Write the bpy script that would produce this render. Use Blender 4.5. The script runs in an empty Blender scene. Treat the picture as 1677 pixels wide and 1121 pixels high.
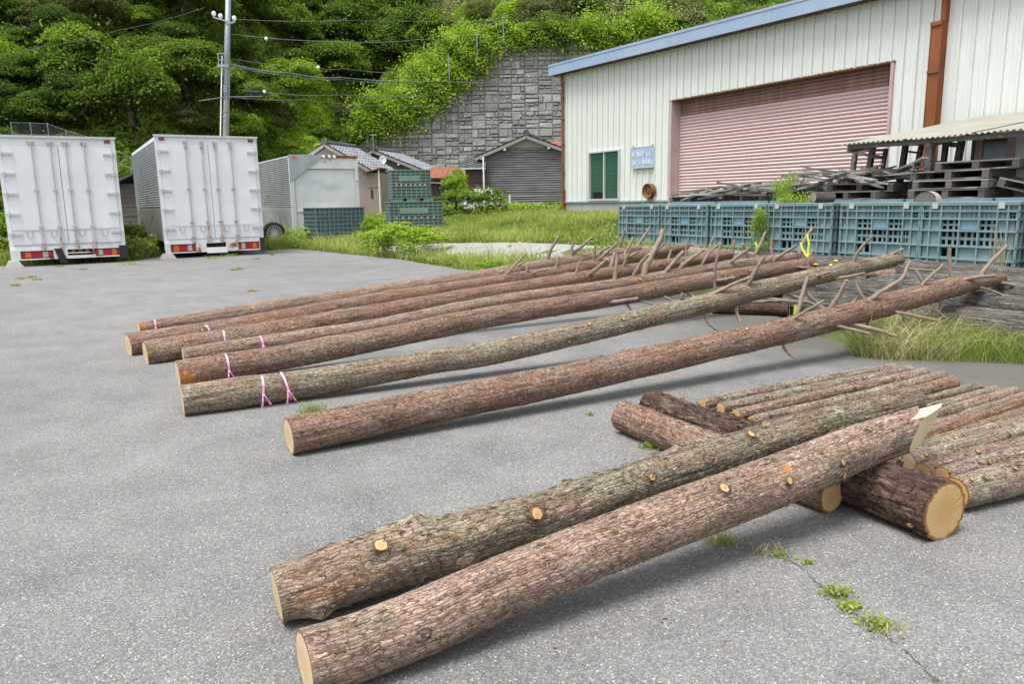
import bpy, math, random
import numpy as np
from mathutils import Vector, Matrix

SC = bpy.context.scene
COL = SC.collection
rnd = random.Random(7)
RS = np.random.RandomState(11)

# ------------------------------------------------------------------ camera
FPX = 1250.0
CAMH = 1.3
pit = math.atan((560.5 - 331) / FPX)
rol = math.radians(1.0)
F_ = np.array([0, math.cos(pit), -math.sin(pit)])
R0 = np.array([1.0, 0, 0]); U0 = np.array([0, math.sin(pit), math.cos(pit)])
R_ = R0 * math.cos(rol) - U0 * math.sin(rol)
U_ = U0 * math.cos(rol) + R0 * math.sin(rol)
C_ = np.array([0, 0, CAMH])
cam = bpy.data.objects.new('camera', bpy.data.cameras.new('camera'))
COL.objects.link(cam)
cam.matrix_world = Matrix(((R_[0], U_[0], -F_[0], 0), (R_[1], U_[1], -F_[1], 0), (R_[2], U_[2], -F_[2], CAMH), (0, 0, 0, 1)))
cam.data.sensor_width = 36
cam.data.lens = 36 * FPX / 1677
cam.data.clip_start = 0.05
cam.data.clip_end = 600
SC.camera = cam

# ------------------------------------------------------------------ light: bright overcast
SUN_EL, SUN_AZ = math.radians(71), math.radians(228)      # azimuth the light comes from, clockwise from +Y
w = bpy.data.worlds.new('World'); SC.world = w; w.use_nodes = True
nt = w.node_tree
bg = nt.nodes['Background']
sky = nt.nodes.new('ShaderNodeTexSky'); sky.sky_type = 'NISHITA'; sky.sun_disc = False
sky.sun_elevation = SUN_EL; sky.sun_rotation = SUN_AZ
sky.air_density = 1.0; sky.dust_density = 3.0; sky.ozone_density = 1.0
hs = nt.nodes.new('ShaderNodeHueSaturation'); hs.inputs['Saturation'].default_value = 0.22
nt.links.new(sky.outputs[0], hs.inputs['Color'])
nt.links.new(hs.outputs[0], bg.inputs['Color'])
bg.inputs['Strength'].default_value = 0.10
sd = bpy.data.lights.new('sun', 'SUN'); sd.energy = 1.5; sd.angle = math.radians(28); sd.color = (1.0, 0.97, 0.93)
so = bpy.data.objects.new('sun', sd); COL.objects.link(so)
sv = Vector((math.sin(SUN_AZ) * math.cos(SUN_EL), math.cos(SUN_AZ) * math.cos(SUN_EL), math.sin(SUN_EL)))
so.rotation_euler = sv.to_track_quat('Z', 'Y').to_euler()
so.location = (0, 0, 30)
SC.view_settings.view_transform = 'Standard'
SC.view_settings.look = 'None'
SC.view_settings.gamma = 1
SC.view_settings.use_curve_mapping = False
SC.view_settings.exposure = 1.5
SC.cycles.max_bounces = 6
SC.cycles.transparent_max_bounces = 8

# ------------------------------------------------------------------ where things stand
def ray(x, y): return F_ + R_ * (x - 838.5) / FPX + U_ * (560.5 - y) / FPX
def P(x, y, h=0.0):
    d = ray(x, y); return C_ + d * (h - CAMH) / d[2]
def PD(x, y, Y):
    d = ray(x, y); return C_ + d * Y / d[1]
A_ = np.array([1.79, 26.0, 0.0])                  # foot of the warehouse corner
D_ = np.array([0.50451, -0.86341, 0.0])           # along its long wall, towards the camera's right
N_ = np.array([-0.86341, -0.50451, 0.0])          # out of that wall
ROTW = math.atan2(D_[1], D_[0])
ROTT = math.atan2(0.50451, 0.86341)
def PU(x, y, u):
    q = ray(x, y); t = (u - N_ @ (C_ - A_)) / (N_ @ q); return C_ + q * t
def SZ(x, y, u=0.0):
    q = PU(x, y, u); return float((q - A_) @ D_), float(q[2])
def W(s, u, z=0.0): return A_ + D_ * s + N_ * u + np.array([0, 0, z])
def proj(q):
    v = np.asarray(q) - C_; z = v @ F_
    return 838.5 + FPX * (v @ R_) / z, 560.5 - FPX * (v @ U_) / z

def sstep(a, b, x):
    t = np.clip((x - a) / (b - a), 0, 1); return t * t * (3 - 2 * t)
def hsh(x, y, k): 
    v = np.sin(x * 127.1 + y * 311.7 + k * 74.7) * 43758.5453
    return v - np.floor(v)
def vnoise(a, b, nb=None, k=0.0):
    a = np.asarray(a, float); b = np.asarray(b, float)
    ia = np.floor(a); ib = np.floor(b); fa = a - ia; fb = b - ib
    fa = fa * fa * (3 - 2 * fa); fb = fb * fb * (3 - 2 * fb)
    m = (lambda v: np.mod(v, nb)) if nb else (lambda v: v)
    h00 = hsh(ia, m(ib), k); h10 = hsh(ia + 1, m(ib), k); h01 = hsh(ia, m(ib + 1), k); h11 = hsh(ia + 1, m(ib + 1), k)
    return (h00 * (1 - fa) + h10 * fa) * (1 - fb) + (h01 * (1 - fa) + h11 * fa) * fb
def fbm(a, b, k=0.0, o=4):
    v = 0; t = 0; am = 1.0
    for i in range(o):
        v = v + am * vnoise(a * 2 ** i, b * 2 ** i, None, k + i * 3.1); t += am; am *= 0.5
    return v / t

def T(x, y):
    """height of the ground"""
    x = np.asarray(x, float); y = np.asarray(y, float)
    u = (x - A_[0]) * N_[0] + (y - A_[1]) * N_[1]
    s = (x - A_[0]) * D_[0] + (y - A_[1]) * D_[1]
    near = sstep(7.6, 5.5, u) * 0.38
    near = near + sstep(5.2, 0.3, u) * 0.42
    back = np.clip(y - 22, 0, 12) * 0.012 + np.clip(y - 30, 0, 16) * 0.02
    return near * sstep(-16, -6, x + 0 * y) + back
def PT(px, py):
    d = ray(px, py); t = 1.0
    for i in range(4000):
        q = C_ + d * t
        if q[2] < T(q[0], q[1]): return q
        t += 0.02 if t < 20 else 0.05
    return q

# ------------------------------------------------------------------ object helpers
def thing(name, label, cat, loc=(0, 0, 0), rotz=0.0, group=None):
    o = bpy.data.objects.new(name, None); COL.objects.link(o)
    o.location = [float(v) for v in loc]; o.rotation_euler = (0, 0, rotz); o.empty_display_size = 0.2
    o['label'] = label; o['category'] = cat
    if group: o['group'] = group
    return o
def tag(o, label=None, cat=None, group=None, kind=None):
    for k, v in (('label', label), ('category', cat), ('group', group), ('kind', kind)):
        if v: o[k] = v
    return o
def copy_tree(o, parent=None, label=None):
    c = o.copy(); COL.objects.link(c); c.parent = parent
    if label: c['label'] = label
    for ch in o.children: copy_tree(ch, c)
    return c
def new_mesh(name, V, Fq, mat, smooth=False, uv=None, attrs=None, mi=None):
    """V (n,3), Fq (m,3|4) arrays or a list of index tuples; uv (loops,2)"""
    me = bpy.data.meshes.new(name)
    V = np.asarray(V, np.float32)
    if isinstance(Fq, np.ndarray):
        m, k = Fq.shape
        me.vertices.add(len(V)); me.vertices.foreach_set('co', V.ravel())
        me.loops.add(m * k); me.loops.foreach_set('vertex_index', Fq.astype(np.int32).ravel())
        me.polygons.add(m); me.polygons.foreach_set('loop_start', np.arange(0, m * k, k, dtype=np.int32))
        me.update(calc_edges=True)
    else:
        me.from_pydata(V.tolist(), [], Fq); me.update()
    if uv is not None:
        l = me.uv_layers.new(name='UVMap'); l.data.foreach_set('uv', np.asarray(uv, np.float32).ravel())
    for k_, v in (attrs or {}).items():
        a = me.attributes.new(k_, 'FLOAT', 'POINT'); a.data.foreach_set('value', np.asarray(v, np.float32).ravel())
    if mat is not None:
        for q in (mat if isinstance(mat, (list, tuple)) else [mat]): me.materials.append(q)
    if mi is not None: me.polygons.foreach_set('material_index', np.asarray(mi, np.int32))
    me.polygons.foreach_set('use_smooth', np.full(len(me.polygons), bool(smooth)))
    return me
def put(name, me, parent=None, loc=None, label=None):
    o = bpy.data.objects.new(name, me); COL.objects.link(o)
    if parent is not None: o.parent = parent
    if loc is not None: o.location = [float(v) for v in loc]
    if label: o['label'] = label
    return o
def root_off(p):
    """world offset of an unrotated chain of parents"""
    v = np.zeros(3)
    while p is not None:
        v += np.array(p.location); p = p.parent
    return v

class MB:
    def __init__(s): s.v = []; s.f = []; s.m = []; s.cur = 0
    def add(s, V, Fs):
        o = len(s.v); s.v += [tuple(map(float, q)) for q in V]
        s.f += [tuple(i + o for i in q) for q in Fs]; s.m += [s.cur] * len(Fs); return s
    def box(s, x0, x1, y0, y1, z0, z1, tilt=None):
        V = [(x, y, z) for z in (z0, z1) for y in (y0, y1) for x in (x0, x1)]
        if tilt is not None: V = [tilt(q) for q in V]
        return s.add(V, [(0, 2, 3, 1), (4, 5, 7, 6), (0, 1, 5, 4), (2, 6, 7, 3), (0, 4, 6, 2), (1, 3, 7, 5)])
    def bar(s, a, b, wd, ht, up=(0, 0, 1)):
        a = np.array(a, float); b = np.array(b, float); t = b - a; t /= np.linalg.norm(t)
        x = np.cross(up, t)
        if np.linalg.norm(x) < 1e-3: x = np.cross((1, 0, 0), t)
        x /= np.linalg.norm(x); y = np.cross(t, x)
        V = [p + x * i * wd / 2 + y * j * ht / 2 for p in (a, b) for j in (-1, 1) for i in (-1, 1)]
        return s.add(V, [(0, 1, 3, 2), (4, 6, 7, 5), (0, 4, 5, 1), (2, 3, 7, 6), (0, 2, 6, 4), (1, 5, 7, 3)])
    def tube(s, pts, r, n=8, cap=True):
        pts = [np.array(p, float) for p in pts]
        rs = r if isinstance(r, (list, tuple, np.ndarray)) else [r] * len(pts)
        rings = []
        for i, p in enumerate(pts):
            t = pts[min(i + 1, len(pts) - 1)] - pts[max(i - 1, 0)]; t = t / (np.linalg.norm(t) + 1e-9)
            x = np.cross(t, (0, 0, 1))
            if np.linalg.norm(x) < 0.05: x = np.cross(t, (1, 0, 0))
            x /= np.linalg.norm(x); y = np.cross(t, x)
            rings.append([p + rs[i] * (math.cos(2 * math.pi * k / n) * x + math.sin(2 * math.pi * k / n) * y) for k in range(n)])
        V = [q for rg in rings for q in rg]
        Fs = [(i * n + k, i * n + (k + 1) % n, (i + 1) * n + (k + 1) % n, (i + 1) * n + k) for i in range(len(pts) - 1) for k in range(n)]
        if cap: Fs += [tuple(range(n))[::-1], tuple((len(pts) - 1) * n + k for k in range(n))]
        return s.add(V, Fs)
    def lathe(s, prof, n=20, c=(0, 0, 0), ax='z'):
        V = []
        for r, h in prof:
            for k in range(n):
                a = 2 * math.pi * k / n; q = (r * math.cos(a), r * math.sin(a), h)
                if ax == 'y': q = (q[0], q[2], q[1])
                if ax == 'x': q = (q[2], q[0], q[1])
                V.append((q[0] + c[0], q[1] + c[1], q[2] + c[2]))
        return s.add(V, [(i * n + k, i * n + (k + 1) % n, (i + 1) * n + (k + 1) % n, (i + 1) * n + k) for i in range(len(prof) - 1) for k in range(n)])
    def put(s, name, mat, parent=None, label=None, smooth=False, world=False, loc=None):
        V = np.array(s.v)
        if world and parent is not None: V = V - root_off(parent)
        me = new_mesh(name, V, s.f, mat, smooth, mi=s.m if isinstance(mat, (list, tuple)) else None)
        return put(name, me, parent, loc, label)

# ------------------------------------------------------------------ materials
class NT:
    def __init__(s, name):
        s.m = bpy.data.materials.new(name); s.m.use_nodes = True; s.t = s.m.node_tree
        s.b = s.t.nodes['Principled BSDF']; s.o = s.t.nodes['Material Output']
    def n(s, typ, **kw):
        q = s.t.nodes.new(typ)
        for k, v in kw.items():
            if k.startswith('i_'):
                kk = k[2:]; q.inputs[int(kk) if kk.isdigit() else kk].default_value = v
            else: setattr(q, k, v)
        return q
    def l(s, a, b): s.t.links.new(a, b)
    def coord(s, kind='Object', scale=(1, 1, 1)):
        tc = s.n('ShaderNodeTexCoord'); mp = s.n('ShaderNodeMapping'); mp.inputs['Scale'].default_value = scale
        s.l(tc.outputs[kind], mp.inputs['Vector']); return mp.outputs[0]
    def noise(s, v, scale, detail=5, rough=0.55, dist=0.0):
        q = s.n('ShaderNodeTexNoise'); q.inputs['Scale'].default_value = scale; q.inputs['Detail'].default_value = detail
        q.inputs['Roughness'].default_value = rough; q.inputs['Distortion'].default_value = dist
        s.l(v, q.inputs['Vector']); return q.outputs['Fac']
    def ramp(s, f, *st):
        q = s.n('ShaderNodeValToRGB'); e = q.color_ramp.elements
        while len(e) < len(st): e.new(0.5)
        for i, (p, c) in enumerate(st):
            e[i].position = p; e[i].color = (c, c, c, 1) if isinstance(c, (int, float)) else (*c, 1)
        s.l(f, q.inputs[0]); return q.outputs[0]
    def mix(s, f, a, b, mode='MIX'):
        q = s.n('ShaderNodeMix', data_type='RGBA', blend_type=mode)
        for k, (sock, v) in enumerate(((q.inputs[0], f), (q.inputs[6], a), (q.inputs[7], b))):
            if isinstance(v, (int, float)): sock.default_value = v if k == 0 else (v, v, v, 1)
            elif isinstance(v, tuple): sock.default_value = (*v, 1)
            else: s.l(v, sock)
        return q.outputs[2]
    def math(s, op, a, b=None, c=None):
        q = s.n('ShaderNodeMath', operation=op)
        for i, v in enumerate((a, b, c)):
            if v is None: continue
            if isinstance(v, (int, float)): q.inputs[i].default_value = v
            else: s.l(v, q.inputs[i])
        return q.outputs[0]
    def attr(s, name, typ='GEOMETRY'):
        q = s.n('ShaderNodeAttribute', attribute_name=name, attribute_type=typ); return q.outputs['Fac']
    def bump(s, h, st=0.3, d=0.01):
        q = s.n('ShaderNodeBump'); q.inputs['Strength'].default_value = st; q.inputs['Distance'].default_value = d
        s.l(h, q.inputs['Height']); s.l(q.outputs[0], s.b.inputs['Normal']); return q.outputs[0]
    def col(s, c):
        if isinstance(c, tuple): s.b.inputs['Base Color'].default_value = (*c, 1)
        else: s.l(c, s.b.inputs['Base Color'])
    def fin(s, rough=0.8, spec=0.3, metal=0.0):
        s.b.inputs['Roughness'].default_value = rough; s.b.inputs['Specular IOR Level'].default_value = spec
        s.b.inputs['Metallic'].default_value = metal; return s.m

def worn(name, c1, c2=None, scale=4.0, rough=0.7, spec=0.3, metal=0.0, bump=0.15, bscale=60.0, stain=None, stain_amt=0.55, sscale=(1, 1, 1), bd=0.004, lo=0.35, hi=0.7):
    n = NT(name); v = n.coord('Object', sscale)
    f = n.ramp(n.noise(v, scale, 6, 0.6), (lo, 0.0), (hi, 1.0))
    c = n.mix(f, c1, c2 or tuple(q * 0.8 for q in c1))
    if stain:
        g = n.ramp(n.noise(v, scale * 0.63, 8, 0.68, 0.4), (stain_amt, 0.0), (stain_amt + 0.09, 1.0))
        c = n.mix(g, c, stain)
    n.col(c)
    if bump: n.bump(n.noise(v, bscale, 4), bump, bd)
    return n.fin(rough, spec, metal)

def bark_mat(name, ca, cb, cl, lich=0.55, crev=(0.065, 0.042, 0.032), fine=1.0, cell=(28, 94), ln=0.9, tilt=1.0):
    n = NT(name); v = n.coord('UV')
    oi = n.n('ShaderNodeObjectInfo').outputs['Random']
    mp = n.n('ShaderNodeVectorMath', operation='ADD'); n.l(v, mp.inputs[0])
    cb_ = n.n('ShaderNodeCombineXYZ'); n.l(n.math('MULTIPLY', oi, 37.0), cb_.inputs[0]); n.l(cb_.outputs[0], mp.inputs[1]); v = mp.outputs[0]
    lowf = n.ramp(n.noise(v, 4.0, 4, 0.6), (0.38, 0.0), (0.62, 1.0))
    c = n.mix(lowf, ca, cb)
    g = n.ramp(n.noise(v, 2.6, 6, 0.65, 0.3), (lich - 0.07, 0.0), (lich + 0.1, 1.0))
    c = n.mix(n.math('MULTIPLY', g, 0.75), c, cl)
    mid = n.ramp(n.noise(v, 30.0, 4, 0.6), (0.3, 0.80), (0.7, 1.16))
    c = n.mix(1.0, c, mid, 'MULTIPLY')
    pl = n.attr('plate')
    c = n.mix(1.0, c, n.ramp(pl, (0.0, 0.84), (0.5, 1.0), (1.0, 1.10)), 'MULTIPLY')
    # pale weathered scales against redder fresh bark
    c = n.mix(n.math('MULTIPLY', n.ramp(pl, (0.66, 0.0), (0.9, 1.0)), 0.22), c, (0.44, 0.36, 0.31))
    mp2 = n.n('ShaderNodeMapping'); mp2.inputs['Scale'].default_value = (26 * fine, 260 * fine, 1); n.l(v, mp2.inputs['Vector'])
    fib = n.noise(mp2.outputs[0], 1.0, 5, 0.6, 0.6)
    c = n.mix(1.0, c, n.ramp(fib, (0.28, 0.6), (0.6, 1.15)), 'MULTIPLY')
    c = n.mix(n.math('MULTIPLY', n.attr('fis'), 0.7), c, crev)
    # scale edges: stretched cells with torn outlines
    wv = n.n('ShaderNodeTexNoise'); wv.inputs['Scale'].default_value = 38 * fine; wv.inputs['Detail'].default_value = 3; n.l(v, wv.inputs['Vector'])
    wo = n.n('ShaderNodeVectorMath', operation='SCALE'); n.l(wv.outputs['Color'], wo.inputs[0]); wo.inputs['Scale'].default_value = 0.016 / fine
    wa = n.n('ShaderNodeVectorMath', operation='ADD'); n.l(v, wa.inputs[0]); n.l(wo.outputs[0], wa.inputs[1])
    if tilt == 0.0:
        mp3 = n.n('ShaderNodeMapping'); mp3.inputs['Scale'].default_value = (cell[0], cell[1], 1); n.l(wa.outputs[0], mp3.inputs['Vector'])
        ve = n.n('ShaderNodeTexVoronoi', feature='DISTANCE_TO_EDGE'); ve.inputs['Scale'].default_value = 1.0; n.l(mp3.outputs[0], ve.inputs['Vector'])
        vc = n.n('ShaderNodeTexVoronoi', feature='F1'); vc.inputs['Scale'].default_value = 1.0; n.l(mp3.outputs[0], vc.inputs['Vector'])
        sc_ = n.n('ShaderNodeSeparateColor'); n.l(vc.outputs['Color'], sc_.inputs[0]); rnd1 = sc_.outputs[0]
        line = n.ramp(ve.outputs['Distance'], (0.01, 1.0), (0.12, 0.0)); relief = n.ramp(ve.outputs['Distance'], (0.0, 0.0), (0.16, 1.0))
    else:
        # strips along the trunk, broken into overlapping scales with arched lifted ends
        sw = n.n('ShaderNodeSeparateXYZ'); n.l(wa.outputs[0], sw.inputs[0])
        slow = n.noise(v, 5.0, 3, 0.5)
        yy = n.math('ADD', n.math('MULTIPLY', sw.outputs[1], float(cell[1])), n.math('ADD', n.math('MULTIPLY', slow, 6.0), n.math('MULTIPLY', n.noise(v, 26.0, 4, 0.65), 0.7)))
        row = n.math('FLOOR', yy); fy = n.math('SUBTRACT', yy, row)
        wn1 = n.n('ShaderNodeTexWhiteNoise', noise_dimensions='1D'); n.l(row, wn1.inputs['W'])
        arc = n.math('SUBTRACT', fy, 0.5); arc = n.math('MULTIPLY', n.math('MULTIPLY', arc, arc), 1.3)
        xx = n.math('ADD', n.math('MULTIPLY', sw.outputs[0], float(cell[0])), n.math('MULTIPLY', wn1.outputs['Value'], 13.0))
        xx = n.math('ADD', n.math('ADD', xx, arc), n.math('MULTIPLY', n.noise(v, 16.0, 5, 0.6), 3.0))
        cel = n.math('FLOOR', xx); fx = n.math('SUBTRACT', xx, cel)
        cxy = n.n('ShaderNodeCombineXYZ'); n.l(row, cxy.inputs[0]); n.l(cel, cxy.inputs[1])
        wn2 = n.n('ShaderNodeTexWhiteNoise', noise_dimensions='2D'); n.l(cxy.outputs[0], wn2.inputs['Vector']); rnd1 = wn2.outputs['Value']
        e1 = n.ramp(fx, (0.84, 0.0), (0.95, 1.0)); e1b = n.ramp(fx, (0.0, 1.0), (0.06, 0.0)); ends_ = n.math('MAXIMUM', e1, e1b)
        ends_ = n.math('MULTIPLY', ends_, n.ramp(rnd1, (0.20, 0.12), (0.62, 1.0)))  # dark arcs paint the shade under lifted scale ends into the colour
        edge_y = n.math('ABSOLUTE', n.math('SUBTRACT', fy, 0.5)); ax_ = n.math('MULTIPLY', n.ramp(edge_y, (0.38, 0.0), (0.49, 1.0)), 0.42)
        line = n.math('MAXIMUM', ends_, ax_)
        relief = n.math('SUBTRACT', n.math('MULTIPLY', fx, 1.3), n.math('MULTIPLY', line, 1.2))
    c = n.mix(1.0, c, n.ramp(rnd1, (0.0, 0.84), (1.0, 1.14)), 'MULTIPLY')
    brk = n.ramp(n.noise(v, 17.0, 5, 0.7), (0.36, 0.15), (0.54, 1.0))
    mps = n.n('ShaderNodeMapping'); mps.inputs['Scale'].default_value = (3.2, 78, 1); n.l(wa.outputs[0], mps.inputs['Vector'])
    stripe = n.noise(mps.outputs[0], 1.0, 3, 0.6); c = n.mix(1.0, c, n.ramp(stripe, (0.34, 0.62), (0.62, 1.16)), 'MULTIPLY')
    c = n.mix(n.math('MULTIPLY', n.math('MULTIPLY', line, brk), ln), c, crev)
    wc = n.mix(n.noise(mp2.outputs[0], 0.5, 3), (0.42, 0.16, 0.045), (0.60, 0.30, 0.12))
    c = n.mix(n.attr('patch'), c, wc)
    n.col(c)
    hh = n.math('ADD', n.math('MULTIPLY', relief, 0.9), n.math('ADD', n.math('MULTIPLY', fib, 0.7), n.math('MULTIPLY', rnd1, 0.5)))
    hh = n.math('ADD', hh, n.math('MULTIPLY', stripe, 1.6))
    n.bump(hh, 1.0, 0.0075)
    return n.fin(0.9, 0.15)

M_ = {}
M_['bark_pink'] = bark_mat('bark_pinkish', (0.45, 0.32, 0.25), (0.38, 0.26, 0.195), (0.30, 0.27, 0.20), 0.58)
M_['bark_olive'] = bark_mat('bark_olive', (0.37, 0.30, 0.22), (0.32, 0.21, 0.155), (0.36, 0.36, 0.25), 0.52)
M_['bark_dark'] = bark_mat('bark_dark', (0.125, 0.078, 0.058), (0.085, 0.055, 0.042), (0.21, 0.175, 0.15), 0.62, (0.02, 0.014, 0.012), 0.7, (13, 52))
M_['bark_red'] = bark_mat('bark_red', (0.365, 0.225, 0.165), (0.31, 0.20, 0.148), (0.34, 0.28, 0.21), 0.56)
M_['bark_pole'] = bark_mat('bark_pole', (0.43, 0.355, 0.285), (0.36, 0.26, 0.20), (0.39, 0.37, 0.27), 0.54)
M_['bark_old'] = bark_mat('weathered_timber', (0.155, 0.145, 0.13), (0.09, 0.085, 0.078), (0.22, 0.21, 0.195), 0.52, (0.025, 0.023, 0.02), 0.28, (1.3, 60), 0.8, 0.0)

def wood_end(name, a, b, rim):
    n = NT(name); v = n.coord('UV')
    sep = n.n('ShaderNodeSeparateXYZ'); n.l(v, sep.inputs[0])
    ln = n.n('ShaderNodeVectorMath', operation='LENGTH'); n.l(v, ln.inputs[0]); r = ln.outputs['Value']
    nz = n.noise(v, 3.0, 3)
    rr = n.math('ADD', r, n.math('MULTIPLY', nz, 0.10))
    ring = n.math('SINE', n.math('MULTIPLY', rr, 95.0))
    c = n.mix(n.ramp(ring, (0.0, 0.0), (1.0, 0.55)), a, b)
    at = n.math('ARCTAN2', sep.outputs[1], sep.outputs[0]); ck = n.n('ShaderNodeTexNoise', noise_dimensions='1D'); ck.inputs['Scale'].default_value = 5.0; ck.inputs['Detail'].default_value = 4; n.l(at, ck.inputs['W'])
    c = n.mix(n.math('MULTIPLY', n.math('MULTIPLY', n.ramp(ck.outputs['Fac'], (0.63, 0.0), (0.68, 1.0)), n.ramp(r, (0.1, 0.0), (0.5, 1.0))), 0.45), c, rim)
    saw = n.noise(n.coord('UV', (1.2, 26, 1)), 1.0, 3); c = n.mix(1.0, c, n.ramp(saw, (0.35, 0.86), (0.65, 1.08)), 'MULTIPLY')
    heart = n.ramp(r, (0.30, 0.45), (0.62, 0.0))
    c = n.mix(heart, c, tuple(q * s for q, s in zip(b, (1.0, 0.82, 0.66))))
    c = n.mix(n.math('MULTIPLY', n.ramp(n.noise(n.coord('UV', (2, 14, 1)), 3.0, 5), (0.45, 0.0), (0.75, 1.0)), 0.35), c, b)
    c = n.mix(n.ramp(r, (0.86, 0.0), (0.93, 1.0)), c, rim)
    n.col(c); n.bump(n.noise(v, 30, 4), 0.25, 0.003)
    return n.fin(0.75, 0.25)
M_['end_pale'] = wood_end('cut_wood_pale', (0.60, 0.48, 0.31), (0.50, 0.37, 0.21), (0.22, 0.11, 0.05))
M_['end_amber'] = wood_end('cut_wood_amber', (0.56, 0.385, 0.18), (0.46, 0.28, 0.11), (0.24, 0.10, 0.03))
M_['end_dull'] = wood_end('cut_wood_dull', (0.42, 0.33, 0.20), (0.32, 0.24, 0.14), (0.15, 0.09, 0.05))
M_['end_old'] = wood_end('cut_wood_old', (0.30, 0.27, 0.23), (0.22, 0.20, 0.17), (0.12, 0.10, 0.08))
M_['knot'] = wood_end('knot_wood', (0.60, 0.42, 0.20), (0.46, 0.26, 0.09), (0.15, 0.07, 0.03))
M_['knot_dull'] = wood_end('knot_wood_dull', (0.46, 0.27, 0.13), (0.34, 0.18, 0.08), (0.14, 0.08, 0.05))
M_['fresh_wood'] = worn('fresh_split_wood', (0.72, 0.60, 0.39), (0.62, 0.49, 0.29), 8, 0.8, 0.2, bump=0.3, bscale=60, sscale=(1, 4, 1))
M_['branch'] = worn('branch_bark', (0.27, 0.21, 0.165), (0.16, 0.125, 0.10), 18, 0.9, 0.15, bump=0.5, bscale=160, bd=0.003, sscale=(1, 1, 1))
M_['branch_end'] = worn('branch_cut', (0.55, 0.42, 0.26), (0.44, 0.31, 0.18), 30, 0.8)

def asphalt():
    n = NT('asphalt'); v = n.coord('Object')
    big = n.noise(v, 0.28, 5, 0.6); med = n.noise(v, 2.2, 6, 0.65)
    c = n.mix(n.ramp(big, (0.33, 0.0), (0.67, 1.0)), (0.158, 0.158, 0.156), (0.208, 0.206, 0.202))
    c = n.mix(1.0, c, n.ramp(med, (0.32, 0.82), (0.68, 1.12)), 'MULTIPLY')
    # aggregate: voronoi stones of two sizes
    vo = n.n('ShaderNodeTexVoronoi', feature='F1'); vo.inputs['Scale'].default_value = 185; n.l(v, vo.inputs['Vector'])
    sep = n.n('ShaderNodeSeparateColor'); n.l(vo.outputs['Color'], sep.inputs[0])
    tone = n.ramp(sep.outputs[0], (0.0, 0.62), (0.6, 1.0), (1.0, 1.35))
    c = n.mix(1.0, c, tone, 'MULTIPLY')
    core = n.ramp(vo.outputs['Distance'], (0.0, 1.08), (0.5, 1.0), (0.9, 0.72))
    c = n.mix(1.0, c, core, 'MULTIPLY')
    chip = n.math('GREATER_THAN', sep.outputs[1], 0.93)
    near = n.math('LESS_THAN', vo.outputs['Distance'], 0.42)
    c = n.mix(n.math('MULTIPLY', n.math('MULTIPLY', chip, near), 0.8), c, (0.50, 0.50, 0.485))
    vo2 = n.n('ShaderNodeTexVoronoi', feature='F1'); vo2.inputs['Scale'].default_value = 80; n.l(v, vo2.inputs['Vector'])
    sep2 = n.n('ShaderNodeSeparateColor'); n.l(vo2.outputs['Color'], sep2.inputs[0])
    chip2 = n.math('MULTIPLY', n.math('GREATER_THAN', sep2.outputs[0], 0.90), n.math('LESS_THAN', vo2.outputs['Distance'], 0.30))
    c = n.mix(n.math('MULTIPLY', chip2, 0.75), c, n.mix(sep2.outputs[1], (0.55, 0.55, 0.535), (0.36, 0.33, 0.30)))
    # dirt washed towards the weedy edge by the timbers
    ob = n.coord('Object'); sx = n.n('ShaderNodeSeparateXYZ'); n.l(ob, sx.inputs[0])
    uu = n.math('ADD', n.math('MULTIPLY', n.math('SUBTRACT', sx.outputs[0], float(A_[0])), float(N_[0])),
                n.math('MULTIPLY', n.math('SUBTRACT', sx.outputs[1], float(A_[1])), float(N_[1])))
    dd = n.math('ADD', uu, n.math('MULTIPLY', n.noise(v, 1.3, 5, 0.65), 2.6))
    dirt = n.ramp(n.math('DIVIDE', dd, 12.0), (0.85, 1.0), (0.945, 0.0))
    east = n.ramp(n.math('DIVIDE', sx.outputs[0], 8.0), (0.1, 0.0), (0.3, 1.0))
    c = n.mix(n.math('MULTIPLY', n.math('MULTIPLY', dirt, east), 0.8), c, n.mix(n.noise(v, 25, 5), (0.055, 0.054, 0.046), (0.115, 0.11, 0.092)))
    # damp, mossy stain
    st = n.ramp(n.noise(n.coord('Object', (1, 1, 1)), 0.9, 6, 0.7, 0.8), (0.62, 0.0), (0.70, 1.0))
    c = n.mix(n.math('MULTIPLY', st, 0.28), c, (0.11, 0.11, 0.10))
    n.col(c)
    h = n.math('SUBTRACT', 1.0, vo.outputs['Distance'])
    n.bump(h, 0.5, 0.004)
    return n.fin(0.82, 0.35)
M_['asphalt'] = asphalt()
def soil():
    n = NT('soil'); v = n.coord('Object')
    c = n.mix(n.noise(v, 1.2, 6, 0.6), (0.10, 0.09, 0.055), (0.16, 0.145, 0.09))
    c = n.mix(n.ramp(n.noise(v, 6, 6, 0.6), (0.4, 0.0), (0.6, 1.0)), c, (0.075, 0.12, 0.03))
    n.col(c); n.bump(n.noise(v, 14, 6), 0.6, 0.05); return n.fin(0.95, 0.1)
M_['soil'] = soil()
M_['crack'] = worn('crack_dirt', (0.06, 0.055, 0.05), (0.12, 0.115, 0.10), 9, 0.95, 0.1)
M_['path'] = worn('old_paving', (0.30, 0.29, 0.275), (0.22, 0.215, 0.20), 2.5, 0.9, 0.2, bump=0.3, bscale=80, stain=(0.12, 0.14, 0.07), stain_amt=0.6)
M_['concrete'] = worn('concrete', (0.42, 0.41, 0.38), (0.32, 0.31, 0.285), 2.0, 0.9, 0.2, bump=0.3, bscale=50, stain=(0.20, 0.19, 0.16), stain_amt=0.57)
M_['stone'] = None
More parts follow.
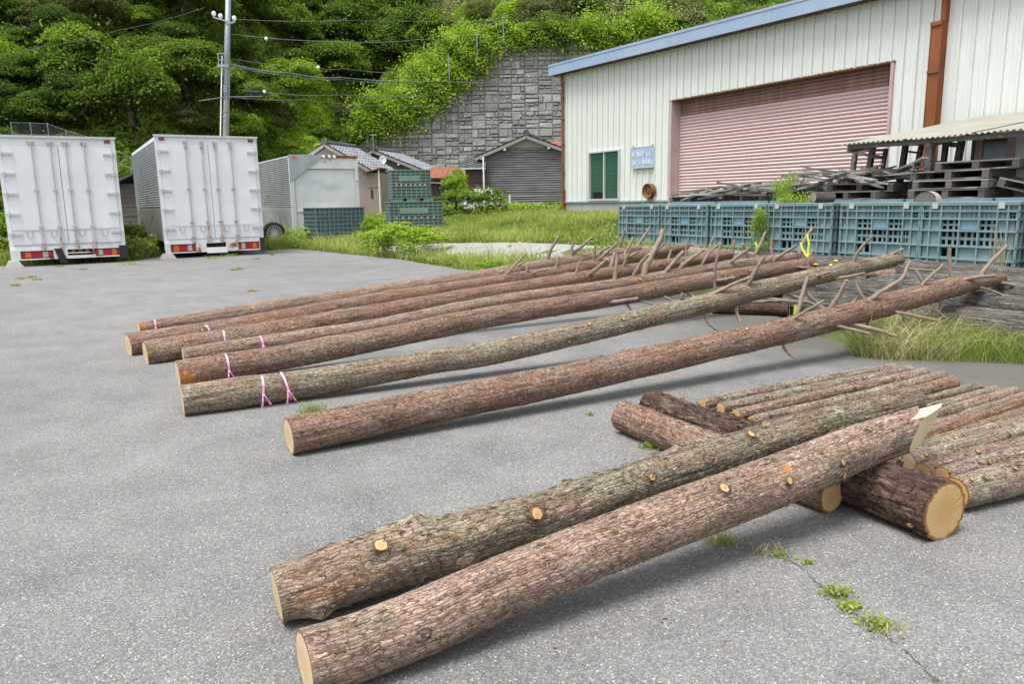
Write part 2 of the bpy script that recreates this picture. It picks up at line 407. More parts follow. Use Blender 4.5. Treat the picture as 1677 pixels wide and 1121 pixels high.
def stone():
    n = NT('wall_stone'); v = n.coord('Object'); oi = n.n('ShaderNodeObjectInfo').outputs['Random']
    c = n.mix(n.noise(v, 1.1, 6, 0.65), (0.17, 0.17, 0.168), (0.36, 0.35, 0.335))
    c = n.mix(1.0, c, n.ramp(oi, (0.0, 0.72), (1.0, 1.22)), 'MULTIPLY')
    c = n.mix(n.math('MULTIPLY', n.ramp(n.noise(n.coord('Object', (3, 3, 0.5)), 1.0, 6, 0.7), (0.54, 0.0), (0.66, 1.0)), 0.55), c, (0.40, 0.38, 0.33))
    n.col(c); n.bump(n.noise(v, 6, 8, 0.7), 1.0, 0.12); return n.fin(0.92, 0.15)
M_['stone'] = stone()
M_['joint'] = worn('wall_joint', (0.13, 0.13, 0.126), (0.19, 0.185, 0.175), 2, 0.95, 0.1)

def cladding():
    n = NT('white_cladding'); v = n.coord('Object')
    c = n.mix(n.noise(v, 0.8, 5), (0.68, 0.70, 0.67), (0.60, 0.63, 0.60))
    sv_ = n.coord('Object', (9.0, 1.0, 0.22))
    st = n.ramp(n.noise(sv_, 1.0, 6, 0.7), (0.62, 0.0), (0.70, 1.0))
    c = n.mix(n.math('MULTIPLY', st, 0.45), c, (0.50, 0.37, 0.20))
    gr = n.ramp(n.noise(n.coord('Object', (3, 1, 0.5)), 2.0, 5, 0.7), (0.45, 0.0), (0.8, 1.0))
    c = n.mix(n.math('MULTIPLY', gr, 0.35), c, (0.46, 0.47, 0.44))
    n.col(c); return n.fin(0.55, 0.35)
M_['cladding'] = cladding()
M_['white_paint'] = worn('white_truck_paint', (0.74, 0.76, 0.78), (0.66, 0.69, 0.72), 1.3, 0.45, 0.4, bump=0.05, bscale=8, stain=(0.52, 0.51, 0.48), stain_amt=0.60)
M_['white_rust'] = worn('white_paint_rusty', (0.70, 0.71, 0.72), (0.60, 0.61, 0.61), 3, 0.55, 0.35, bump=0.1, stain=(0.22, 0.10, 0.045), stain_amt=0.57)
M_['grey_alu'] = worn('grey_ribbed_metal', (0.42, 0.45, 0.47), (0.33, 0.35, 0.36), 1.5, 0.5, 0.5, 0.3, bump=0.1, stain=(0.24, 0.23, 0.19), stain_amt=0.6)
M_['dull_side'] = worn('grimy_side_panel', (0.27, 0.28, 0.25), (0.20, 0.21, 0.18), 2.2, 0.7, 0.3, stain=(0.15, 0.10, 0.06), stain_amt=0.57)
M_['rust'] = worn('rusty_steel', (0.27, 0.095, 0.04), (0.16, 0.06, 0.03), 3, 0.85, 0.2, bump=0.3, stain=(0.36, 0.15, 0.06), stain_amt=0.6, sscale=(1, 1, 0.4))
M_['rust_dark'] = worn('dark_rust', (0.14, 0.06, 0.035), (0.20, 0.10, 0.05), 9, 0.85, 0.2, bump=0.3)
M_['chrome'] = worn('galvanised_fitting', (0.60, 0.61, 0.62), (0.46, 0.47, 0.48), 10, 0.4, 0.5, 0.5, bump=0.1)
M_['chrome_rust'] = worn('rusted_fitting', (0.50, 0.48, 0.46), (0.30, 0.16, 0.08), 14, 0.6, 0.4, 0.2, bump=0.1, lo=0.45, hi=0.6)
M_['black'] = worn('black_rubber', (0.022, 0.023, 0.025), (0.04, 0.04, 0.042), 12, 0.8, 0.3, bump=0.1)
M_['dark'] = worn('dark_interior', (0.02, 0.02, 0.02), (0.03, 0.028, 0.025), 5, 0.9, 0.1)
M_['lens_red'] = worn('red_lens', (0.42, 0.02, 0.03), (0.30, 0.015, 0.02), 20, 0.2, 0.5, bump=0.1, bscale=200)
M_['lens_orange'] = worn('orange_lens', (0.75, 0.17, 0.02), (0.55, 0.12, 0.02), 20, 0.2, 0.5, bump=0)
M_['lens_white'] = worn('clear_lens', (0.50, 0.50, 0.46), (0.36, 0.36, 0.33), 20, 0.25, 0.5, bump=0)
M_['marker'] = worn('marker_lens', (0.22, 0.045, 0.03), (0.15, 0.03, 0.02), 20, 0.4, 0.5, bump=0)
M_['plate'] = worn('blank_plate', (0.82, 0.83, 0.83), (0.74, 0.75, 0.75), 5, 0.4, 0.4, bump=0)
M_['blue_fascia'] = worn('blue_fascia', (0.24, 0.33, 0.46), (0.30, 0.38, 0.49), 1.5, 0.6, 0.3, stain=(0.27, 0.14, 0.09), stain_amt=0.67)
M_['blue_trim'] = worn('blue_grey_trim', (0.30, 0.40, 0.45), (0.26, 0.34, 0.38), 2, 0.6)
M_['brown_edge'] = worn('brown_edge', (0.10, 0.055, 0.04), (0.15, 0.08, 0.05), 5, 0.85)
def shutter_m():
    n = NT('pink_shutter'); v = n.coord('Object')
    c = n.mix(n.noise(v, 1.1, 6, 0.6), (0.64, 0.50, 0.50), (0.58, 0.44, 0.44))
    st = n.ramp(n.noise(n.coord('Object', (4, 1, 1.6)), 1.2, 7, 0.7), (0.57, 0.0), (0.68, 1.0))
    c = n.mix(n.math('MULTIPLY', st, 0.22), c, (0.27, 0.17, 0.13)); n.col(c); return n.fin(0.6, 0.3)
M_['shutter'] = shutter_m()
M_['shutter_brown'] = worn('rusted_shutter_top', (0.24, 0.14, 0.11), (0.40, 0.27, 0.25), 3.0, 0.7, 0.3, sscale=(1.5, 1, 1))
M_['pink_jamb'] = worn('pink_jamb', (0.47, 0.34, 0.36), (0.40, 0.28, 0.29), 3, 0.6)
M_['alu'] = worn('aluminium_frame', (0.60, 0.63, 0.64), (0.52, 0.55, 0.56), 4, 0.4, 0.5, 0.3, bump=0)
M_['blind'] = worn('green_blind', (0.16, 0.42, 0.27), (0.14, 0.37, 0.24), 2, 0.5, 0.4, bump=0)
M_['sign'] = worn('faded_blue_sign', (0.30, 0.39, 0.55), (0.35, 0.43, 0.57), 6, 0.6, 0.3, bump=0)
M_['sign_w'] = worn('sign_lettering', (0.66, 0.72, 0.80), (0.58, 0.65, 0.74), 20, 0.6, 0.3, bump=0)
M_['crate'] = worn('teal_plastic', (0.15, 0.235, 0.255), (0.20, 0.285, 0.30), 2.0, 0.55, 0.35, bump=0.1, stain=(0.17, 0.21, 0.19), stain_amt=0.60)
M_['crate_blue'] = worn('blue_plastic', (0.15, 0.29, 0.36), (0.18, 0.33, 0.40), 3, 0.5, 0.35, bump=0.05)
M_['crate_green'] = worn('green_grey_plastic', (0.15, 0.25, 0.21), (0.20, 0.30, 0.25), 2.5, 0.6, 0.3, bump=0.1)
M_['crate_red'] = worn('red_clip', (0.35, 0.09, 0.08), (0.28, 0.08, 0.07), 6, 0.6, bump=0)
M_['old_wood'] = worn('weathered_plank', (0.17, 0.15, 0.135), (0.085, 0.075, 0.068), 5, 0.9, 0.15, bump=0.5, bscale=30, sscale=(0.6, 6, 6), bd=0.01, stain=(0.33, 0.31, 0.29), stain_amt=0.58)
M_['grey_wood'] = worn('silvered_plank', (0.36, 0.345, 0.32), (0.22, 0.205, 0.19), 5, 0.9, 0.15, bump=0.5, bscale=30, sscale=(0.6, 6, 6), bd=0.01)
M_['siding'] = worn('dark_siding', (0.15, 0.145, 0.15), (0.30, 0.285, 0.29), 2.6, 0.85, 0.2, bump=0.6, bscale=20, sscale=(0.5, 2, 9), bd=0.01)
M_['siding2'] = worn('brown_grey_siding', (0.20, 0.18, 0.165), (0.13, 0.12, 0.115), 2.5, 0.9, 0.15, bump=0.4, bscale=20, sscale=(0.4, 2, 8), bd=0.01)
M_['tile'] = worn('roof_tile', (0.16, 0.17, 0.185), (0.27, 0.28, 0.30), 3, 0.45, 0.5, bump=0.1)
M_['tile_dark'] = worn('dark_roof_tile', (0.07, 0.075, 0.08), (0.13, 0.135, 0.145), 3, 0.5, 0.4, bump=0.1)
M_['plaster'] = worn('pale_plaster', (0.46, 0.40, 0.37), (0.38, 0.33, 0.31), 2.5, 0.9, 0.15, bump=0.2)
M_['beige'] = worn('beige_board', (0.44, 0.36, 0.28), (0.37, 0.30, 0.235), 2, 0.9, 0.15)
M_['red_roof'] = worn('rust_red_roof', (0.25, 0.095, 0.06), (0.18, 0.07, 0.05), 2.2, 0.8, 0.2)
M_['purple'] = worn('purple_brown_panel', (0.14, 0.085, 0.095), (0.10, 0.06, 0.07), 2.5, 0.75, 0.2)
M_['glass_dark'] = worn('dark_window_glass', (0.05, 0.06, 0.065), (0.09, 0.10, 0.10), 1.5, 0.15, 0.6, bump=0)
M_['blue_glass'] = worn('blue_grey_window_glass', (0.17, 0.25, 0.31), (0.24, 0.31, 0.36), 2.5, 0.2, 0.6, bump=0)
M_['roof_sheet'] = worn('pale_corrugated_roof', (0.33, 0.32, 0.27), (0.25, 0.245, 0.205), 1.8, 0.8, 0.25, bump=0.1, stain=(0.24, 0.22, 0.16), stain_amt=0.6)
M_['pole'] = worn('concrete_pole', (0.27, 0.265, 0.25), (0.20, 0.195, 0.18), 3, 0.85, 0.2)
M_['steel_grey'] = worn('grey_steel', (0.27, 0.30, 0.34), (0.23, 0.255, 0.285), 4, 0.5, 0.4, 0.2, bump=0)
M_['porcelain'] = worn('porcelain', (0.82, 0.82, 0.80), (0.76, 0.76, 0.75), 6, 0.25, 0.5, bump=0)
M_['cable'] = worn('cable', (0.06, 0.075, 0.075), (0.13, 0.15, 0.15), 1.0, 0.6, bump=0)
M_['pink_tape'] = worn('pink_tape', (0.85, 0.30, 0.58), (0.90, 0.55, 0.72), 30, 0.4, 0.4, bump=0)
M_['yellow_tape'] = worn('yellow_tape', (0.72, 0.86, 0.02), (0.80, 0.92, 0.10), 30, 0.4, 0.4, bump=0)
M_['flower_y'] = worn('yellow_petals', (0.85, 0.68, 0.02), (0.8, 0.6, 0.02), 30, 0.6, bump=0)
M_['flower_w'] = worn('white_petals', (0.82, 0.82, 0.84), (0.74, 0.74, 0.78), 30, 0.6, bump=0)
M_['trunk'] = worn('tree_bark', (0.13, 0.105, 0.08), (0.08, 0.07, 0.055), 5, 0.9, 0.1, bump=0.4, bscale=20, bd=0.02)

def leaf(name, dark, mid, bright, trans=0.35, rough=0.55):
    n = NT(name)
    tone = n.attr('tone'); oi = n.n('ShaderNodeObjectInfo').outputs['Random']
    t = n.math('ADD', tone, n.math('MULTIPLY', n.math('SUBTRACT', oi, 0.5), 0.30))
    c = n.ramp(t, (0.05, dark), (0.5, mid), (0.95, bright))
    n.col(c); n.b.inputs['Roughness'].default_value = rough; n.b.inputs['Specular IOR Level'].default_value = 0.25
    tr = n.n('ShaderNodeBsdfTranslucent'); n.l(n.mix(1.0, c, (1.25, 1.35, 0.7), 'MULTIPLY'), tr.inputs['Color'])
    mx = n.n('ShaderNodeMixShader'); mx.inputs[0].default_value = trans
    n.l(n.b.outputs[0], mx.inputs[1]); n.l(tr.outputs[0], mx.inputs[2]); n.l(mx.outputs[0], n.o.inputs['Surface'])
    return n.m
M_['leaf_deep'] = leaf('leaf_deep_green', (0.035, 0.070, 0.012), (0.10, 0.165, 0.022), (0.22, 0.32, 0.045))
M_['leaf_mid'] = leaf('leaf_mid_green', (0.06, 0.10, 0.014), (0.15, 0.235, 0.028), (0.29, 0.40, 0.06))
M_['leaf_lime'] = leaf('leaf_yellow_green', (0.11, 0.18, 0.018), (0.25, 0.38, 0.035), (0.42, 0.55, 0.08))
M_['leaf_olive'] = leaf('leaf_olive', (0.06, 0.075, 0.025), (0.15, 0.17, 0.06), (0.27, 0.29, 0.12), 0.25)
M_['grass'] = leaf('grass_blades', (0.11, 0.15, 0.035), (0.235, 0.305, 0.065), (0.44, 0.47, 0.16), 0.35)
M_['verge'] = leaf('verge_blades', (0.07, 0.11, 0.025), (0.17, 0.235, 0.05), (0.34, 0.37, 0.13), 0.3)
M_['grass_olive'] = leaf('yellowish_grass', (0.16, 0.16, 0.05), (0.28, 0.27, 0.07), (0.42, 0.40, 0.12), 0.3)
M_['grass_dry'] = leaf('dry_grass', (0.26, 0.21, 0.12), (0.42, 0.36, 0.22), (0.60, 0.54, 0.36), 0.25)

# ================================================================== GROUND
def grid_ground():
    xs = np.concatenate([np.arange(-140, -14, 3.0), np.arange(-14, 12, 0.4), np.arange(12, 120, 4.0)])
    ys = np.concatenate([np.arange(-120, 2, 6.0), np.arange(2, 48, 0.4), np.arange(48, 160, 6.0)])
    X, Y = np.meshgrid(xs, ys, indexing='ij'); Z = T(X, Y) - 0.012 + 0.0 * X
    u = (X - A_[0]) * N_[0] + (Y - A_[1]) * N_[1]
    Z = Z + (fbm(X * 0.8, Y * 0.8, 3) - 0.5) * 0.10 * sstep(7.9, 6.8, u) * (u > 0.5)
    n, m = X.shape; idx = np.arange(n * m).reshape(n, m)
    Fq = np.stack([idx[:-1, :-1], idx[1:, :-1], idx[1:, 1:], idx[:-1, 1:]], -1).reshape(-1, 4)
    o = put('ground', new_mesh('ground', np.stack([X, Y, Z], -1).reshape(-1, 3), Fq, M_['soil'], True))
    tag(o, 'weedy earth around the paved yard, rising towards the warehouse', kind='structure')
grid_ground()

def sheet(name, poly, mat, lift, thick, label, jit=0.05, step=0.15):
    """paved sheet with an irregular broken edge, following the ground"""
    out = []
    for i in range(len(poly)):
        a = np.array(poly[i][:2], float); b = np.array(poly[(i + 1) % len(poly)][:2], float); L = np.linalg.norm(b - a)
        k = max(1, min(int(L / step), 120)); nrm = np.array([a[1] - b[1], b[0] - a[0]]) / (L + 1e-6)
        for j in range(k):
            p = a + (b - a) * j / k
            jj = (fbm(p[0] * 1.7, p[1] * 1.7, 5) - 0.5) * 2 * jit * (3 if L > 1 else 1)
            out.append(p + nrm * jj)
    mb = MB(); n = len(out)
    top = [(p[0], p[1], (0.0 if name == 'asphalt_yard' else float(T(p[0], p[1]))) + lift) for p in out]
    mb.add(top + [(p[0], p[1], p[2] - thick) for p in top], [tuple(range(n))] + [(i, n + i, n + (i + 1) % n, (i + 1) % n) for i in range(n)])
    o = mb.put(name, mat); tag(o, label, kind='structure'); return o
lot = [(-40, -15), (25, -15), (25, 2.0)] + [P(px, py)[:2] for px, py in
      [(1760, 602), (1677, 598), (1560, 592), (1450, 590), (1400, 585), (1360, 560), (1300, 528), (1250, 508), (1190, 492), (1130, 470), (1060, 458), (960, 452), (880, 450), (800, 449),
       (760, 442), (700, 432), (640, 423), (575, 417), (520, 411), (480, 408), (430, 411), (300, 414), (230, 426), (120, 432), (0, 436), (-150, 440)]] + [(-40, 17)]
sheet('asphalt_yard', lot, M_['asphalt'], 0.0, 0.05, 'grey asphalt yard with pale aggregate')
path = [W(10.2, 6.6), W(4.8, 7.35), W(1.0, 7.9), W(1.0, 6.9), W(4.6, 6.1), W(7.6, 5.6), W(9.8, 5.3)]
sheet('paved_path', path, M_['path'], 0.03, 0.05, 'strip of pale old paving between the grass', 0.04)

# crack in the asphalt with its weeds
cr = [P(px, py) for px, py in [(1256, 912), (1290, 918), (1318, 935), (1340, 956), (1372, 985), (1405, 1012), (1440, 1032), (1470, 1060), (1500, 1085), (1530, 1115), (1560, 1150)]]
V = []; 
for i in range(len(cr) - 1):
    for t in np.linspace(0, 1, 9)[:-1]:
        p = cr[i] * (1 - t) + cr[i + 1] * t; V.append(p + np.array([rnd.gauss(0, .006), rnd.gauss(0, .006), 0.003]))
mb = MB(); vs = []
for i, p in enumerate(V):
    wd = 0.0006 + 0.0018 * rnd.random(); vs += [p + [wd, wd * .4, 0], p - [wd, wd * .4, 0]]
mb.add(vs, [(2 * i, 2 * i + 1, 2 * i + 3, 2 * i + 2) for i in range(len(V) - 1)])
tag(mb.put('pavement_crack', M_['crack']), 'thin crack running through the asphalt', kind='structure')

# ================================================================== HILL
def lerp(x, pts): return np.interp(x, [p[0] for p in pts], [p[1] for p in pts])
WALLPX = [(560, 262), (590, 238), (617, 212), (650, 190), (694, 170), (720, 148), (750, 125), (767, 92), (797, 80), (824, 66), (867, 70), (960, 74), (1100, 60), (1300, 30)]
def wallY(z): return 46 + 0.22 * (z - 1)
WALLTOP = []
for px, py in WALLPX:
    q = PD(px, py, 48); q = PD(px, py, wallY(q[2])); WALLTOP.append((q[0], q[2]))
def walltop(x): return lerp(x, WALLTOP)
def foot(x): return lerp(x, [(-40, 28), (-17, 29.5), (-13, 36), (-9.9, 45.5), (-9.6, 46)])
def hillz(x, y):
    x = np.asarray(x, float); y = np.asarray(y, float)
    onw = sstep(-13.5, -9.0, x)
    base = T(x, foot(x)) * (1 - onw) + walltop(np.maximum(x, -9.5)) * onw
    yf = foot(x) * (1 - onw) + np.where(x > -9.6, wallY(base), foot(x)) * onw
    t = np.maximum(y - yf, 0)
    sl = lerp(x, [(-30, 0.80), (-14, 0.66), (-8, 0.55), (4, 0.55), (12, 0.8)])
    bump = (fbm(x * 0.11, y * 0.11, 9) - 0.5) * 6 * sstep(0, 9, t) + (fbm(x * 0.45, y * 0.45, 2) - 0.5) * 1.6 * sstep(0, 2, t)
    return base + t * sl + bump * (0.6 + 0.4 * (1 - onw))
def build_hill():
    xs = np.arange(-75, 60, 0.9); ts = np.concatenate([[-1.0], np.arange(0, 22, 0.9), np.arange(22, 75, 3.0)])
    X, TT = np.meshgrid(xs, ts, indexing='ij')
    onw = sstep(-13.5, -9.0, X); base = T(X, foot(X)) * (1 - onw) + walltop(np.maximum(X, -9.5)) * onw
    yf = np.where(X > -9.6, wallY(base) + 0.15, foot(X))
    Y = yf + TT; Z = hillz(X, Y); Z[:, 0] = -0.5; Y[:, 0] = Y[:, 1]
    n, m = X.shape; idx = np.arange(n * m).reshape(n, m)
    Fq = np.stack([idx[:-1, :-1], idx[1:, :-1], idx[1:, 1:], idx[:-1, 1:]], -1).reshape(-1, 4)
    o = put('hillside', new_mesh('hillside', np.stack([X, Y, Z], -1).reshape(-1, 3), Fq, M_['soil'], True))
    tag(o, 'steep overgrown hillside behind the yard', kind='structure')
build_hill()

# ------------------------------------------------------------------ leaves
def leaf_mesh(name, Pn, Nn, size, tone, mat, rs, asp=0.55, fold=0.15):
    n = len(Pn); Nn = Nn / (np.linalg.norm(Nn, axis=1, keepdims=True) + 1e-9)
    r = rs.normal(size=(n, 3)); t = np.cross(Nn, r); t /= (np.linalg.norm(t, axis=1, keepdims=True) + 1e-9); b = np.cross(Nn, t)
    s = np.asarray(size).reshape(-1, 1) * np.ones((n, 1))
    V = np.stack([Pn - t * s * 0.5, Pn + b * s * asp * 0.5 + Nn * s * fold, Pn + t * s * 0.5 - Nn * s * fold, Pn - b * s * asp * 0.5 + Nn * s * fold], 1).reshape(-1, 3)
    Fq = np.arange(4 * n).reshape(n, 4)
    return new_mesh(name, V, Fq, mat, False, attrs={'tone': np.repeat(tone, 4)})
def crown_mesh(name, seed, mat, lobes=36, per=330, size=0.055, flat=0.62, droop=0.0, shape=(1, 1, 0.85)):
    rs = np.random.RandomState(seed); Ps = []; Ns = []; Ts = []; size = size * 1.45; per = int(per * .8)
    for i in range(lobes):
        d = rs.normal(size=3); d /= np.linalg.norm(d); d[2] = abs(d[2]) * 1.15 - 0.35
        c = d * np.array(shape) * (0.42 + 0.5 * rs.rand() ** 0.6); r = 0.17 + 0.2 * rs.rand()
        m = int(per * (r / 0.27) ** 2)
        q = rs.normal(size=(m, 3)); q /= np.linalg.norm(q, axis=1, keepdims=True); q[:, 2] = np.where(q[:, 2] < -0.25, -q[:, 2] * 0.6, q[:, 2])
        rad = r * (0.72 + 0.38 * rs.rand(m, 1)); p = c + q * rad * np.array([1.25, 1.25, flat])
        p[:, 2] -= droop * np.hypot(q[:, 0], q[:, 1]) ** 2 * r
        Ps.append(p); Ns.append(q * 0.55 + np.array([0, 0, 0.75]) + rs.normal(size=(m, 3)) * 0.38)
        Ts.append(np.clip(0.22 + 0.5 * rs.rand() + rs.normal(size=m) * 0.11, 0, 1))
    m = 260; q = rs.normal(size=(m, 3)); q /= np.linalg.norm(q, axis=1, keepdims=True)
    Ps.append(q * np.array(shape) * (0.6 + 0.55 * rs.rand(m, 1))); Ns.append(q + rs.normal(size=(m, 3))); Ts.append(rs.rand(m))
    Pn = np.concatenate(Ps); return leaf_mesh(name, Pn, np.concatenate(Ns), size * (0.6 + 0.8 * rs.rand(len(Pn))), np.concatenate(Ts), mat, rs)
def trunk_mesh(seed):
    rs = random.Random(seed); mb = MB()
    pts = [np.array([0, 0, -2.2])]
    for i in range(6): pts.append(pts[-1] + np.array([rs.gauss(0, .06), rs.gauss(0, .06), 0.42]))
    mb.tube(pts, [0.075, 0.068, 0.06, 0.052, 0.045, 0.035, 0.02], 7)
    for k in range(7):
        b = pts[3 + k % 4]; a = rs.random() * 6.28; l = 0.45 + 0.35 * rs.random()
        e = b + np.array([math.cos(a) * l, math.sin(a) * l, 0.25 + 0.3 * rs.random()])
        mb.tube([b, (b + e) / 2 + np.array([0, 0, .05]), e], [0.03, 0.02, 0.008], 5)
    return new_mesh('trunk', mb.v, mb.f, M_['trunk'], True)
CROWN = {
    'deep': [crown_mesh('crown_deep_a', 1, M_['leaf_deep'], 52, 240, flat=0.7), crown_mesh('crown_deep_b', 2, M_['leaf_deep'], 60, 220, flat=0.75), crown_mesh('crown_deep_c', 3, M_['leaf_deep'], 48, 260, 0.06, 0.6, 0.7)],
    'mid': [crown_mesh('crown_mid_a', 4, M_['leaf_mid'], 55, 230, 0.05, 0.6, 0.5), crown_mesh('crown_mid_b', 5, M_['leaf_mid'], 48, 250, 0.055, 0.7), crown_mesh('crown_mid_c', 15, M_['leaf_mid'], 60, 210, 0.05, 0.5, 0.9)],
    'lime': [crown_mesh('crown_lime_a', 6, M_['leaf_lime'], 40, 260, 0.055, 0.5, 0.8), crown_mesh('crown_lime_b', 7, M_['leaf_lime'], 30, 300, 0.05, 0.6, 0.4)],
    'olive': [crown_mesh('crown_olive_a', 8, M_['leaf_olive'], 38, 220, 0.045, 0.7)],
}
TRUNKS = [trunk_mesh(1), trunk_mesh(2), trunk_mesh(3)]
CROWN['bush'] = [crown_mesh('crown_bush_a', 31, M_['leaf_mid'], 26, 110, 0.10, 0.8), crown_mesh('crown_bush_b', 32, M_['leaf_mid'], 22, 120, 0.11, 0.7)]
CROWN['limebush'] = [crown_mesh('crown_limebush', 33, M_['leaf_lime'], 24, 110, 0.09, 0.8)]
KIND = {'deep': 'deep green tree', 'mid': 'fresh green tree', 'lime': 'bright yellow-green tree', 'olive': 'dull olive bush'}
def place_word(px, py):
    cols = [(-9999, 'far beyond the left edge'), (-150, 'just beyond the left edge'), (-30, 'at the left edge'), (25, 'over the left side of truck one'), (75, 'over the middle of truck one'), (125, 'over the right side of truck one'), (180, 'left of the truck gap'), (220, 'over the truck gap'),
            (265, 'over the left side of truck two'), (315, 'over the middle of truck two'), (350, 'just left of the utility pole'), (385, 'just right of the utility pole'), (430, 'over the container body'), (475, 'over the container corner'),
            (520, 'over the container front'), (570, 'over the first tiled roof'), (620, 'over the second tiled roof'), (670, 'left of the stone wall top'), (740, 'at the stone wall shoulder'), (810, 'over the stone wall'), (890, 'over the wall beside the warehouse'), (950, 'behind the warehouse roof edge'), (1100, 'above the warehouse roof')]
    c = 'at the far left'; 
    for a, t in cols:
        if px >= a: c = t
    r = 'at the top' if py < 15 else 'near the top' if py < 45 else 'high up' if py < 80 else 'midway' if py < 120 else 'lower down' if py < 160 else 'low down' if py < 195 else 'at the slope foot'
    return r + ' ' + c
used = {}
def tree(x, y, kind, r, h=None, low=False, idx=0):
    z = float(hillz(x, y)); rr = r * rnd.uniform(0.9, 1.12); hz = rr * rnd.uniform(0.8, 1.15)
    cz = z + (hz * 0.45 if low else hz * rnd.uniform(0.75, 1.25))
    px, py = proj((x, y, cz)); lab = KIND[kind] + ' ' + place_word(px, py)
    nm = 'bush' if low else 'tree'
    if low: lab = lab.replace('tree', 'bush')
    extra = ['', ', farther back', ', half hidden', ', lower', ', smaller', ', behind', ', smallest']
    k = used.get(lab, 0); used[lab] = k + 1
    t = thing(nm, lab + extra[min(k, 6)], nm, (x, y, z), 0, 'trees and bushes crowding the hillside')
    c = put('crown', rnd.choice(CROWN[kind]), t); c.location = (0, 0, cz - z); c.scale = (rr, rr * rnd.uniform(.85, 1.1), hz); c.rotation_euler = (rnd.uniform(-.12, .12), rnd.uniform(-.12, .12), rnd.uniform(0, 6.28))
    if not low:
        tk = put('trunk', rnd.choice(TRUNKS), t); tk.location = (0, 0, cz - z); sc = (cz - z) / 2.0; tk.scale = (rr * 0.9, rr * 0.9, sc); tk.rotation_euler = (0, 0, rnd.uniform(0, 6.28))
    return t
placed = []
def try_tree(x, y, kind, r, low=False, gap=0.75):
    z = float(hillz(x, y)); px, py = proj((x, y, z + r))
    ext = r * FPX / y
    if px < -300 - ext or px > 1300 or py < -ext * 1.3: return
    for a, b, q in placed:
        if (a - x) ** 2 + (b - y) ** 2 < (gap * (q + r) * 0.85) ** 2: return
    placed.append((x, y, r)); tree(x, y, kind, r, low=low)
# left hillside: thick wood
for k in range(7000):
    x = rnd.uniform(-48, -9.5); f0 = float(foot(x)); t = rnd.uniform(0.3, 34); y = f0 + t
    px, py = proj((x, y, float(hillz(x, y)) + 2))
    if x > -21 and t < 7 and px > 390: continue            # the grassy gully
    if px > 560 and py > 60: continue
    if px > 640: continue
    if t < 4: try_tree(x, y, rnd.choice(['mid', 'mid', 'olive', 'lime', 'mid']), rnd.uniform(1.1, 1.7), True)
    else:
        n_ = vnoise(x * 0.09, y * 0.13, None, 4)
        kd = 'deep' if n_ < 0.42 else 'mid'
        if rnd.random() < 0.12: kd = rnd.choice(['olive', 'lime'])
        try_tree(x, y, kd, rnd.uniform(1.15, 2.5), gap=.60)
def at_px(px, py, zoff=1.0):
    """where the sight line meets the hillside (raised by zoff)"""
    d = ray(px, py); t = 26.0
    while t < 120:
        q = C_ + d * t
        if q[1] > foot(q[0]) and q[2] < hillz(q[0], q[1]) + zoff and not (q[0] > -9.6 and q[2] < walltop(q[0]) and q[1] < 47): return q
        t += 0.15
    return q
for px, py, kd, r in [(655, 45, 'deep', 2.6), (680, 75, 'deep', 2.4), (640, 100, 'deep', 2.4), (600, 130, 'mid', 1.9), (585, 60, 'mid', 2.4), (705, 30, 'olive', 1.7), (730, 45, 'olive', 1.5), (560, 190, 'olive', 1.2),
                      (905, 12, 'olive', 1.7), (955, 15, 'deep', 1.5), (870, 25, 'olive', 1.4), (790, 20, 'olive', 1.5)]:
    q = at_px(px, py); tree(q[0], q[1], kd, r, low=(r < 1.8))
for px, py, r in [(470, 245, .9), (520, 222, 1.0), (350, 205, 1.3), (420, 200, 1.3), (300, 205, 1.3), (450, 205, 1.2), (490, 235, 1.0), (560, 225, .9)]:
    q = at_px(px, py, 0.5); tree(q[0], q[1], rnd.choice(['mid', 'lime', 'olive']), r, low=True)

# undergrowth over the hillside, and the creepers that hang over the wall
def scatter_hill(n, xr, tr, cond, size, mat, name, label, seed, up=0.6, thick=0.5, tonef=None):
    rs = np.random.RandomState(seed)
    x = rs.uniform(*xr, size=n); t = rs.uniform(0, 1, size=n) ** 1.2 * (tr[1] - tr[0]) + tr[0]
    onb = sstep(-13.5, -9.0, x); base = T(x, foot(x)) * (1 - onb) + walltop(np.maximum(x, -9.5)) * onb
    y = np.where(x > -9.6, wallY(base), foot(x)) + t; z = hillz(x, y)
    v = np.stack([x, y, z], 1) - C_; zz = v @ F_; px = 838.5 + FPX * (v @ R_) / zz; py = 560.5 - FPX * (v @ U_) / zz
    ok = (px > -380) & (px < 1330) & (py > -60) & cond(px, py, x, t, rs.rand(n))
    x, y, z, px, py = x[ok], y[ok], z[ok], px[ok], py[ok]; m = len(x)
    cl = fbm(x * 0.9, y * 0.9, seed, 3); z = z + cl * thick + rs.rand(m) * 0.25
    Nn = np.stack([rs.normal(size=m) * .5, -0.55 + rs.normal(size=m) * .5, np.full(m, up) + rs.normal(size=m) * .3], 1)
    tone = np.clip(cl * 1.3 - 0.25 + rs.normal(size=m) * .12, 0, 1)
    o = put(name, leaf_mesh(name, np.stack([x, y, z], 1), Nn, size * (0.6 + 0.8 * rs.rand(m)), tone, mat, rs))
    tag(o, label, kind='stuff'); return o
scatter_hill(150000, (-50, -8), (0.0, 30), lambda px, py, x, t, r: (px < 660), 0.34, M_['leaf_mid'], 'undergrowth', 'leafy undergrowth between the hillside trees', 21)
LIME = lambda px, py: (py > np.interp(px, [480, 600, 650, 760, 820, 900], [175, 150, 110, 30, 0, -20])) 
scatter_hill(150000, (-13, 4), (-0.2, 16), lambda px, py, x, t, r: LIME(px, py) & (r < 0.75) & (px < 900), 0.30, M_['leaf_lime'], 'hillside_creeper', 'yellow-green creeper covering the slope beside the stone wall', 22, thick=1.3)
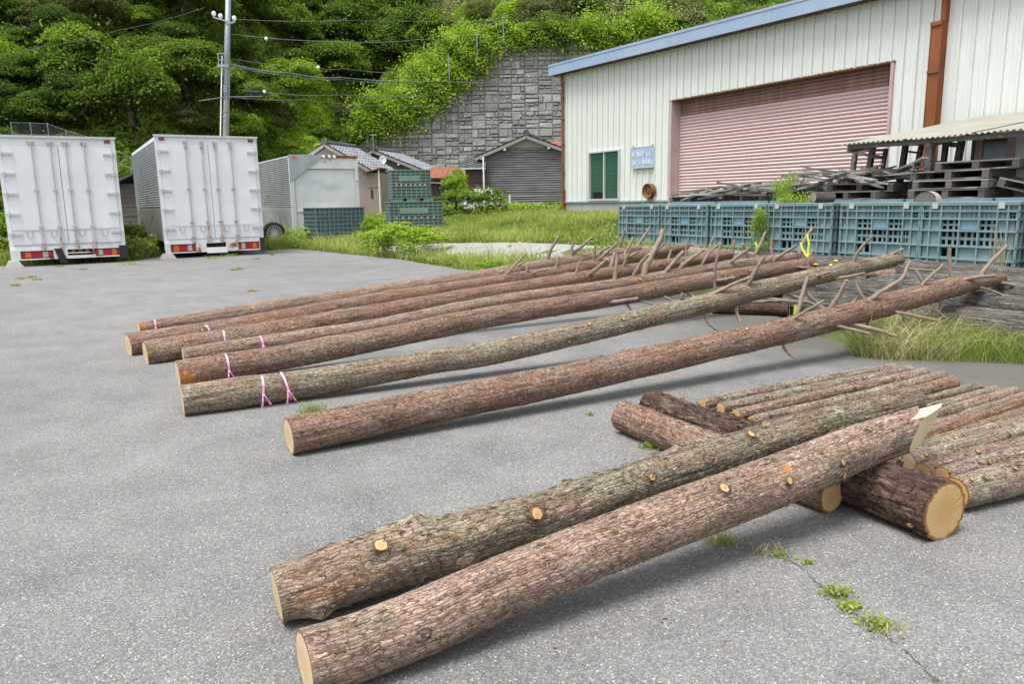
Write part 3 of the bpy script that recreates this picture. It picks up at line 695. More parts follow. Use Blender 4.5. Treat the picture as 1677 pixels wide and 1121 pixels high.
scatter_hill(60000, (-14, 12), (0, 22), lambda px, py, x, t, r: (px > 560) & (r < 0.6), 0.28, M_['leaf_olive'], 'slope_brush', 'grey-green brush on the slope above the stone wall', 23, thick=1.1)
scatter_hill(60000, (-22, -9), (0, 8), lambda px, py, x, t, r: (px > 380) & (px < 600), 0.22, M_['grass'], 'gully_grass', 'light green grass in the gully behind the old container', 24, thick=0.3)
scatter_hill(90000, (-2, 30), (0, 18), lambda px, py, x, t, r: (px > 820), 0.26, M_['leaf_mid'], 'bank_cover', 'green ground cover on the bank above the warehouse roof', 25, thick=0.5)

# ------------------------------------------------------------------ retaining wall of dressed stones
def retaining_wall():
    q0 = PD(572, 260, 46)
    t = thing('retaining_wall', 'tall grey stone-block retaining wall holding up the hillside', 'retaining wall', (0, 46, 0))
    rs = random.Random(5); stones = []
    x0 = q0[0]; x1 = 11.5; cw = 0.80; z0 = 0.6; bh = 0.50
    ncol = int((x1 - x0) / cw); nrow = 25
    for i in range(ncol):
        ca = x0 + i * cw
        for j in range(nrow):
            za = z0 + j * bh
            if za + bh * 0.6 > walltop(ca + cw / 2) + 0.1: continue
            xa, xb, zb = ca, ca + cw, za + bh
            c = rs.random(); m = za + bh * rs.choice([0.36, 0.5, 0.64]); xm = xa + cw * rs.choice([0.33, 0.45, 0.55, 0.67]); xm2 = xa + cw * rs.choice([0.3, 0.5, 0.7])
            if c < 0.12: cells = [(xa, xb, za, zb)]
            elif c < 0.34: cells = [(xa, xb, za, m), (xa, xb, m, zb)]
            elif c < 0.48: cells = [(xa, xm, za, zb), (xm, xb, za, zb)]
            elif c < 0.74: cells = [(xa, xb, za, m), (xa, xm, m, zb), (xm, xb, m, zb)]
            elif c < 0.92: cells = [(xa, xm, za, zb), (xm, xb, za, m), (xm, xb, m, zb)]
            else: cells = [(xa, xm, za, m), (xm, xb, za, m), (xa, xm2, m, zb), (xm2, xb, m, zb)]
            for ce in cells:
                px, py = proj(((ce[0] + ce[1]) / 2, wallY(ce[2]), ce[2]))
                vis = px < 1010 and py > 60 and not (px > 915 and py > 112)
                stones.append((ce, vis))
    vis = [s for s in stones if s[1]]; vis.sort(key=lambda s: -(s[0][1] - s[0][0]) * (s[0][3] - s[0][2]))
    def smesh(mb, ce):
        a, b, c, d = ce; g = 0.012; pr = rs.uniform(0.02, 0.08)
        if rs.random() < .25: g = 0.02
        a += g; b -= g; c += g; d -= g
        k = 0.035
        F4 = [(a, c), (b, c), (b, d), (a, d)]; J = [(rs.uniform(-.022, .022), rs.uniform(-.022, .022)) for _ in F4]
        V = [(x + j[0], wallY(z) - 46 + 0.02, z + j[1]) for (x, z), j in zip(F4, J)]
        F2 = [(a + k, c + k), (b - k, c + k), (b - k, d - k), (a + k, d - k)]
        V += [(x + j[0], wallY(z) - 46 - pr + rs.uniform(-.025, .025), z + j[1]) for (x, z), j in zip(F2, J)]
        mb.add(V, [(0, 1, 5, 4), (1, 2, 6, 5), (2, 3, 7, 6), (3, 0, 4, 7), (4, 5, 6, 7)])
    for i, (ce, _) in enumerate(vis[:300]):
        mb = MB(); smesh(mb, ce); mb.put('stone', M_['stone'], t)
    mb = MB()
    for ce, _ in vis[300:] + [s for s in stones if not s[1]]: smesh(mb, ce)
    tag(mb.put('small_stones', M_['stone'], t), kind='stuff')
    # mortar bed behind the stones, its top following the slope
    mb = MB(); xs = np.linspace(x0, x1, 60)
    V = []
    for x in xs:
        zt = float(walltop(x)) + 0.05; V += [(x, wallY(0) - 46 + 0.01, 0.0), (x, wallY(zt) - 46 + 0.01, zt), (x, wallY(zt) - 46 + 0.6, zt)]
    mb.add(V, [q for i in range(59) for q in ((3 * i, 3 * i + 3, 3 * i + 4, 3 * i + 1), (3 * i + 1, 3 * i + 4, 3 * i + 5, 3 * i + 2))])
    mb.put('mortar', M_['joint'], t)
    # weep pipes
    mb = MB()
    for i in range(ncol):
        for j in range(1, 8):
            if rs.random() < 0.5: continue
            x = x0 + (i + .5) * cw + rs.uniform(-.2, .2); z = z0 + j * bh * 2.3
            if z > walltop(x) - .6: continue
            mb.tube([(x, wallY(z) - 46 - .02, z), (x, wallY(z) - 46 - .11, z)], 0.035, 6)
    tag(mb.put('weep_pipes', M_['plate'], t), kind='stuff')
    return t
retaining_wall()
# creeper hanging over the diagonal edge of the wall: several masses one can tell apart
def vine_mass(x, z, r, name_label, seed, mat='leaf_lime'):
    rs = np.random.RandomState(seed); m = int(1500 * r * r) + 500
    q = rs.normal(size=(m, 3)) * np.array([0.55, 0.26, 0.42]) * r
    dr = rs.rand(m) ** 2 * (rs.rand(m) < 0.35)
    q[:, 2] -= dr * r * 1.3 + 0.25 * np.abs(q[:, 0])
    q[:, 1] -= 0.30 * r * (1 - dr)
    P_ = q
    o = put('hanging_vine', leaf_mesh('hanging_vine', P_, np.stack([rs.normal(size=m) * .4, -0.5 + rs.normal(size=m) * .4, .7 + rs.normal(size=m) * .3], 1), 0.16 * (0.6 + 0.8 * rs.rand(m)), np.clip(.55 + .25 * np.sin(q[:, 0] * 4 / r + q[:, 2] * 5 / r) + rs.normal(size=m) * .12, 0, 1), M_[mat], rs))
    o.location = (x, float(wallY(z)), z)
    tag(o, name_label, 'creeper', 'creepers hanging over the edge of the stone wall')
vp = [(600, 205, 1.0, 'low creeper mass drooping at the foot of the wall edge, above the tiled roofs'), (640, 185, 1.3, 'creeper with a long drooping tongue over the lower wall edge'), (672, 165, 1.2, 'broad creeper clump on the lower third of the wall edge'),
      (705, 145, 1.2, 'creeper clump halfway up the sloping wall edge'), (735, 118, 1.2, 'creeper clump spilling right, two thirds up the wall edge'), (765, 95, 1.15, 'creeper spray with a tip reaching right near the wall shoulder'),
      (782, 62, 1.2, 'topmost creeper standing up above the wall shoulder'), (615, 170, 1.3, 'creeper mass on the slope left of the lower wall edge'), (690, 118, 1.3, 'creeper mass on the slope left of the middle wall edge'), (740, 70, 1.3, 'creeper mass on the slope left of the wall shoulder')]
for i, (px, py, r, lb) in enumerate(vp):
    q = PD(px, py, 47.0); vine_mass(q[0], q[2], r, lb, 40 + i)
for i, (px, py, r, lb) in enumerate([(845, 60, .8, 'small mossy creeper on top of the wall, left of the warehouse roof'), (905, 48, 1.1, 'green creeper mat on the wall top beside the warehouse roof edge'), (968, 46, 1.2, 'wide green creeper mat above the low end of the warehouse roof'), (1060, 30, 1.3, 'green creeper mat at the top above the blue roof edge'), (1012, 58, 1.0, 'green creeper mat touching the blue roof edge')]):
    q = PD(px, py, 48.0); vine_mass(q[0], q[2], r * 1.1, lb, 60 + i, 'leaf_lime' if i != 1 else 'leaf_mid')

# fence posts and wires on the hill foot above the first truck, and on the wall edge
def post_fence():
    t = thing('slope_fence', 'thin wire mesh fence on grey posts along the slope foot behind the trucks', 'fence', (-20, 30, 0))
    pts = []
    for px, py in [(18, 205), (50, 206), (78, 207), (108, 218), (142, 228), (214, 262)]:
        q = PD(px, py, 28.2); pts.append(q)
        mb = MB(); mb.tube([(q[0], q[1], q[2] - .45), (q[0], q[1], q[2] + 0.12)], 0.014, 6); mb.put('post', M_['steel_grey'], t, world=True)
    mb = MB()
    for dz in (-.3, .1):
        mb.tube([p + np.array([0, 0, dz]) for p in pts], 0.003, 4)
    for i in range(len(pts) - 1):
        for k in range(14):
            a = pts[i] + (pts[i + 1] - pts[i]) * k / 14; b = pts[i] + (pts[i + 1] - pts[i]) * (k + 1.5) / 14
            mb.tube([a + [0, 0, -.3], b + [0, 0, .1]], 0.0015, 3, False); mb.tube([a + [0, 0, .1], b + [0, 0, -.3]], 0.0015, 3, False)
    mb.put('wire_mesh', M_['steel_grey'], t, world=True)
post_fence()
for i, (px, py, lb) in enumerate([(601, 208, 'lowest thin metal post on the sloping wall edge'), (735, 105, 'thin metal post among creepers, middle of the wall edge'), (781, 68, 'thin metal post near the wall shoulder'), (824, 40, 'thin metal post standing on top of the wall'), (556, 236, 'short blue-grey post above the left tiled roof')]):
    q = PD(px, py, 46.6); mb = MB(); mb.tube([(0, 0, -.9), (0, 0, .55)], 0.028, 7)
    o = mb.put('wall_post', M_['steel_grey']); o.location = q; tag(o, lb, 'post', 'thin metal posts along the wall edge')

# ================================================================== UTILITY POLE AND CABLES
def utility_pole():
    Yp = 27.5; b = PD(370, 224, Yp); tp = PD(373.5, 2, Yp)
    t = thing('utility_pole', 'tall concrete utility pole with insulators and grey bands behind the second truck', 'utility pole', (b[0], Yp, 0))
    dirv = (tp - b) / (tp[2] - b[2]); base = b - dirv * b[2]
    at = lambda z: base + dirv * z
    mb = MB(); mb.tube([at(0), at(tp[2] * .62)], [0.125, 0.10], 16, False); mb.put('shaft', M_['pole'], t, smooth=True, world=True)
    mb = MB(); mb.tube([at(tp[2] * .62), at(tp[2] * 1.02)], [0.105, 0.085], 16); mb.put('upper_sleeve', M_['steel_grey'], t, smooth=True, world=True)
    def zof(py): return PD(371, py, Yp)[2]
    for py in (105, 110, 142, 146, 150, 160, 182, 192):
        mb = MB(); mb.tube([at(zof(py) - .02), at(zof(py) + .02)], 0.122, 14); mb.put('band', M_['steel_grey'], t, world=True)
    mb = MB(); z = zof(33); c = at(z)
    mb.bar(c + [-.45, -.1, .08], c + [0, -.1, -.05], .05, .05); mb.bar(c + [0, -.1, -.12], c + [.28, -.1, -.08], .05, .05); mb.put('crossarm', M_['steel_grey'], t, world=True)
    for dx, dz in ((-.42, .2), (-.2, .12), (.26, .04)):
        mb = MB(); mb.lathe([(0.01, -.10), (.04, -.08), (.07, -.03), (.07, .03), (.04, .07), (0.01, .08)], 12, tuple(c + [dx, -.1, dz])); mb.put('insulator', M_['porcelain'], t, smooth=True, world=True)
    c = at(zof(109)); mb = MB(); mb.bar(c + [-.28, -.16, 0], c + [.12, -.16, 0], .06, .09); mb.put('bracket', M_['steel_grey'], t, world=True)
    mb = MB(); mb.bar(c + [-.22, -.16, 0], c + [-.22, -.16, .42], .03, .03); mb.bar(c + [-.22, -.16, .4], c + [0, -.16, .4], .03, .03); mb.bar(c + [-.22, -.16, .2], c + [0, -.16, .2], .03, .03); mb.put('hook_frame', M_['steel_grey'], t, world=True)
    mb = MB(); mb.tube([at(0.2) + [-.17, -.1, 0], at(zof(92)) + [-.14, -.1, 0]], 0.022, 6); mb.put('conduit', M_['plate'], t, world=True)
    mb = MB(); z = zof(12); mb.tube([at(z) + [-.08, 0, -.3], at(z) + [-.03, 0, .3]], .012, 5); mb.tube([at(z) + [.08, 0, -.3], at(z) + [.03, 0, .3]], .012, 5); mb.put('tip_rod', M_['steel_grey'], t, world=True)
    return Yp
Yp = utility_pole()
def cable(pts, r, lb, blobs=()):
    P3 = [PD(px, py, Y) for px, py, Y in pts]; out = []
    for i in range(len(P3) - 1):
        for k in range(6):
            s = k / 6; p = P3[i] * (1 - s) + P3[i + 1] * s; out.append(p - np.array([0, 0, 0.06 * 4 * s * (1 - s)]))
    out.append(P3[-1]); mb = MB(); o0 = out[0]
    mb.tube([p - o0 for p in out], r * .75, 5)
    o = mb.put('power_cable', M_['cable']); o.location = o0; tag(o, lb, 'cable', 'overhead cables strung from the utility pole')
    for q in blobs:
        c = PD(q[0], q[1], Yp) - o0; mb = MB(); mb.lathe([(0.005, -.06), (.045, -.035), (.06, 0), (.045, .035), (.005, .06)], 10, tuple(c), 'x'); b = mb.put('insulator', M_['porcelain'], o, smooth=True)
cable([(374, 55, Yp), (560, 68, Yp), (690, 64, 28.5), (800, 60, 30)], .014, 'topmost long thin cable running right from below the pole head', [(436, 63)])
cable([(374, 30, Yp), (560, 33, Yp), (900, 30, 30)], .009, 'faint thin cable leaving the pole head to the right')
cable([(374, 95, Yp), (520, 110, Yp), (560, 112, Yp), (700, 120, 28)], .010, 'thin cable with a white insulator above the twisted pair', [(521, 110)])
cable([(374, 104, Yp), (480, 120, Yp), (560, 127, Yp), (720, 133, 28.5), (915, 134, 31)], .024, 'thick twisted cable crossing in front of the stone wall')
cable([(374, 106, Yp), (480, 124, Yp), (560, 130, Yp), (690, 136, 28.5)], .016, 'second strand just below the thick twisted cable')
cable([(374, 158, Yp), (500, 163, Yp), (640, 172, 28.5), (880, 176, 31)], .012, 'lowest cable running right towards the warehouse')
cable([(433, 151, Yp), (560, 155, Yp), (720, 156, 28.5)], .011, 'cable starting at the black sleeve right of the pole', [(433, 150)])
cable([(335, 12, Yp), (190, 50, Yp), (60, 78, 27), (-40, 92, 27)], .012, 'single cable sloping down to the left above the trucks')
q = PD(414, 151, Yp); mb = MB(); mb.tube([(-.24, 0, .02), (.24, 0, -.02)], .07, 12); o = mb.put('cable_closure', M_['black'], smooth=False); o.location = q
tag(o, 'black cylindrical cable sleeve hanging right of the pole', 'cable sleeve')
mb = MB(); mb.tube([(-.9, 0, -.12), (0, 0, .0), (1.3, 0, .0)], .016, 5); o = mb.put('hanging_cable', M_['cable']); o.location = PD(372, 160, Yp) - np.array([0, .2, 0]); tag(o, 'dark cable bundle sagging beside the pole under its sleeve', 'cable')

# ================================================================== WAREHOUSE  (local x along the wall, y away from the yard)
def zslope(s): return 5.35 - 0.0150 * s
def warehouse():
    t = thing('warehouse', 'white ribbed metal warehouse with a pink roller shutter and blue roof edge', 'warehouse', A_, ROTW)
    L = 21.0; wx0, wz1 = SZ(967, 252); wx1, wz0 = SZ(1015, 325); sx0, sz1 = SZ(1100, 165); sx1, _ = SZ(1466, 103)
    sz1 = 3.90; sz0 = 0.85
    holes = [(wx0, wx1, wz0, wz1), (sx0, sx1, sz0 - 2, sz1)]
    per = 0.27; nsheet = int(L / (3 * per)) + 1
    prof = [(0, 0), (0.010, -.045), (0.040, -.045), (0.050, 0), (0.14, 0), (0.144, -.008), (0.16, -.008), (0.164, 0)]
    for k in range(nsheet):
        s0 = k * 3 * per; pts = [(s0 + i * per + a, y) for i in range(3) for a, y in prof] + [(s0 + 3 * per, 0)]
        cuts = sorted({h[i] for h in holes for i in (0, 1) if s0 < h[i] < s0 + 3 * per})
        for c in cuts:
            for i in range(len(pts) - 1):
                if pts[i][0] < c < pts[i + 1][0]:
                    f = (c - pts[i][0]) / (pts[i + 1][0] - pts[i][0]); pts.insert(i + 1, (c, pts[i][1] * (1 - f) + pts[i + 1][1] * f)); break
        mb = MB()
        for (xa, ya), (xb, yb) in zip(pts, pts[1:]):
            m = (xa + xb) / 2; iv = [(1.29, zslope(m))]
            for h in holes:
                if h[0] < m < h[1]:
                    iv = [w_ for a, b in iv for w_ in ((a, min(b, h[2])), (max(a, h[3]), b)) if w_[1] > w_[0] + 0.01]
            for a, b in iv:
                mb.add([(xa, ya, a), (xb, yb, a), (xb, yb, b), (xa, ya, b)], [(0, 1, 2, 3)])
        mb.put('wall_sheet', M_['cladding'], t)
    mb = MB(); mb.box(0.0, sx0, 0.0, 0.25, 0.3, 1.24); mb.put('plinth', M_['concrete'], t); mb = MB(); mb.box(sx1, L, 0.0, 0.25, 0.3, 1.24); mb.put('plinth', M_['concrete'], t)
    mb = MB(); mb.box(-.02, sx0, -.05, 0.01, 1.24, 1.29); mb.put('base_trim', M_['blue_trim'], t); mb = MB(); mb.box(sx1, L, -.05, 0.01, 1.24, 1.29); mb.put('base_trim', M_['blue_trim'], t)
    # end wall, back wall, roof
    mb = MB(); mb.add([(0.0, 0.01, .3), (0.0, 14, .3), (0.0, 14, 5.6), (0.0, 0.01, 5.4)], [(0, 1, 2, 3)]); mb.add([(0, 14, .3), (L, 14, .3), (L, 14, 6), (0, 14, 5.6)], [(0, 1, 2, 3)])
    mb.add([(L, 0.01, .3), (L, 14, .3), (L, 14, 6), (L, 0.01, 5.7)], [(0, 1, 2, 3)]); mb.put('end_wall', M_['cladding'], t)
    mb = MB(); mb.add([(-.25, -.32, zslope(-.25) + .30), (L, -.32, zslope(L) + .30), (L, 14.2, zslope(L) + .9), (-.25, 14.2, zslope(0) + .9), (-.25, -.32, zslope(-.25) + .22), (L, -.32, zslope(L) + .22), (L, 14.2, zslope(L) + .8), (-.25, 14.2, zslope(0) + .8)],
           [(0, 1, 2, 3), (4, 5, 6, 7), (0, 3, 7, 4), (2, 3, 7, 6)]); mb.put('roof', M_['grey_alu'], t)
    sh = lambda q: (q[0], q[1], q[2] + zslope(q[0]))
    for k in range(7):
        mb = MB(); a, b = -.28 + k * 3.05, -.28 + (k + 1) * 3.05 - .006; mb.box(a, b, -.36, -.33, -.03, .245, sh); mb.box(a, b, -.372, -.33, .245, .31, sh); mb.put('fascia_board', M_['blue_fascia'], t)
    mb = MB(); mb.box(-.28, L, -.33, 0.0, -.02, .0, sh); mb.put('soffit', M_['brown_edge'], t)
    mb = MB()
    for k in range(90):
        s = rnd.uniform(0, 18); mb.box(s, s + rnd.uniform(.05, .25), -.376, -.34, .312, .312 + rnd.uniform(.004, .02), sh)
    tag(mb.put('rust_flakes', M_['rust'], t), kind='stuff')
    mb = MB(); mb.box(-.02, 0.0, -.03, .1, 1.29, 5.4); mb.box(-.0, .03, -.032, .0, 1.29, 5.4); mb.put('corner_trim', M_['cladding'], t)
    # left downpipe
    p = 0.13; mb = MB(); mb.tube([(p, -.2, 5.38), (p, -.1, 5.25), (p, -.085, 5.1), (p, -.085, 1.62)], .045, 10); dp = mb.put('downpipe', M_['rust'], t, label='narrow rusty brown downpipe at the building corner')
    mb = MB(); mb.tube([(p, -.085, 1.66), (p, -.085, .72)], .06, 10); mb.tube([(p, -.085, 1.66), (p, -.085, 1.60)], .075, 10); mb.put('pipe_sleeve', M_['rust'], dp)
    for z in (4.6, 3.9, 3.1, 2.2):
        mb = MB(); mb.tube([(p, -.085, z), (p, -.085, z + .03)], .056, 10); mb.box(p - .012, p + .012, -.085, 0, z, z + .03); mb.put('pipe_clip', M_['rust_dark'], dp)
    # right downpipe: narrow above, wide boxed below
    s2 = SZ(1541, 60)[0]; ztop = SZ(1541, 38)[1]
    mb = MB(); mb.box(s2 - .08, s2 + .11, -.18, 0, .9, ztop); dp = mb.put('downpipe', M_['rust'], t, label='wide boxed rusty downpipe right of the shutter')
    mb = MB(); mb.box(s2 - .095, s2 - .08, -.195, -.0, .9, ztop + .01); mb.box(s2 + .11, s2 + .125, -.195, 0, .9, ztop + .01); mb.box(s2 - .095, s2 + .12, -.21, -.18, ztop - .06, ztop + .01); mb.put('pipe_flange', M_['rust'], dp)
    mb = MB(); mb.box(s2 + .04, s2 + .13, -.12, 0, ztop, 5.2); mb.put('upper_pipe', M_['rust'], dp)
    mb = MB(); zc = SZ(1541, 120)[1]; mb.box(s2 - .10, s2 + .135, -.205, -.18, zc, zc + .05); mb.put('pipe_clip', M_['rust_dark'], dp)
    # window
    fr = MB(); f = .05
    fr.box(wx0 - .03, wx1 + .03, -.07, .02, wz0 - .06, wz0); fr.box(wx0 - .03, wx1 + .03, -.07, .02, wz1, wz1 + .05)
    fr.box(wx0 - .03, wx0 + .02, -.07, .02, wz0, wz1); fr.box(wx1 - .02, wx1 + .03, -.07, .02, wz0, wz1); xm = (wx0 + wx1) / 2; fr.box(xm - .025, xm + .025, -.05, .02, wz0, wz1)
    wn = fr.put('window', M_['alu'], t)
    for a, b in ((wx0 + .02, xm - .025), (xm + .025, wx1 - .02)):
        mb = MB(); nsl = 34
        for k in range(nsl):
            z = wz0 + (wz1 - wz0) * (k + .5) / nsl; hh = (wz1 - wz0) / nsl * .86
            z += rnd.uniform(-.003, .003)
            if a < xm - .1 and b < xm and z < wz0 + .22:
                if a + .0 < 99: mb.add([(a, .035, z - hh / 2), (a + (b - a) * .1, .035, z - hh / 2), (a + (b - a) * .1, .05, z + hh / 2), (a, .05, z + hh / 2)], [(0, 1, 2, 3)])
                continue
            mb.add([(a, .016, z - hh / 2), (b, .016, z - hh / 2), (b, .034, z + hh / 2), (a, .034, z + hh / 2)], [(0, 1, 2, 3)])
        mb.put('blind', M_['blind'], wn)
        mb = MB(); mb.add([(a, .01, wz0), (b, .01, wz0), (b, .01, wz1), (a, .01, wz1)], [(0, 1, 2, 3)]); mb.put('pane', glass, wn)
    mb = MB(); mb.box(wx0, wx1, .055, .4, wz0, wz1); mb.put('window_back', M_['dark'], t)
    # roller shutter
    d = .30; ns = 38; st = thing_part('roller_shutter', t)
    ztop_brown = sz1 - .42
    slat = MB(); h = (sz1 - sz0 + .02) / ns; n8 = 6
    V = []
    for x in (sx0 + .06, sx1 - .06):
        for k in range(n8 + 1):
            a = math.pi * k / n8; V.append((x, -.035 * math.sin(a), h * k / n8 * .96))
    slat.add(V, [(k, n8 + 1 + k, n8 + 2 + k, k + 1) for k in range(n8)])
    me_p = new_mesh('slat', slat.v, slat.f, M_['shutter'], True); me_b = new_mesh('slat_brown', slat.v, slat.f, M_['shutter_brown'], True)
    for k in range(ns):
        z = sz0 + k * h; put('slat', me_b if z > ztop_brown else me_p, st, (0, d + rnd.uniform(-.004, .004), z), label='rust-brown top slat' if z > ztop_brown else None)
    mb = MB(); mb.box(sx0, sx0 + .06, 0.005, d + .1, sz0, sz1); mb.put('left_jamb', M_['pink_jamb'], t); mb = MB(); mb.box(sx1 - .06, sx1, 0.005, d + .1, sz0, sz1); mb.put('right_jamb', M_['pink_jamb'], t)
    mb = MB(); mb.box(sx0 - .005, sx0 + .06, -.05, 0.005, sz0, sz1); mb.put('jamb_flange', M_['pink_jamb'], t); mb = MB(); mb.box(sx1 - .06, sx1 + .005, -.05, .005, sz0, sz1); mb.put('jamb_flange', M_['pink_jamb'], t)
    mb = MB(); mb.box(sx0, sx1, 0.0, d + .1, sz1, sz1 + .05); mb.box(sx0 - .02, sx1 + .02, -.052, 0.0, sz1 - .0, sz1 + .025); mb.put('lintel', M_['rust_dark'], t)
    mb = MB(); mb.box(sx0 + .06, sx1 - .06, d + .04, d + .08, sz0 - .1, sz1); mb.put('shutter_backing', M_['dark'], t)
    mb = MB(); mb.box(sx0, sx1, 0.0, 1.0, .5, .86); mb.put('threshold', M_['concrete'], t)
    # sign
    a0, z1_ = SZ(1038, 243); a1, z0_ = SZ(1073, 273); sg = thing('wall_sign', 'faded blue sign with two lines of white characters on the white wall', 'sign', W(a0, 0.05, z0_), ROTW)
    mb = MB(); wd = a1 - a0; ht = z1_ - z0_; mb.box(0, wd, -.03, -.0, 0, ht); mb.put('board', M_['sign'], sg)
    mb = MB(); mb.box(-.015, 0, -.036, .0, -.015, ht + .015); mb.box(wd, wd + .015, -.036, 0, -.015, ht + .015); mb.box(0, wd, -.036, 0, -.02, 0); mb.box(0, wd, -.036, 0, ht, ht + .015); mb.put('sign_frame', M_['alu'], sg)
    for row, zc in ((0, ht * .68), (1, ht * .28)):
        mb = MB(); rr = random.Random(row + 3); x = .04; gh = ht * .21
        while x < wd - .07:
            gw = gh * rr.uniform(.6, .85)
            for q in range(5):
                if rr.random() < .5: yy = zc + rr.choice([-.5, -.15, .15, .5]) * gh; mb.box(x, x + gw, -.034, -.0305, yy - .010, yy + .010)
                else: xx = x + rr.choice([0.1, .35, .6, .85]) * gw; mb.box(xx - .010, xx + .010, -.0355, -.032, zc - gh * .55, zc + gh * .55)
            x += gw + gh * .14
        mb.put('lettering', M_['sign_w'], sg)
    for x in (.07, wd - .05):
        mb = MB(); mb.tube([(x, -.0, ht + .0), (x, -.02, ht + .06)], .014, 6); mb.put('hook', M_['black'], sg)
    # rusty wheel rim hanging on the wall from a wire
    c = W(SZ(1068, 313)[0], .10, SZ(1068, 313)[1]); wr = thing('rusty_wheel_rim', 'round rusty metal rim hanging on the white wall below the sign', 'wheel rim', c, ROTW)
    mb = MB(); mb.lathe([(.05, -.05), (.10, -.03), (.15, -.06), (.205, -.10), (.215, -.09), (.19, -.05), (.18, .0), (.205, .05), (.215, .06)], 22, ax='y'); mb.put('rim', M_['rust_dark'], wr, smooth=False)
    mb = MB(); mb.lathe([(.0, -.055), (.05, -.055), (.052, -.03)], 14, ax='y'); mb.put('hub', M_['rust'], wr)
    mb = MB(); mb.tube([(0, 0, .15), (.02, 0.02, .55)], .006, 4); mb.put('wire', M_['cable'], wr)
    return dict(sx0=sx0, sx1=sx1)
def thing_part(name, parent):
    o = bpy.data.objects.new(name, None); COL.objects.link(o); o.parent = parent; return o
def glass_m():
    n = NT('window_glass'); g = n.n('ShaderNodeBsdfGlossy'); g.inputs['Roughness'].default_value = .05; tr = n.n('ShaderNodeBsdfTransparent'); tr.inputs['Color'].default_value = (.85, .95, .9, 1)
    fr = n.n('ShaderNodeFresnel'); fr.inputs['IOR'].default_value = 1.45; mx = n.n('ShaderNodeMixShader'); n.l(fr.outputs[0], mx.inputs[0]); n.l(tr.outputs[0], mx.inputs[1]); n.l(g.outputs[0], mx.inputs[2]); n.l(mx.outputs[0], n.o.inputs['Surface']); return n.m
glass = glass_m()
WH = warehouse()

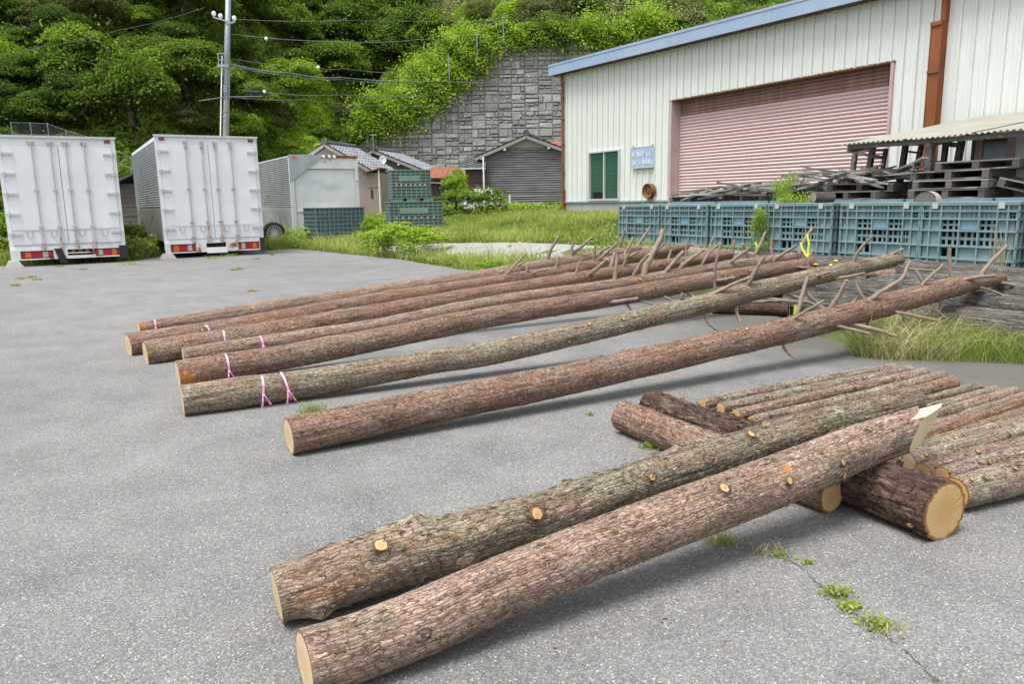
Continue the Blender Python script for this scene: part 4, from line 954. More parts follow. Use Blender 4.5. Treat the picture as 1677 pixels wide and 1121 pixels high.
# ================================================================== BOX TRUCKS
def ribbed(mb, x, y0, y1, z0, z1, n, d, sgn=-1):
    """horizontally ribbed side wall at local x"""
    h = (z1 - z0) / n
    for k in range(n):
        z = z0 + k * h
        V = [(x, y0, z), (x, y1, z), (x + sgn * d, y0, z + h * .3), (x + sgn * d, y1, z + h * .3), (x + sgn * d, y0, z + h * .6), (x + sgn * d, y1, z + h * .6), (x, y0, z + h * .9), (x, y1, z + h * .9), (x, y0, z + h), (x, y1, z + h)]
        mb.add(V, [(0, 1, 3, 2), (2, 3, 5, 4), (4, 5, 7, 6), (6, 7, 9, 8)])
def truck(label, px_l, px_r, y_l, W_, H_, first):
    base = P(px_l, y_l)
    t = thing('box_truck', label, 'truck', (base[0], base[1], 0), ROTT, 'white box trucks parked side by side')
    z0 = .42; L = 7.0
    mb = MB(); mb.box(0.02, W_ - .02, .06, L, z0 + .03, H_ - .02); mb.put('body', M_['white_paint'], t)
    mb = MB(); ribbed(mb, 0.018, .1, L, z0 + .9, H_ - .1, 26, .022); mb.put('side_wall', M_['grey_alu'], t); mb = MB(); ribbed(mb, W_ - .018, .1, L, z0 + .9, H_ - .1, 26, .022, 1); mb.put('side_wall', M_['grey_alu'], t)
    for x in (0.01, W_ - .01):
        s = -1 if x < 1 else 1
        for k in range(5):
            mb = MB(); a = .12 + k * 1.35; mb.box(min(x, x + s * .015), max(x, x + s * .015), a, a + 1.31, z0 + .02, z0 + .86); mb.put('lower_panel', M_['dull_side'], t)
    fr = MB(); fr.box(0, .085, 0, .1, z0 - .2, H_); fr.box(W_ - .085, W_, 0, .1, z0 - .2, H_); fr.box(.085, W_ - .085, 0, .1, H_ - .2, H_ - .0); fr.box(.085, W_ - .085, 0.0, .1, z0 - .02, z0 + .06); fr.put('rear_frame', M_['white_paint'], t)
    mb = MB(); mb.box(-.02, W_ + .02, -.035, .12, H_, H_ + .025); mb.box(-.02, W_ + .02, -.04, -.03, H_ - .03, H_ + .0); mb.put('roof_rail', M_['chrome'], t)
    xc = W_ / 2
    for a, b in ((.09, xc - .006), (xc + .006, W_ - .09)):
        mb = MB(); mb.box(a, b, -.02, .02, z0 + .065, H_ - .205); dr = mb.put('rear_door', M_['white_paint'], t)
        mb = MB(); mb.box(a + .25, b - .25, -.032, -.02, z0 + .07, z0 + .40) if False else None
        mb = MB(); mb.box(a + .01, b - .01, -.03, -.0205, z0 + .405, z0 + .43); mb.box(a + .01, b - .01, -.028, -.0205, z0 + .075, z0 + .10); mb.put('door_rail', M_['chrome'] if first else M_['white_rust'], dr)
        xe = b if a > xc - .1 and b > xc + .2 else a
        s = -1 if xe > xc else 1
        mb = MB(); mb.box(min(xe, xe + s * .22), max(xe, xe + s * .22), -.024, -.0205, z0 + .44, H_ - .26); mb.put('hinge_panel', M_['white_paint'], dr)
        for k in range(5):
            z = z0 + .30 + k * (H_ - z0 - .72) / 4
            mb = MB(); mb.box(min(xe - s * .06, xe + s * .2), max(xe - s * .06, xe + s * .2), -.055, -.02, z, z + .055); mb.tube([(xe, -.055, z - .02), (xe, -.055, z + .075)], .022, 8); mb.put('hinge', M_['chrome'], dr)
        for fx in ((.18, .38) if a < xc - .5 else (.18 + .44, .38 + .44)):
            x = fx * W_; z = z0 + .40
            mb = MB(); mb.tube([(x - .055, -.04, z), (x - .045, -.045, z - .10), (x, -.045, z - .15), (x + .045, -.045, z - .10), (x + .055, -.04, z)], .013, 6, True); mb.put('latch_loop', M_['chrome'], dr)
    for i, fx in enumerate((.28, .435, .565, .72)):
        x = fx * W_; mb = MB(); mb.tube([(x, -.055, z0 - .02), (x, -.055, H_ - .12)], .017, 8); lb = mb.put('locking_bar', M_['chrome'], t)
        for z in (H_ - .16, z0 + 1.35, z0 + .5, z0 + .12):
            mb = MB(); mb.box(x - .045, x + .045, -.075, -.02, z - .025, z + .025); mb.put('bar_bracket', M_['chrome_rust'] if not first or z > 2 else M_['chrome'], lb)
        mb = MB(); mb.box(x - .03, x + .03, -.08, -.02, H_ - .32, H_ - .2) if not first else mb.box(x - .07, x + .07, -.065, -.03, H_ - .15, H_ - .12); mb.put('bar_keeper', M_['chrome_rust'], lb)
        mb = MB(); mb.box(x - .02, x + .02, -.085, -.06, z0 + .12, z0 + .42); mb.put('bar_handle', M_['chrome_rust'] if i in (1, 2) else M_['chrome'], lb)
        mb = MB(); mb.box(x - .05, x + .05, -.07, -.0, z0 - .06, z0 + .02); mb.put('bar_foot', M_['chrome_rust'], lb)
    # marker lamps
    for x in (.10, W_ - .23):
        if first and x < 1: continue
        mb = MB(); mb.box(x, x + .13, -.03, 0, H_ - .12, H_ - .05); mb.put('marker_lamp', M_['marker'], t)
    # bumper with recessed lamps
    zb = .13 if not first else .15; bp = MB()
    l0, l1 = (.13, .75) if not first else (.20, .86); r0, r1 = (W_ - .70, W_ - .14)
    c0, c1 = xc - .25, xc + .25
    if first: c0, c1 = xc - .05, xc + .48
    for a, b in ((0.0, l0), (l1, c0), (c1, r0), (r1, W_)): bp.box(a, b, -.06, .0, zb, z0 - .02)
    for a, b in ((l0, l1), (r0, r1)): bp.box(a, b, -.065, .0, zb, zb + .03); bp.box(a, b, -.065, 0, z0 - .06, z0 - .02)
    bp.box(c0, c1, -.055, 0, z0 - .055, z0 - .02); bp.put('bumper', M_['white_rust'], t)
    for a, b in ((l0, l1), (r0, r1)):
        mb = MB(); mb.box(a, b, .0, .02, zb + .03, z0 - .06); hs_ = mb.put('lamp_housing', M_['black'], t); ww = b - a
        segs = [(0.02, .12, 'lens_red'), (.13, .32, 'lens_orange'), (.33, .66, 'lens_red'), (.67, .84, 'lens_white'), (.85, .98, 'lens_red')]
        if a > xc: segs = [(1 - q, 1 - p, m) for p, q, m in segs]
        for p_, q_, m_ in segs:
            mb = MB(); mb.box(a + ww * p_, a + ww * q_, -.035, .0, zb + .055, z0 - .085); mb.put('tail_lamp', M_[m_], hs_)
    if not first:
        mb = MB(); mb.box(c0, c1, .0, .03, zb, z0 - .06); mb.put('recess', M_['dark'], t)
        mb = MB(); mb.box(c0, c1 + .02, -.085, -.06, zb - .03, zb + .12); mb.put('number_plate', M_['plate'], t, label='blank white plate')
        mb = MB(); mb.box(W_ - .13, W_ - .01, -.10, -.07, zb - .05, z0 + .04); mb.put('mud_flap', M_['black'], t)
    else:
        mb = MB(); mb.box(c0, c1, .0, .03, zb, z0 - .06); mb.put('recess', M_['dark'], t)
        mb = MB(); mb.box(c0 - .03, c1 + .05, -.08, -.04, zb - .0, zb + .07); mb.box(c0, c1, -.07, -.03, zb + .12, zb + .14); mb.put('step', M_['white_rust'], t)
        for k in range(3):
            mb = MB(); xx = c0 + .08 + k * .15; mb.box(xx, xx + .07, -.05, .0, zb + .10, z0 - .06); mb.put('broken_bracket', M_['rust_dark'], t)
        mb = MB(); sk = lambda q: (q[0] + (z0 - q[2]) * .28, q[1], q[2]); mb.box(c0 - .28, c0 - .12, -.11, -.08, zb - .1, z0 - .02, sk); mb.put('mud_flap', M_['black'], t)
        mb = MB(); mb.box(W_ - .16, W_ + .03, -.10, -.06, zb - .04, z0 + .0); mb.put('mud_flap', M_['black'], t)
    # chassis and rear wheels, low in the shade under the body
    mb = MB(); mb.box(.5, .62, .3, L, .12, z0); mb.box(W_ - .62, W_ - .5, .3, L, .12, z0); mb.put('chassis', M_['black'], t)
    for x in (.14, W_ - .42):
        mb = MB(); mb.lathe([(.10, 0), (.34, 0.01), (.37, .05), (.37, .23), (.34, .27), (.1, .28)], 22, (x, 2.0, .36), 'x'); mb.put('wheel', M_['black'], t)
    # concrete block under the left corner
    b = MB(); b.add([(-.14, -.16, 0), (.24, -.16, 0), (.24, .2, 0), (-.14, .2, 0), (-.06, -.1, zb), (.15, -.1, zb), (.15, .14, zb), (-.06, .14, zb)], [(0, 1, 5, 4), (1, 2, 6, 5), (2, 3, 7, 6), (3, 0, 4, 7), (4, 5, 6, 7)])
    o = b.put('concrete_block', M_['concrete']); o.location = (base[0], base[1], 0); o.rotation_euler = (0, 0, ROTT)
    tag(o, 'concrete block propping the left corner of the ' + ('leftmost' if first else 'second') + ' box truck', 'concrete block', 'concrete blocks under the truck corners')
truck('leftmost white box truck, with a broken rusty gap in its bumper', 20, 210, 438, 2.42, 2.98, True)
truck('second white box truck from the left, with a blank white plate and rusty lock bars', 272, 434, 424, 2.52, 3.12, False)

def spare_wheel():
    q = P(447, 404, 0.0); t = thing('spare_wheel', 'black tyre with silver multi-spoke alloy rim standing behind the second truck', 'wheel', (q[0], q[1] + .2, 0.44), ROTT)
    mb = MB(); mb.lathe([(.235, -.09), (.30, -.10), (.345, -.085), (.36, -.04), (.36, .04), (.345, .085), (.30, .1), (.235, .09)], 30, ax='y'); mb.put('tyre', M_['black'], t, smooth=True)
    mb = MB(); mb.lathe([(.225, -.095), (.24, -.095), (.24, .06), (.225, .06), (.215, -.08)], 30, ax='y'); mb.lathe([(0, -.075), (.055, -.075), (.06, -.05)], 16, ax='y'); mb.put('rim', M_['alu'], t)
    mb = MB(); mb.lathe([(0, -.0), (.22, -.0)], 24, ax='y'); mb.put('rim_back', M_['dark'], t)
    for k in range(14):
        a = 2 * math.pi * k / 14; mb = MB(); mb.bar((.05 * math.cos(a), -.075, .05 * math.sin(a)), (.22 * math.cos(a), -.085, .22 * math.sin(a)), .03, .016, (0, 1, 0)); mb.put('spoke', M_['alu'], t)
    t2 = thing('low_trolley', 'low black steel trolley carrying the spare wheel', 'trolley', (q[0], q[1] + .2, 0), ROTT)
    mb = MB(); mb.box(-.6, .75, -.15, .15, .055, .085); mb.put('deck', M_['black'], t2)
    for x in (-.5, .7):
        mb = MB(); mb.box(x, x + .04, -.12, .12, 0, .056); mb.put('leg', M_['black'], t2)
spare_wheel()

def old_container():
    q = P(482, 393, 0.12); W_ = 2.45; H_ = 2.95; L = 6.5; t = thing('old_container', 'old white container body with a dented front panel and rusty top edge', 'container', (q[0], q[1], .10), ROTT)
    mb = MB(); mb.box(.03, W_ - .03, .06, L, .25, H_ - .03); mb.put('body', M_['white_paint'], t)
    mb = MB(); ribbed(mb, .028, .12, L, 1.15, H_ - .05, 26, .028); mb.put('side_wall', M_['grey_alu'], t)
    mb = MB(); mb.box(0, .03, .1, L, .3, 1.1); mb.put('lower_side', M_['grey_alu'], t)
    mb = MB(); mb.box(-.01, .12, -.03, .1, 0.0, H_); mb.put('corner_post', M_['white_rust'], t); mb = MB(); mb.box(W_ - .12, W_ + .01, -.03, .1, 0.0, H_); mb.put('corner_post', M_['white_rust'], t)
    # dented front panel
    nx, nz = 26, 16; V = []; 
    for i in range(nx + 1):
        for j in range(nz + 1):
            x = .16 + (W_ - .32) * i / nx; z = 1.02 + (H_ - .5 - 1.02) * j / nz; e = math.sin(math.pi * i / nx) * math.sin(math.pi * j / nz)
            V.append((x, .04 + (float(fbm(x * 1.3, z * 1.3, 2)) - .5) * .16 * e, z))
    mb = MB(); mb.add(V, [(i * (nz + 1) + j, (i + 1) * (nz + 1) + j, (i + 1) * (nz + 1) + j + 1, i * (nz + 1) + j + 1) for i in range(nx) for j in range(nz)]); mb.put('dented_panel', M_['white_paint'], t, smooth=True)
    mb = MB(); mb.box(.12, W_ - .12, -.02, .05, H_ - .48, H_ - .1); mb.put('header', M_['white_rust'], t)
    mb = MB(); mb.box(-.01, W_ + .01, -.04, .12, H_ - .1, H_ - .02); mb.put('top_rail', M_['rust'], t)
    mb = MB(); mb.box(.12, W_ - .12, -.0, .05, .98, 1.03); mb.put('middle_rail', M_['white_rust'], t)
    mb = MB(); mb.box(.12, W_ - .12, .03, .06, .16, .98); mb.put('lower_panel', M_['white_paint'], t)
    mb = MB(); mb.add([(-.02, -.045, H_), (1.25, -.045, H_), (.7, -.045, H_ - .42), (.12, -.045, H_ - .85), (-.02, -.045, H_ - .95)], [(0, 4, 3, 2, 1)]); mb.add([(-.02, -.045, H_), (1.25, -.045, H_), (1.25, .1, H_), (-.02, .1, H_)], [(0, 1, 2, 3)]); mb.put('corner_plate', M_['grey_alu'], t)
    mb = MB(); mb.box(.08, .26, -.07, -.05, H_ - .11, H_ - .05); mb.put('marker_lamp', M_['lens_orange'], t)
    for x in (1.22, 1.42, 1.60):
        mb = MB(); mb.lathe([(.0, -.1), (.05, -.1), (.06, -.04), (.05, .0)], 12, (x, -.0, H_ - .06), 'y'); mb.put('floodlight', M_['plate'], t)
    mb = MB(); mb.box(.52, .72, -.0, .03, .45, .75); mb.put('tank_patch', M_['grey_alu'], t)
old_container()

# ================================================================== PLASTIC BOX CRATES
def crate_proto(w=1.2, d=1.0, h=.8, name='plastic_crate', mat='crate', label='', pal=True):
    t = thing(name, label, 'crate')
    def panel(x0, x1, flip, mat_):
        mb = MB(); ww = x1 - x0; D = .045
        zz = [0.0, .165, .36, .60, .78, .90, 1.0]; xx = [0, .10, .22, .42, .62, .80, .90, 1.0]
        T_ = .010
        for z in zz: z_ = .0 + z * h; mb.box(x0, x1, 0, D, max(z_ - T_, 0), min(z_ + T_, h - .0005 * z))
        for x in xx: 
            xq = x0 + x * ww; mb.box(max(xq - T_, x0), min(xq + T_, x1), .003, D, 0.002, h - .002)
        for a in (.16, .32, .37, .47, .52, .57, .67, .72, .85): xq = x0 + a * ww; mb.box(xq - .004, xq + .004, .018, D, .78 * h, h - .01)
        # back skin: cells, some perforated
        for i in range(len(xx) - 1):
            for j in range(len(zz) - 1):
                xa, xb, za, zb = x0 + xx[i] * ww, x0 + xx[i + 1] * ww, zz[j] * h, zz[j + 1] * h
                perf = (j == 2 and i in (2, 3, 4)) or (j == 3 and i in (2, 4)) or (j == 1 and i == 2) or (j == 2 and i == 5)
                if perf:
                    nx, nz = (3, 2) if j != 1 else (2, 1)
                    bx = (xb - xa) / (nx * 2 + 1); bz = (zb - za) / (nz * 1.6 + .6) * .35
                    for q in range(nx + 1): xq = xa + (xb - xa) * q / nx; mb.box(max(xq - bx * .42, xa), min(xq + bx * .42, xb), D - .01, D, za, zb)
                    for q in range(nz + 1): zc = za + (zb - za) * q / nz; mb.box(xa, xb, D - .011, D - .001, max(zc - bz, za), min(zc + bz, zb))
                elif (i in (0, 6) and j in (0, 4)):
                    for q in range(4): xq = xa + (xb - xa) * q / 3; mb.box(xq - .004, xq + .004, D - .012, D, za, zb)
                    for q in range(3): zq = za + (zb - za) * q / 2; mb.box(xa, xb, D - .012, D - .001, zq - .004, zq + .004)
                else: mb.box(xa, xb, D - .008, D, za, zb)
        return mb
    fr = panel(.012, w - .012, False, mat); f = fr.put('front_panel', M_[mat], t)
    mb = MB(); mb.box(w * .42, w * .60, .028, .0365, h * .62, h * .765); mb.put('label_plate', M_['crate_blue'] if mat == 'crate' else M_[mat], f)
    for i in (0, 1):
        s = panel(.012, d - .012, False, mat)
        if i == 0: s.v = [(w - q[1], q[0], q[2]) for q in s.v]
        else: s.v = [(q[1], d - q[0], q[2]) for q in s.v]
        s.put('side_panel', M_[mat], t)
    mb = MB(); mb.box(.05, w - .05, d - .04, d, .01, h - .01); mb.put('back_panel', M_[mat], t)
    mb = MB(); mb.box(.05, w - .05, .05, d - .05, .03, .06); mb.put('base', M_[mat], t)
    mb = MB(); mb.box(0, w, 0, .06, h - .0, h + .018); mb.box(0, w, d - .06, d, h, h + .018); mb.box(0, .06, .06, d - .06, h, h + .018); mb.box(w - .06, w, .06, d - .06, h, h + .018); mb.put('rim', M_[mat], t)
    for x in (.13, .80):
        mb = MB(); mb.box(x * w, x * w + .07, -.008, .012, h - .05, h + .02); mb.put('latch', M_['chrome'], t)
    return t
cr0 = crate_proto(label='x')
s_px = [1012, 1087.5, 1165, 1255, 1376, 1510]
words = ['leftmost teal plastic crate of the front row, nearest the grass', 'second teal crate from the left in the front row', 'third teal crate from the left, a weed trailing down its right half',
         'fourth teal crate from the left, with a small log lying above it', 'teal crate with a half log round on its right top corner', 'large-looking teal crate near the right edge, dry stalks before it', 'teal crate cut off by the right edge of the picture']
sv_ = [9.42, 10.69, 11.92, 13.13, 14.42, 15.63, 16.95]
for i, s in enumerate(sv_):
    c = cr0 if i == 0 else copy_tree(cr0)
    c['label'] = words[i]; c['group'] = 'teal plastic crates in a row'
    c.location = W(s + rnd.uniform(-.01, .01), 5.1 + rnd.uniform(-.03, .03), .375); c.rotation_euler = (0, 0, ROTW + rnd.uniform(-.012, .012))
# second row, seen only along its top, carrying the pallets; closed with lids
lid = MB(); lid.box(0, 1.2, 0, 1.0, 0, .025); lid.box(.0, 1.2, -.01, .0, -.03, .025); lid_me = new_mesh('crate_lid', lid.v, lid.f, M_['crate'])
lid = MB(); lid.box(.01, 1.19, .01, .99, 0, .012); lid2 = new_mesh('lid', lid.v, lid.f, M_['crate'])
for o_ in [o for o in COL.objects if o.get('category') == 'crate' and o.get('group') == 'teal plastic crates in a row']: put('lid', lid2, o_, (0, 0, .82))
for i, s in enumerate([9.7, 10.95, 12.2, 13.45, 14.7, 15.95]):
    c = copy_tree(cr0, None, ['back-row crate behind the leftmost teal crate', 'back-row crate under the low heap of planks', 'back-row crate under the weeds and planks', 'back-row crate under the collapsed pallets', 'back-row crate under the left side of the tall pallet stack', 'back-row crate under the right side of the tall pallet stack'][i])
    c['group'] = 'teal plastic crates of the back row'; c.location = W(s, 3.95, .40)
    c.rotation_euler = (0, 0, ROTW)
    put('lid', lid_me, c, (0, 0, .82))

# far crates in the grass
def far_crate(px, py, w_, h_, d_, hb, rot, label, mat='crate_green', name='mesh_crate', z=None):
    q = PD(px, py, z); q[2] = hb; t = thing(name, label, 'crate', q, rot, 'plastic crates in the grass by the old container')
    def lat(x0, x1, solid=True):
        mb = MB(); n = max(6, int((x1 - x0) / .14)); m = 9
        for k in range(m + 1): zq = h_ * k / m; mb.box(x0, x1, 0, .05, max(zq - .012, 0), min(zq + .012, h_))
        for k in range(n + 1): xq = x0 + (x1 - x0) * k / n; mb.box(max(xq - .012, x0), min(xq + .012, x1), .004, .05, .002, h_ - .002)
        mb.box(x0, x1, .07, .08, .01, h_ * .98)
        return mb
    mb = lat(.01, w_ - .01); f = mb.put('front_panel', M_[mat], t)
    if mat == 'crate_green':
        mb = MB(); mb.box(w_ * .2, w_ * .72, -.012, .06, h_ * .62, h_ * .82); mb.put('label_plate', M_['crate_green'], f)
        for k, (a, b) in enumerate(((.03, .85), (.93, .85), (.03, .4), (.93, .4), (.03, .12), (.93, .12))):
            mb = MB(); mb.box(w_ * a, w_ * a + .035, -.015, .03, h_ * b, h_ * b + .09); mb.put('red_clip', M_['crate_red'], f)
        for k in range(7):
            mb = MB(); mb.box(w_ * (.12 + k * .115), w_ * (.12 + k * .115) + .06, -.015, .03, h_ * .44, h_ * .52); mb.put('tab', M_['pink_jamb'], f)
    s = lat(.01, d_ - .01); s.v = [(q_[1], d_ - q_[0], q_[2]) for q_ in s.v]; s.put('side_panel', M_['crate'], t)
    mb = MB(); mb.box(.08, w_, .08, d_, .01, h_ - .01); mb.put('liner', M_[mat], t)
    mb = MB(); mb.box(-.01, w_ + .01, -.01, d_ + .01, h_, h_ + .03); mb.put('rim', M_[mat], t)
    if h_ < 1.0:
        for x in (0.05, w_ * .38, w_ * .8): 
            mb = MB(); mb.box(x, x + .3, .02, d_ - .02, -.12, 0); mb.put('foot', M_[mat], t)
    return t
far_crate(519, 402, 1.66, 1.15, 1.1, .05, ROTT + .06, 'large teal crate in front of the old white container', 'crate', z=24.3)
far_crate(638, 379, 1.70, .93, 1.2, .42, ROTT - .28, 'lower of two stacked grey-green crates, half sunk in weeds', 'crate_green', z=24.0)
far_crate(641, 332, 1.26, .84, 1.0, 1.47, ROTT - .28, 'upper of two stacked grey-green crates beside the tiled house', 'crate_green', z=24.0)

# ================================================================== PALLETS AND SCRAP
def pallet_proto():
    t = thing('wooden_pallet', 'x', 'pallet'); bd = MB(); bd.box(0, 1.1, 0, .09, 0, .018); bme = new_mesh('deck_board', bd.v, bd.f, M_['old_wood'])
    bd = MB(); bd.box(0, .09, 0, 1.1, 0, .09); sme = new_mesh('stringer', bd.v, bd.f, M_['old_wood']); g = MB(); g.box(0, 1.1, 0, .09, 0, .018); gme = new_mesh('grey_board', g.v, g.f, M_['grey_wood'])
    for k in range(8): o = put('deck_board', gme if k in (0, 3) else bme, t, (rnd.uniform(-.01, .01), k * .144, .108))
    for k in range(4): put('base_board', bme, t, (0, k * .336, 0))
    for k in range(3): put('stringer', sme, t, (k * .505, 0, .018))
    return t
pp = pallet_proto(); first = True
def pallet(s, u, z, rz, tilt=(0, 0), label='', group='weathered wooden pallets stacked on the crates'):
    global first
    o = pp if first else copy_tree(pp); first = False
    o['label'] = label; o['group'] = group; o.location = W(s, u, z); o.rotation_euler = (tilt[0], tilt[1], ROTW + rz); return o
for k, (ds, rz, lb) in enumerate([(0, .02, 'bottom pallet of the tall stack at the right'), (.06, -.03, 'second pallet from the bottom of the tall right stack'), (.02, .04, 'third pallet from the bottom of the tall right stack'), (.38, .08, 'topmost pallet of the tall right stack, below the hut window')]):
    pallet(14.55 + ds, 3.7, 1.255 + k * .125, rz, (0, rnd.uniform(-.01, .02)), lb)
pallet(15.75, 3.6, 1.40, .15, (0, .26), 'pallet leaning down to the right of the tall stack')
pallet(13.0, 3.75, 1.25, -.05, (0, 0), 'lower pallet under the broken boards left of the tall stack')
pallet(13.15, 3.7, 1.38, .08, (0.03, .02), 'upper pallet under the broken boards left of the tall stack')
pallet(11.6, 3.5, 1.27, .25, (0, -.12), 'tilted pallet in the low scrap heap, against the shutter')
pallet(10.7, 3.6, 1.25, -.1, (0.02, .03), 'dark pallet lying flat in the middle of the low scrap heap')
pallet(9.45, 3.8, 1.235, .05, (0, .0), 'flat pallet at the left end of the low scrap heap')
PL = {}
def plank(s, u, z, L, az, tl, mat, label, w_=.10, h_=.03, grp='loose weathered boards heaped on the pallets'):
    mb = MB(); mb.box(-L / 2, L / 2, -w_ / 2, w_ / 2, 0, h_); o = mb.put('loose_board', M_[mat]); o.location = W(s, u, z); o.rotation_euler = (0, tl, ROTW + az)
    k = PL.get(label, 0); PL[label] = k + 1; tag(o, label + ['', ', beneath another', ', third one there', ', shortest there', ', lowest there', ', behind', ', farthest back', ', half buried', ', thinnest', ', darkest'][min(k, 9)], 'board', grp)
def hp(s, a, b): return ['at the left end', 'left of the middle', 'just left of centre', 'at the centre', 'just right of centre', 'right of the middle', 'at the right end'][min(6, int((s - a) / (b - a) * 7))]
for k in range(38):
    s = rnd.uniform(12.9, 14.4); plank(s, rnd.uniform(2.9, 3.9), 1.51 + rnd.uniform(0, .20), rnd.uniform(.5, 1.2), rnd.uniform(-.7, .7), rnd.uniform(-.25, .25), rnd.choice(['grey_wood', 'grey_wood', 'old_wood']), 'loose board ' + hp(s, 12.9, 14.4) + ' of the splintered heap', rnd.uniform(.03, .11), .025)
for k in range(38):
    s = rnd.uniform(9.9, 13.0); plank(s, rnd.uniform(2.9, 3.9), 1.34 + rnd.uniform(0, .13) + .08 * (s > 11.0), rnd.uniform(.5, 1.3), rnd.uniform(-.6, .6), rnd.uniform(-.2, .2), rnd.choice(['old_wood', 'old_wood', 'grey_wood']), 'loose board ' + hp(s, 9.9, 13.0) + ' of the low scrap heap', rnd.uniform(.06, .14), .035)
plank(12.25, 3.4, 1.46, .62, .3, -.75, 'grey_wood', 'pale silvery board leaning steeply up in the scrap heap', .07, .02)
plank(12.75, 3.4, 1.55, .55, -.2, .7, 'grey_wood', 'pale board leaning left beside the weeds on the scrap heap', .07, .02)
for s, L, z in ((14.35, .9, 1.30), (14.45, .8, 1.40)):
    plank(s, 3.1, z, L, .1, 0, 'old_wood', 'thick dark beam ' + ('below' if z < 1.35 else 'above') + ' in the pair between the pallet stacks', .14, .09, 'thick beams between the pallet stacks')

# ================================================================== LEAN-TO SHELTER AND HUT
def shelter():
    t = thing('lean_to_shelter', 'lean-to with a pale corrugated roof on crooked wooden posts beside the shutter', 'shelter', W(13.47, 3.8, 0))
    s0 = 13.47
    def rz(u): return 2.66 + (2.10 - 2.66) * (u - .1) / 3.7
    for k in range(4):
        a, b = s0 + k * 1.0 + rnd.uniform(-.02, .02), s0 + (k + 1) * 1.0 + .04; mb = MB(); n = 26; dz = .012 * (k % 2) + rnd.uniform(0, .01)
        V = []
        for i in range(n + 1):
            s = a + (b - a) * i / n; z = .014 * math.cos(i * math.pi)
            for u in (3.84, 2.0, .1): V.append(W(s, u, rz(u) + z + dz + .01 * math.sin(s * 3 + u)))
        mb.add(V, [q for i in range(n) for q in ((3 * i, 3 * i + 1, 3 * i + 4, 3 * i + 3), (3 * i + 1, 3 * i + 2, 3 * i + 5, 3 * i + 4))]); mb.put('roof_sheet', M_['roof_sheet'], t, world=True)
    for u, zz in ((3.72, .05), (2.0, .06), (.4, .06)):
        mb = MB(); mb.bar(W(s0 + .05, u, rz(u) - zz), W(s0 + 4, u, rz(u) - zz), .05, .07); mb.put('purlin', M_['old_wood'], t, world=True)
    for s in (s0 + .1, s0 + 1.4, s0 + 2.7):
        mb = MB(); mb.bar(W(s, 3.8, rz(3.8) - .10), W(s, .1, rz(.1) - .10), .05, .06); mb.put('rafter', M_['old_wood'], t, world=True)
    posts = [(1402, 243, 1394, 300, .05), (1431, 238, 1419, 300, .055), (1451, 245, 1442, 300, .04), (1484, 235, 1474, 298, .055), (1509, 240, 1496, 300, .045), (1550, 228, 1545, 270, .05), (1576, 226, 1567, 275, .06)]
    for x, y, x2, y2, r in posts:
        mb = MB(); r *= 1.35; a = PU(x, y - 2, 3.1); b = PU(x2, y2, 3.1); b = b + (b - a) * .6; mb.bar(b, a, r, r); mb.put('post', M_['old_wood'], t, world=True)
    mb = MB(); a = PU(1525, 228, 3.4); b = PU(1519, 305, 3.4); mb.bar(b, a, .10, .10); mb.put('post', M_['grey_wood'], t, label='thick silver-grey post', world=True)
    for x, y, x2, y2, r in [(1404, 251, 1444, 258, .05), (1404, 246, 1452, 246, .04), (1486, 248, 1508, 251, .03), (1388, 238, 1512, 235, .06), (1513, 268, 1543, 268, .08), (1545, 236, 1574, 238, .07), (1440, 286, 1515, 284, .03)]:
        mb = MB(); mb.bar(PU(x, y, 3.15), PU(x2, y2, 3.15), r * .6, r); mb.put('rail', M_['old_wood'], t, world=True)
    return s0
shelter()
def hut():
    sa, za = SZ(1594, 222, 2.9); sb, _ = SZ(1660, 222, 2.9); t = thing('hut_window_wall', 'small hut under the lean-to roof with a pink-framed blue-grey window', 'hut', W(sa, 2.9, 0), ROTW)
    L = 2.5; z0, z1 = .5, 2.12; wl = .16; wr = sb - sa - .06; wz0 = 1.42
    mb = MB(); mb.box(-.0, .06, -.02, 1.5, z0, z1); mb.put('corner_post', M_['siding2'], t)
    mb = MB(); mb.box(.06, L, 0.0, .03, z0, wz0); mb.put('lower_wall', M_['pink_jamb'], t)
    mb = MB(); mb.box(wr + .10, L, 0, .03, wz0, z1); mb.put('side_wall', M_['cladding'], t)
    mb = MB(); mb.box(wl - .1, wl, -.03, .03, wz0, z1); mb.box(wr, wr + .1, -.035, .03, wz0 - .1, z1); wn = mb.put('window', M_['pink_jamb'], t)
    mb = MB(); mb.box(wl, wr, -.03, .03, z1 - .09, z1); mb.put('top_frame', M_['rust_dark'], wn)
    mb = MB(); mb.box(wl, wr, .0, .01, wz0, z1 - .09); mb.put('pane', M_['blue_glass'], wn)
    mb = MB(); mb.box(.06, L, .04, .06, z0, z1); mb.put('back_panel', M_['dark'], t)
hut()

# ================================================================== OLD HOUSES
def tiles(a, b, c, d, per=.26, row=.24, amp=.035):
    """tiled roof face: a-b ridge, d-c eave"""
    a, b, c, d = [np.array(q, float) for q in (a, b, c, d)]; nr = max(3, int(np.linalg.norm(d - a) / row)); nc = max(3, int(np.linalg.norm(b - a) / per)) * 4
    nrm = np.cross(b - a, d - a); nrm /= np.linalg.norm(nrm); nrm = nrm if nrm[2] > 0 else -nrm
    mb = MB()
    for r in range(nr):
        V = []
        for (f, lift) in ((r / nr, .0), ((r + 1.08) / nr, .035)):
            for i in range(nc + 1):
                g = i / nc; p = (a * (1 - g) + b * g) * (1 - f) + (d * (1 - g) + c * g) * f
                V.append(p + nrm * (lift + amp * math.cos(i * math.pi / 2)))
        m = nc + 1; V += [V[m + i] - nrm * .05 for i in range(m)]
        mb.add(V, [(i, i + 1, m + i + 1, m + i) for i in range(nc)] + [(m + i, m + i + 1, 2 * m + i + 1, 2 * m + i) for i in range(nc)])
    return mb
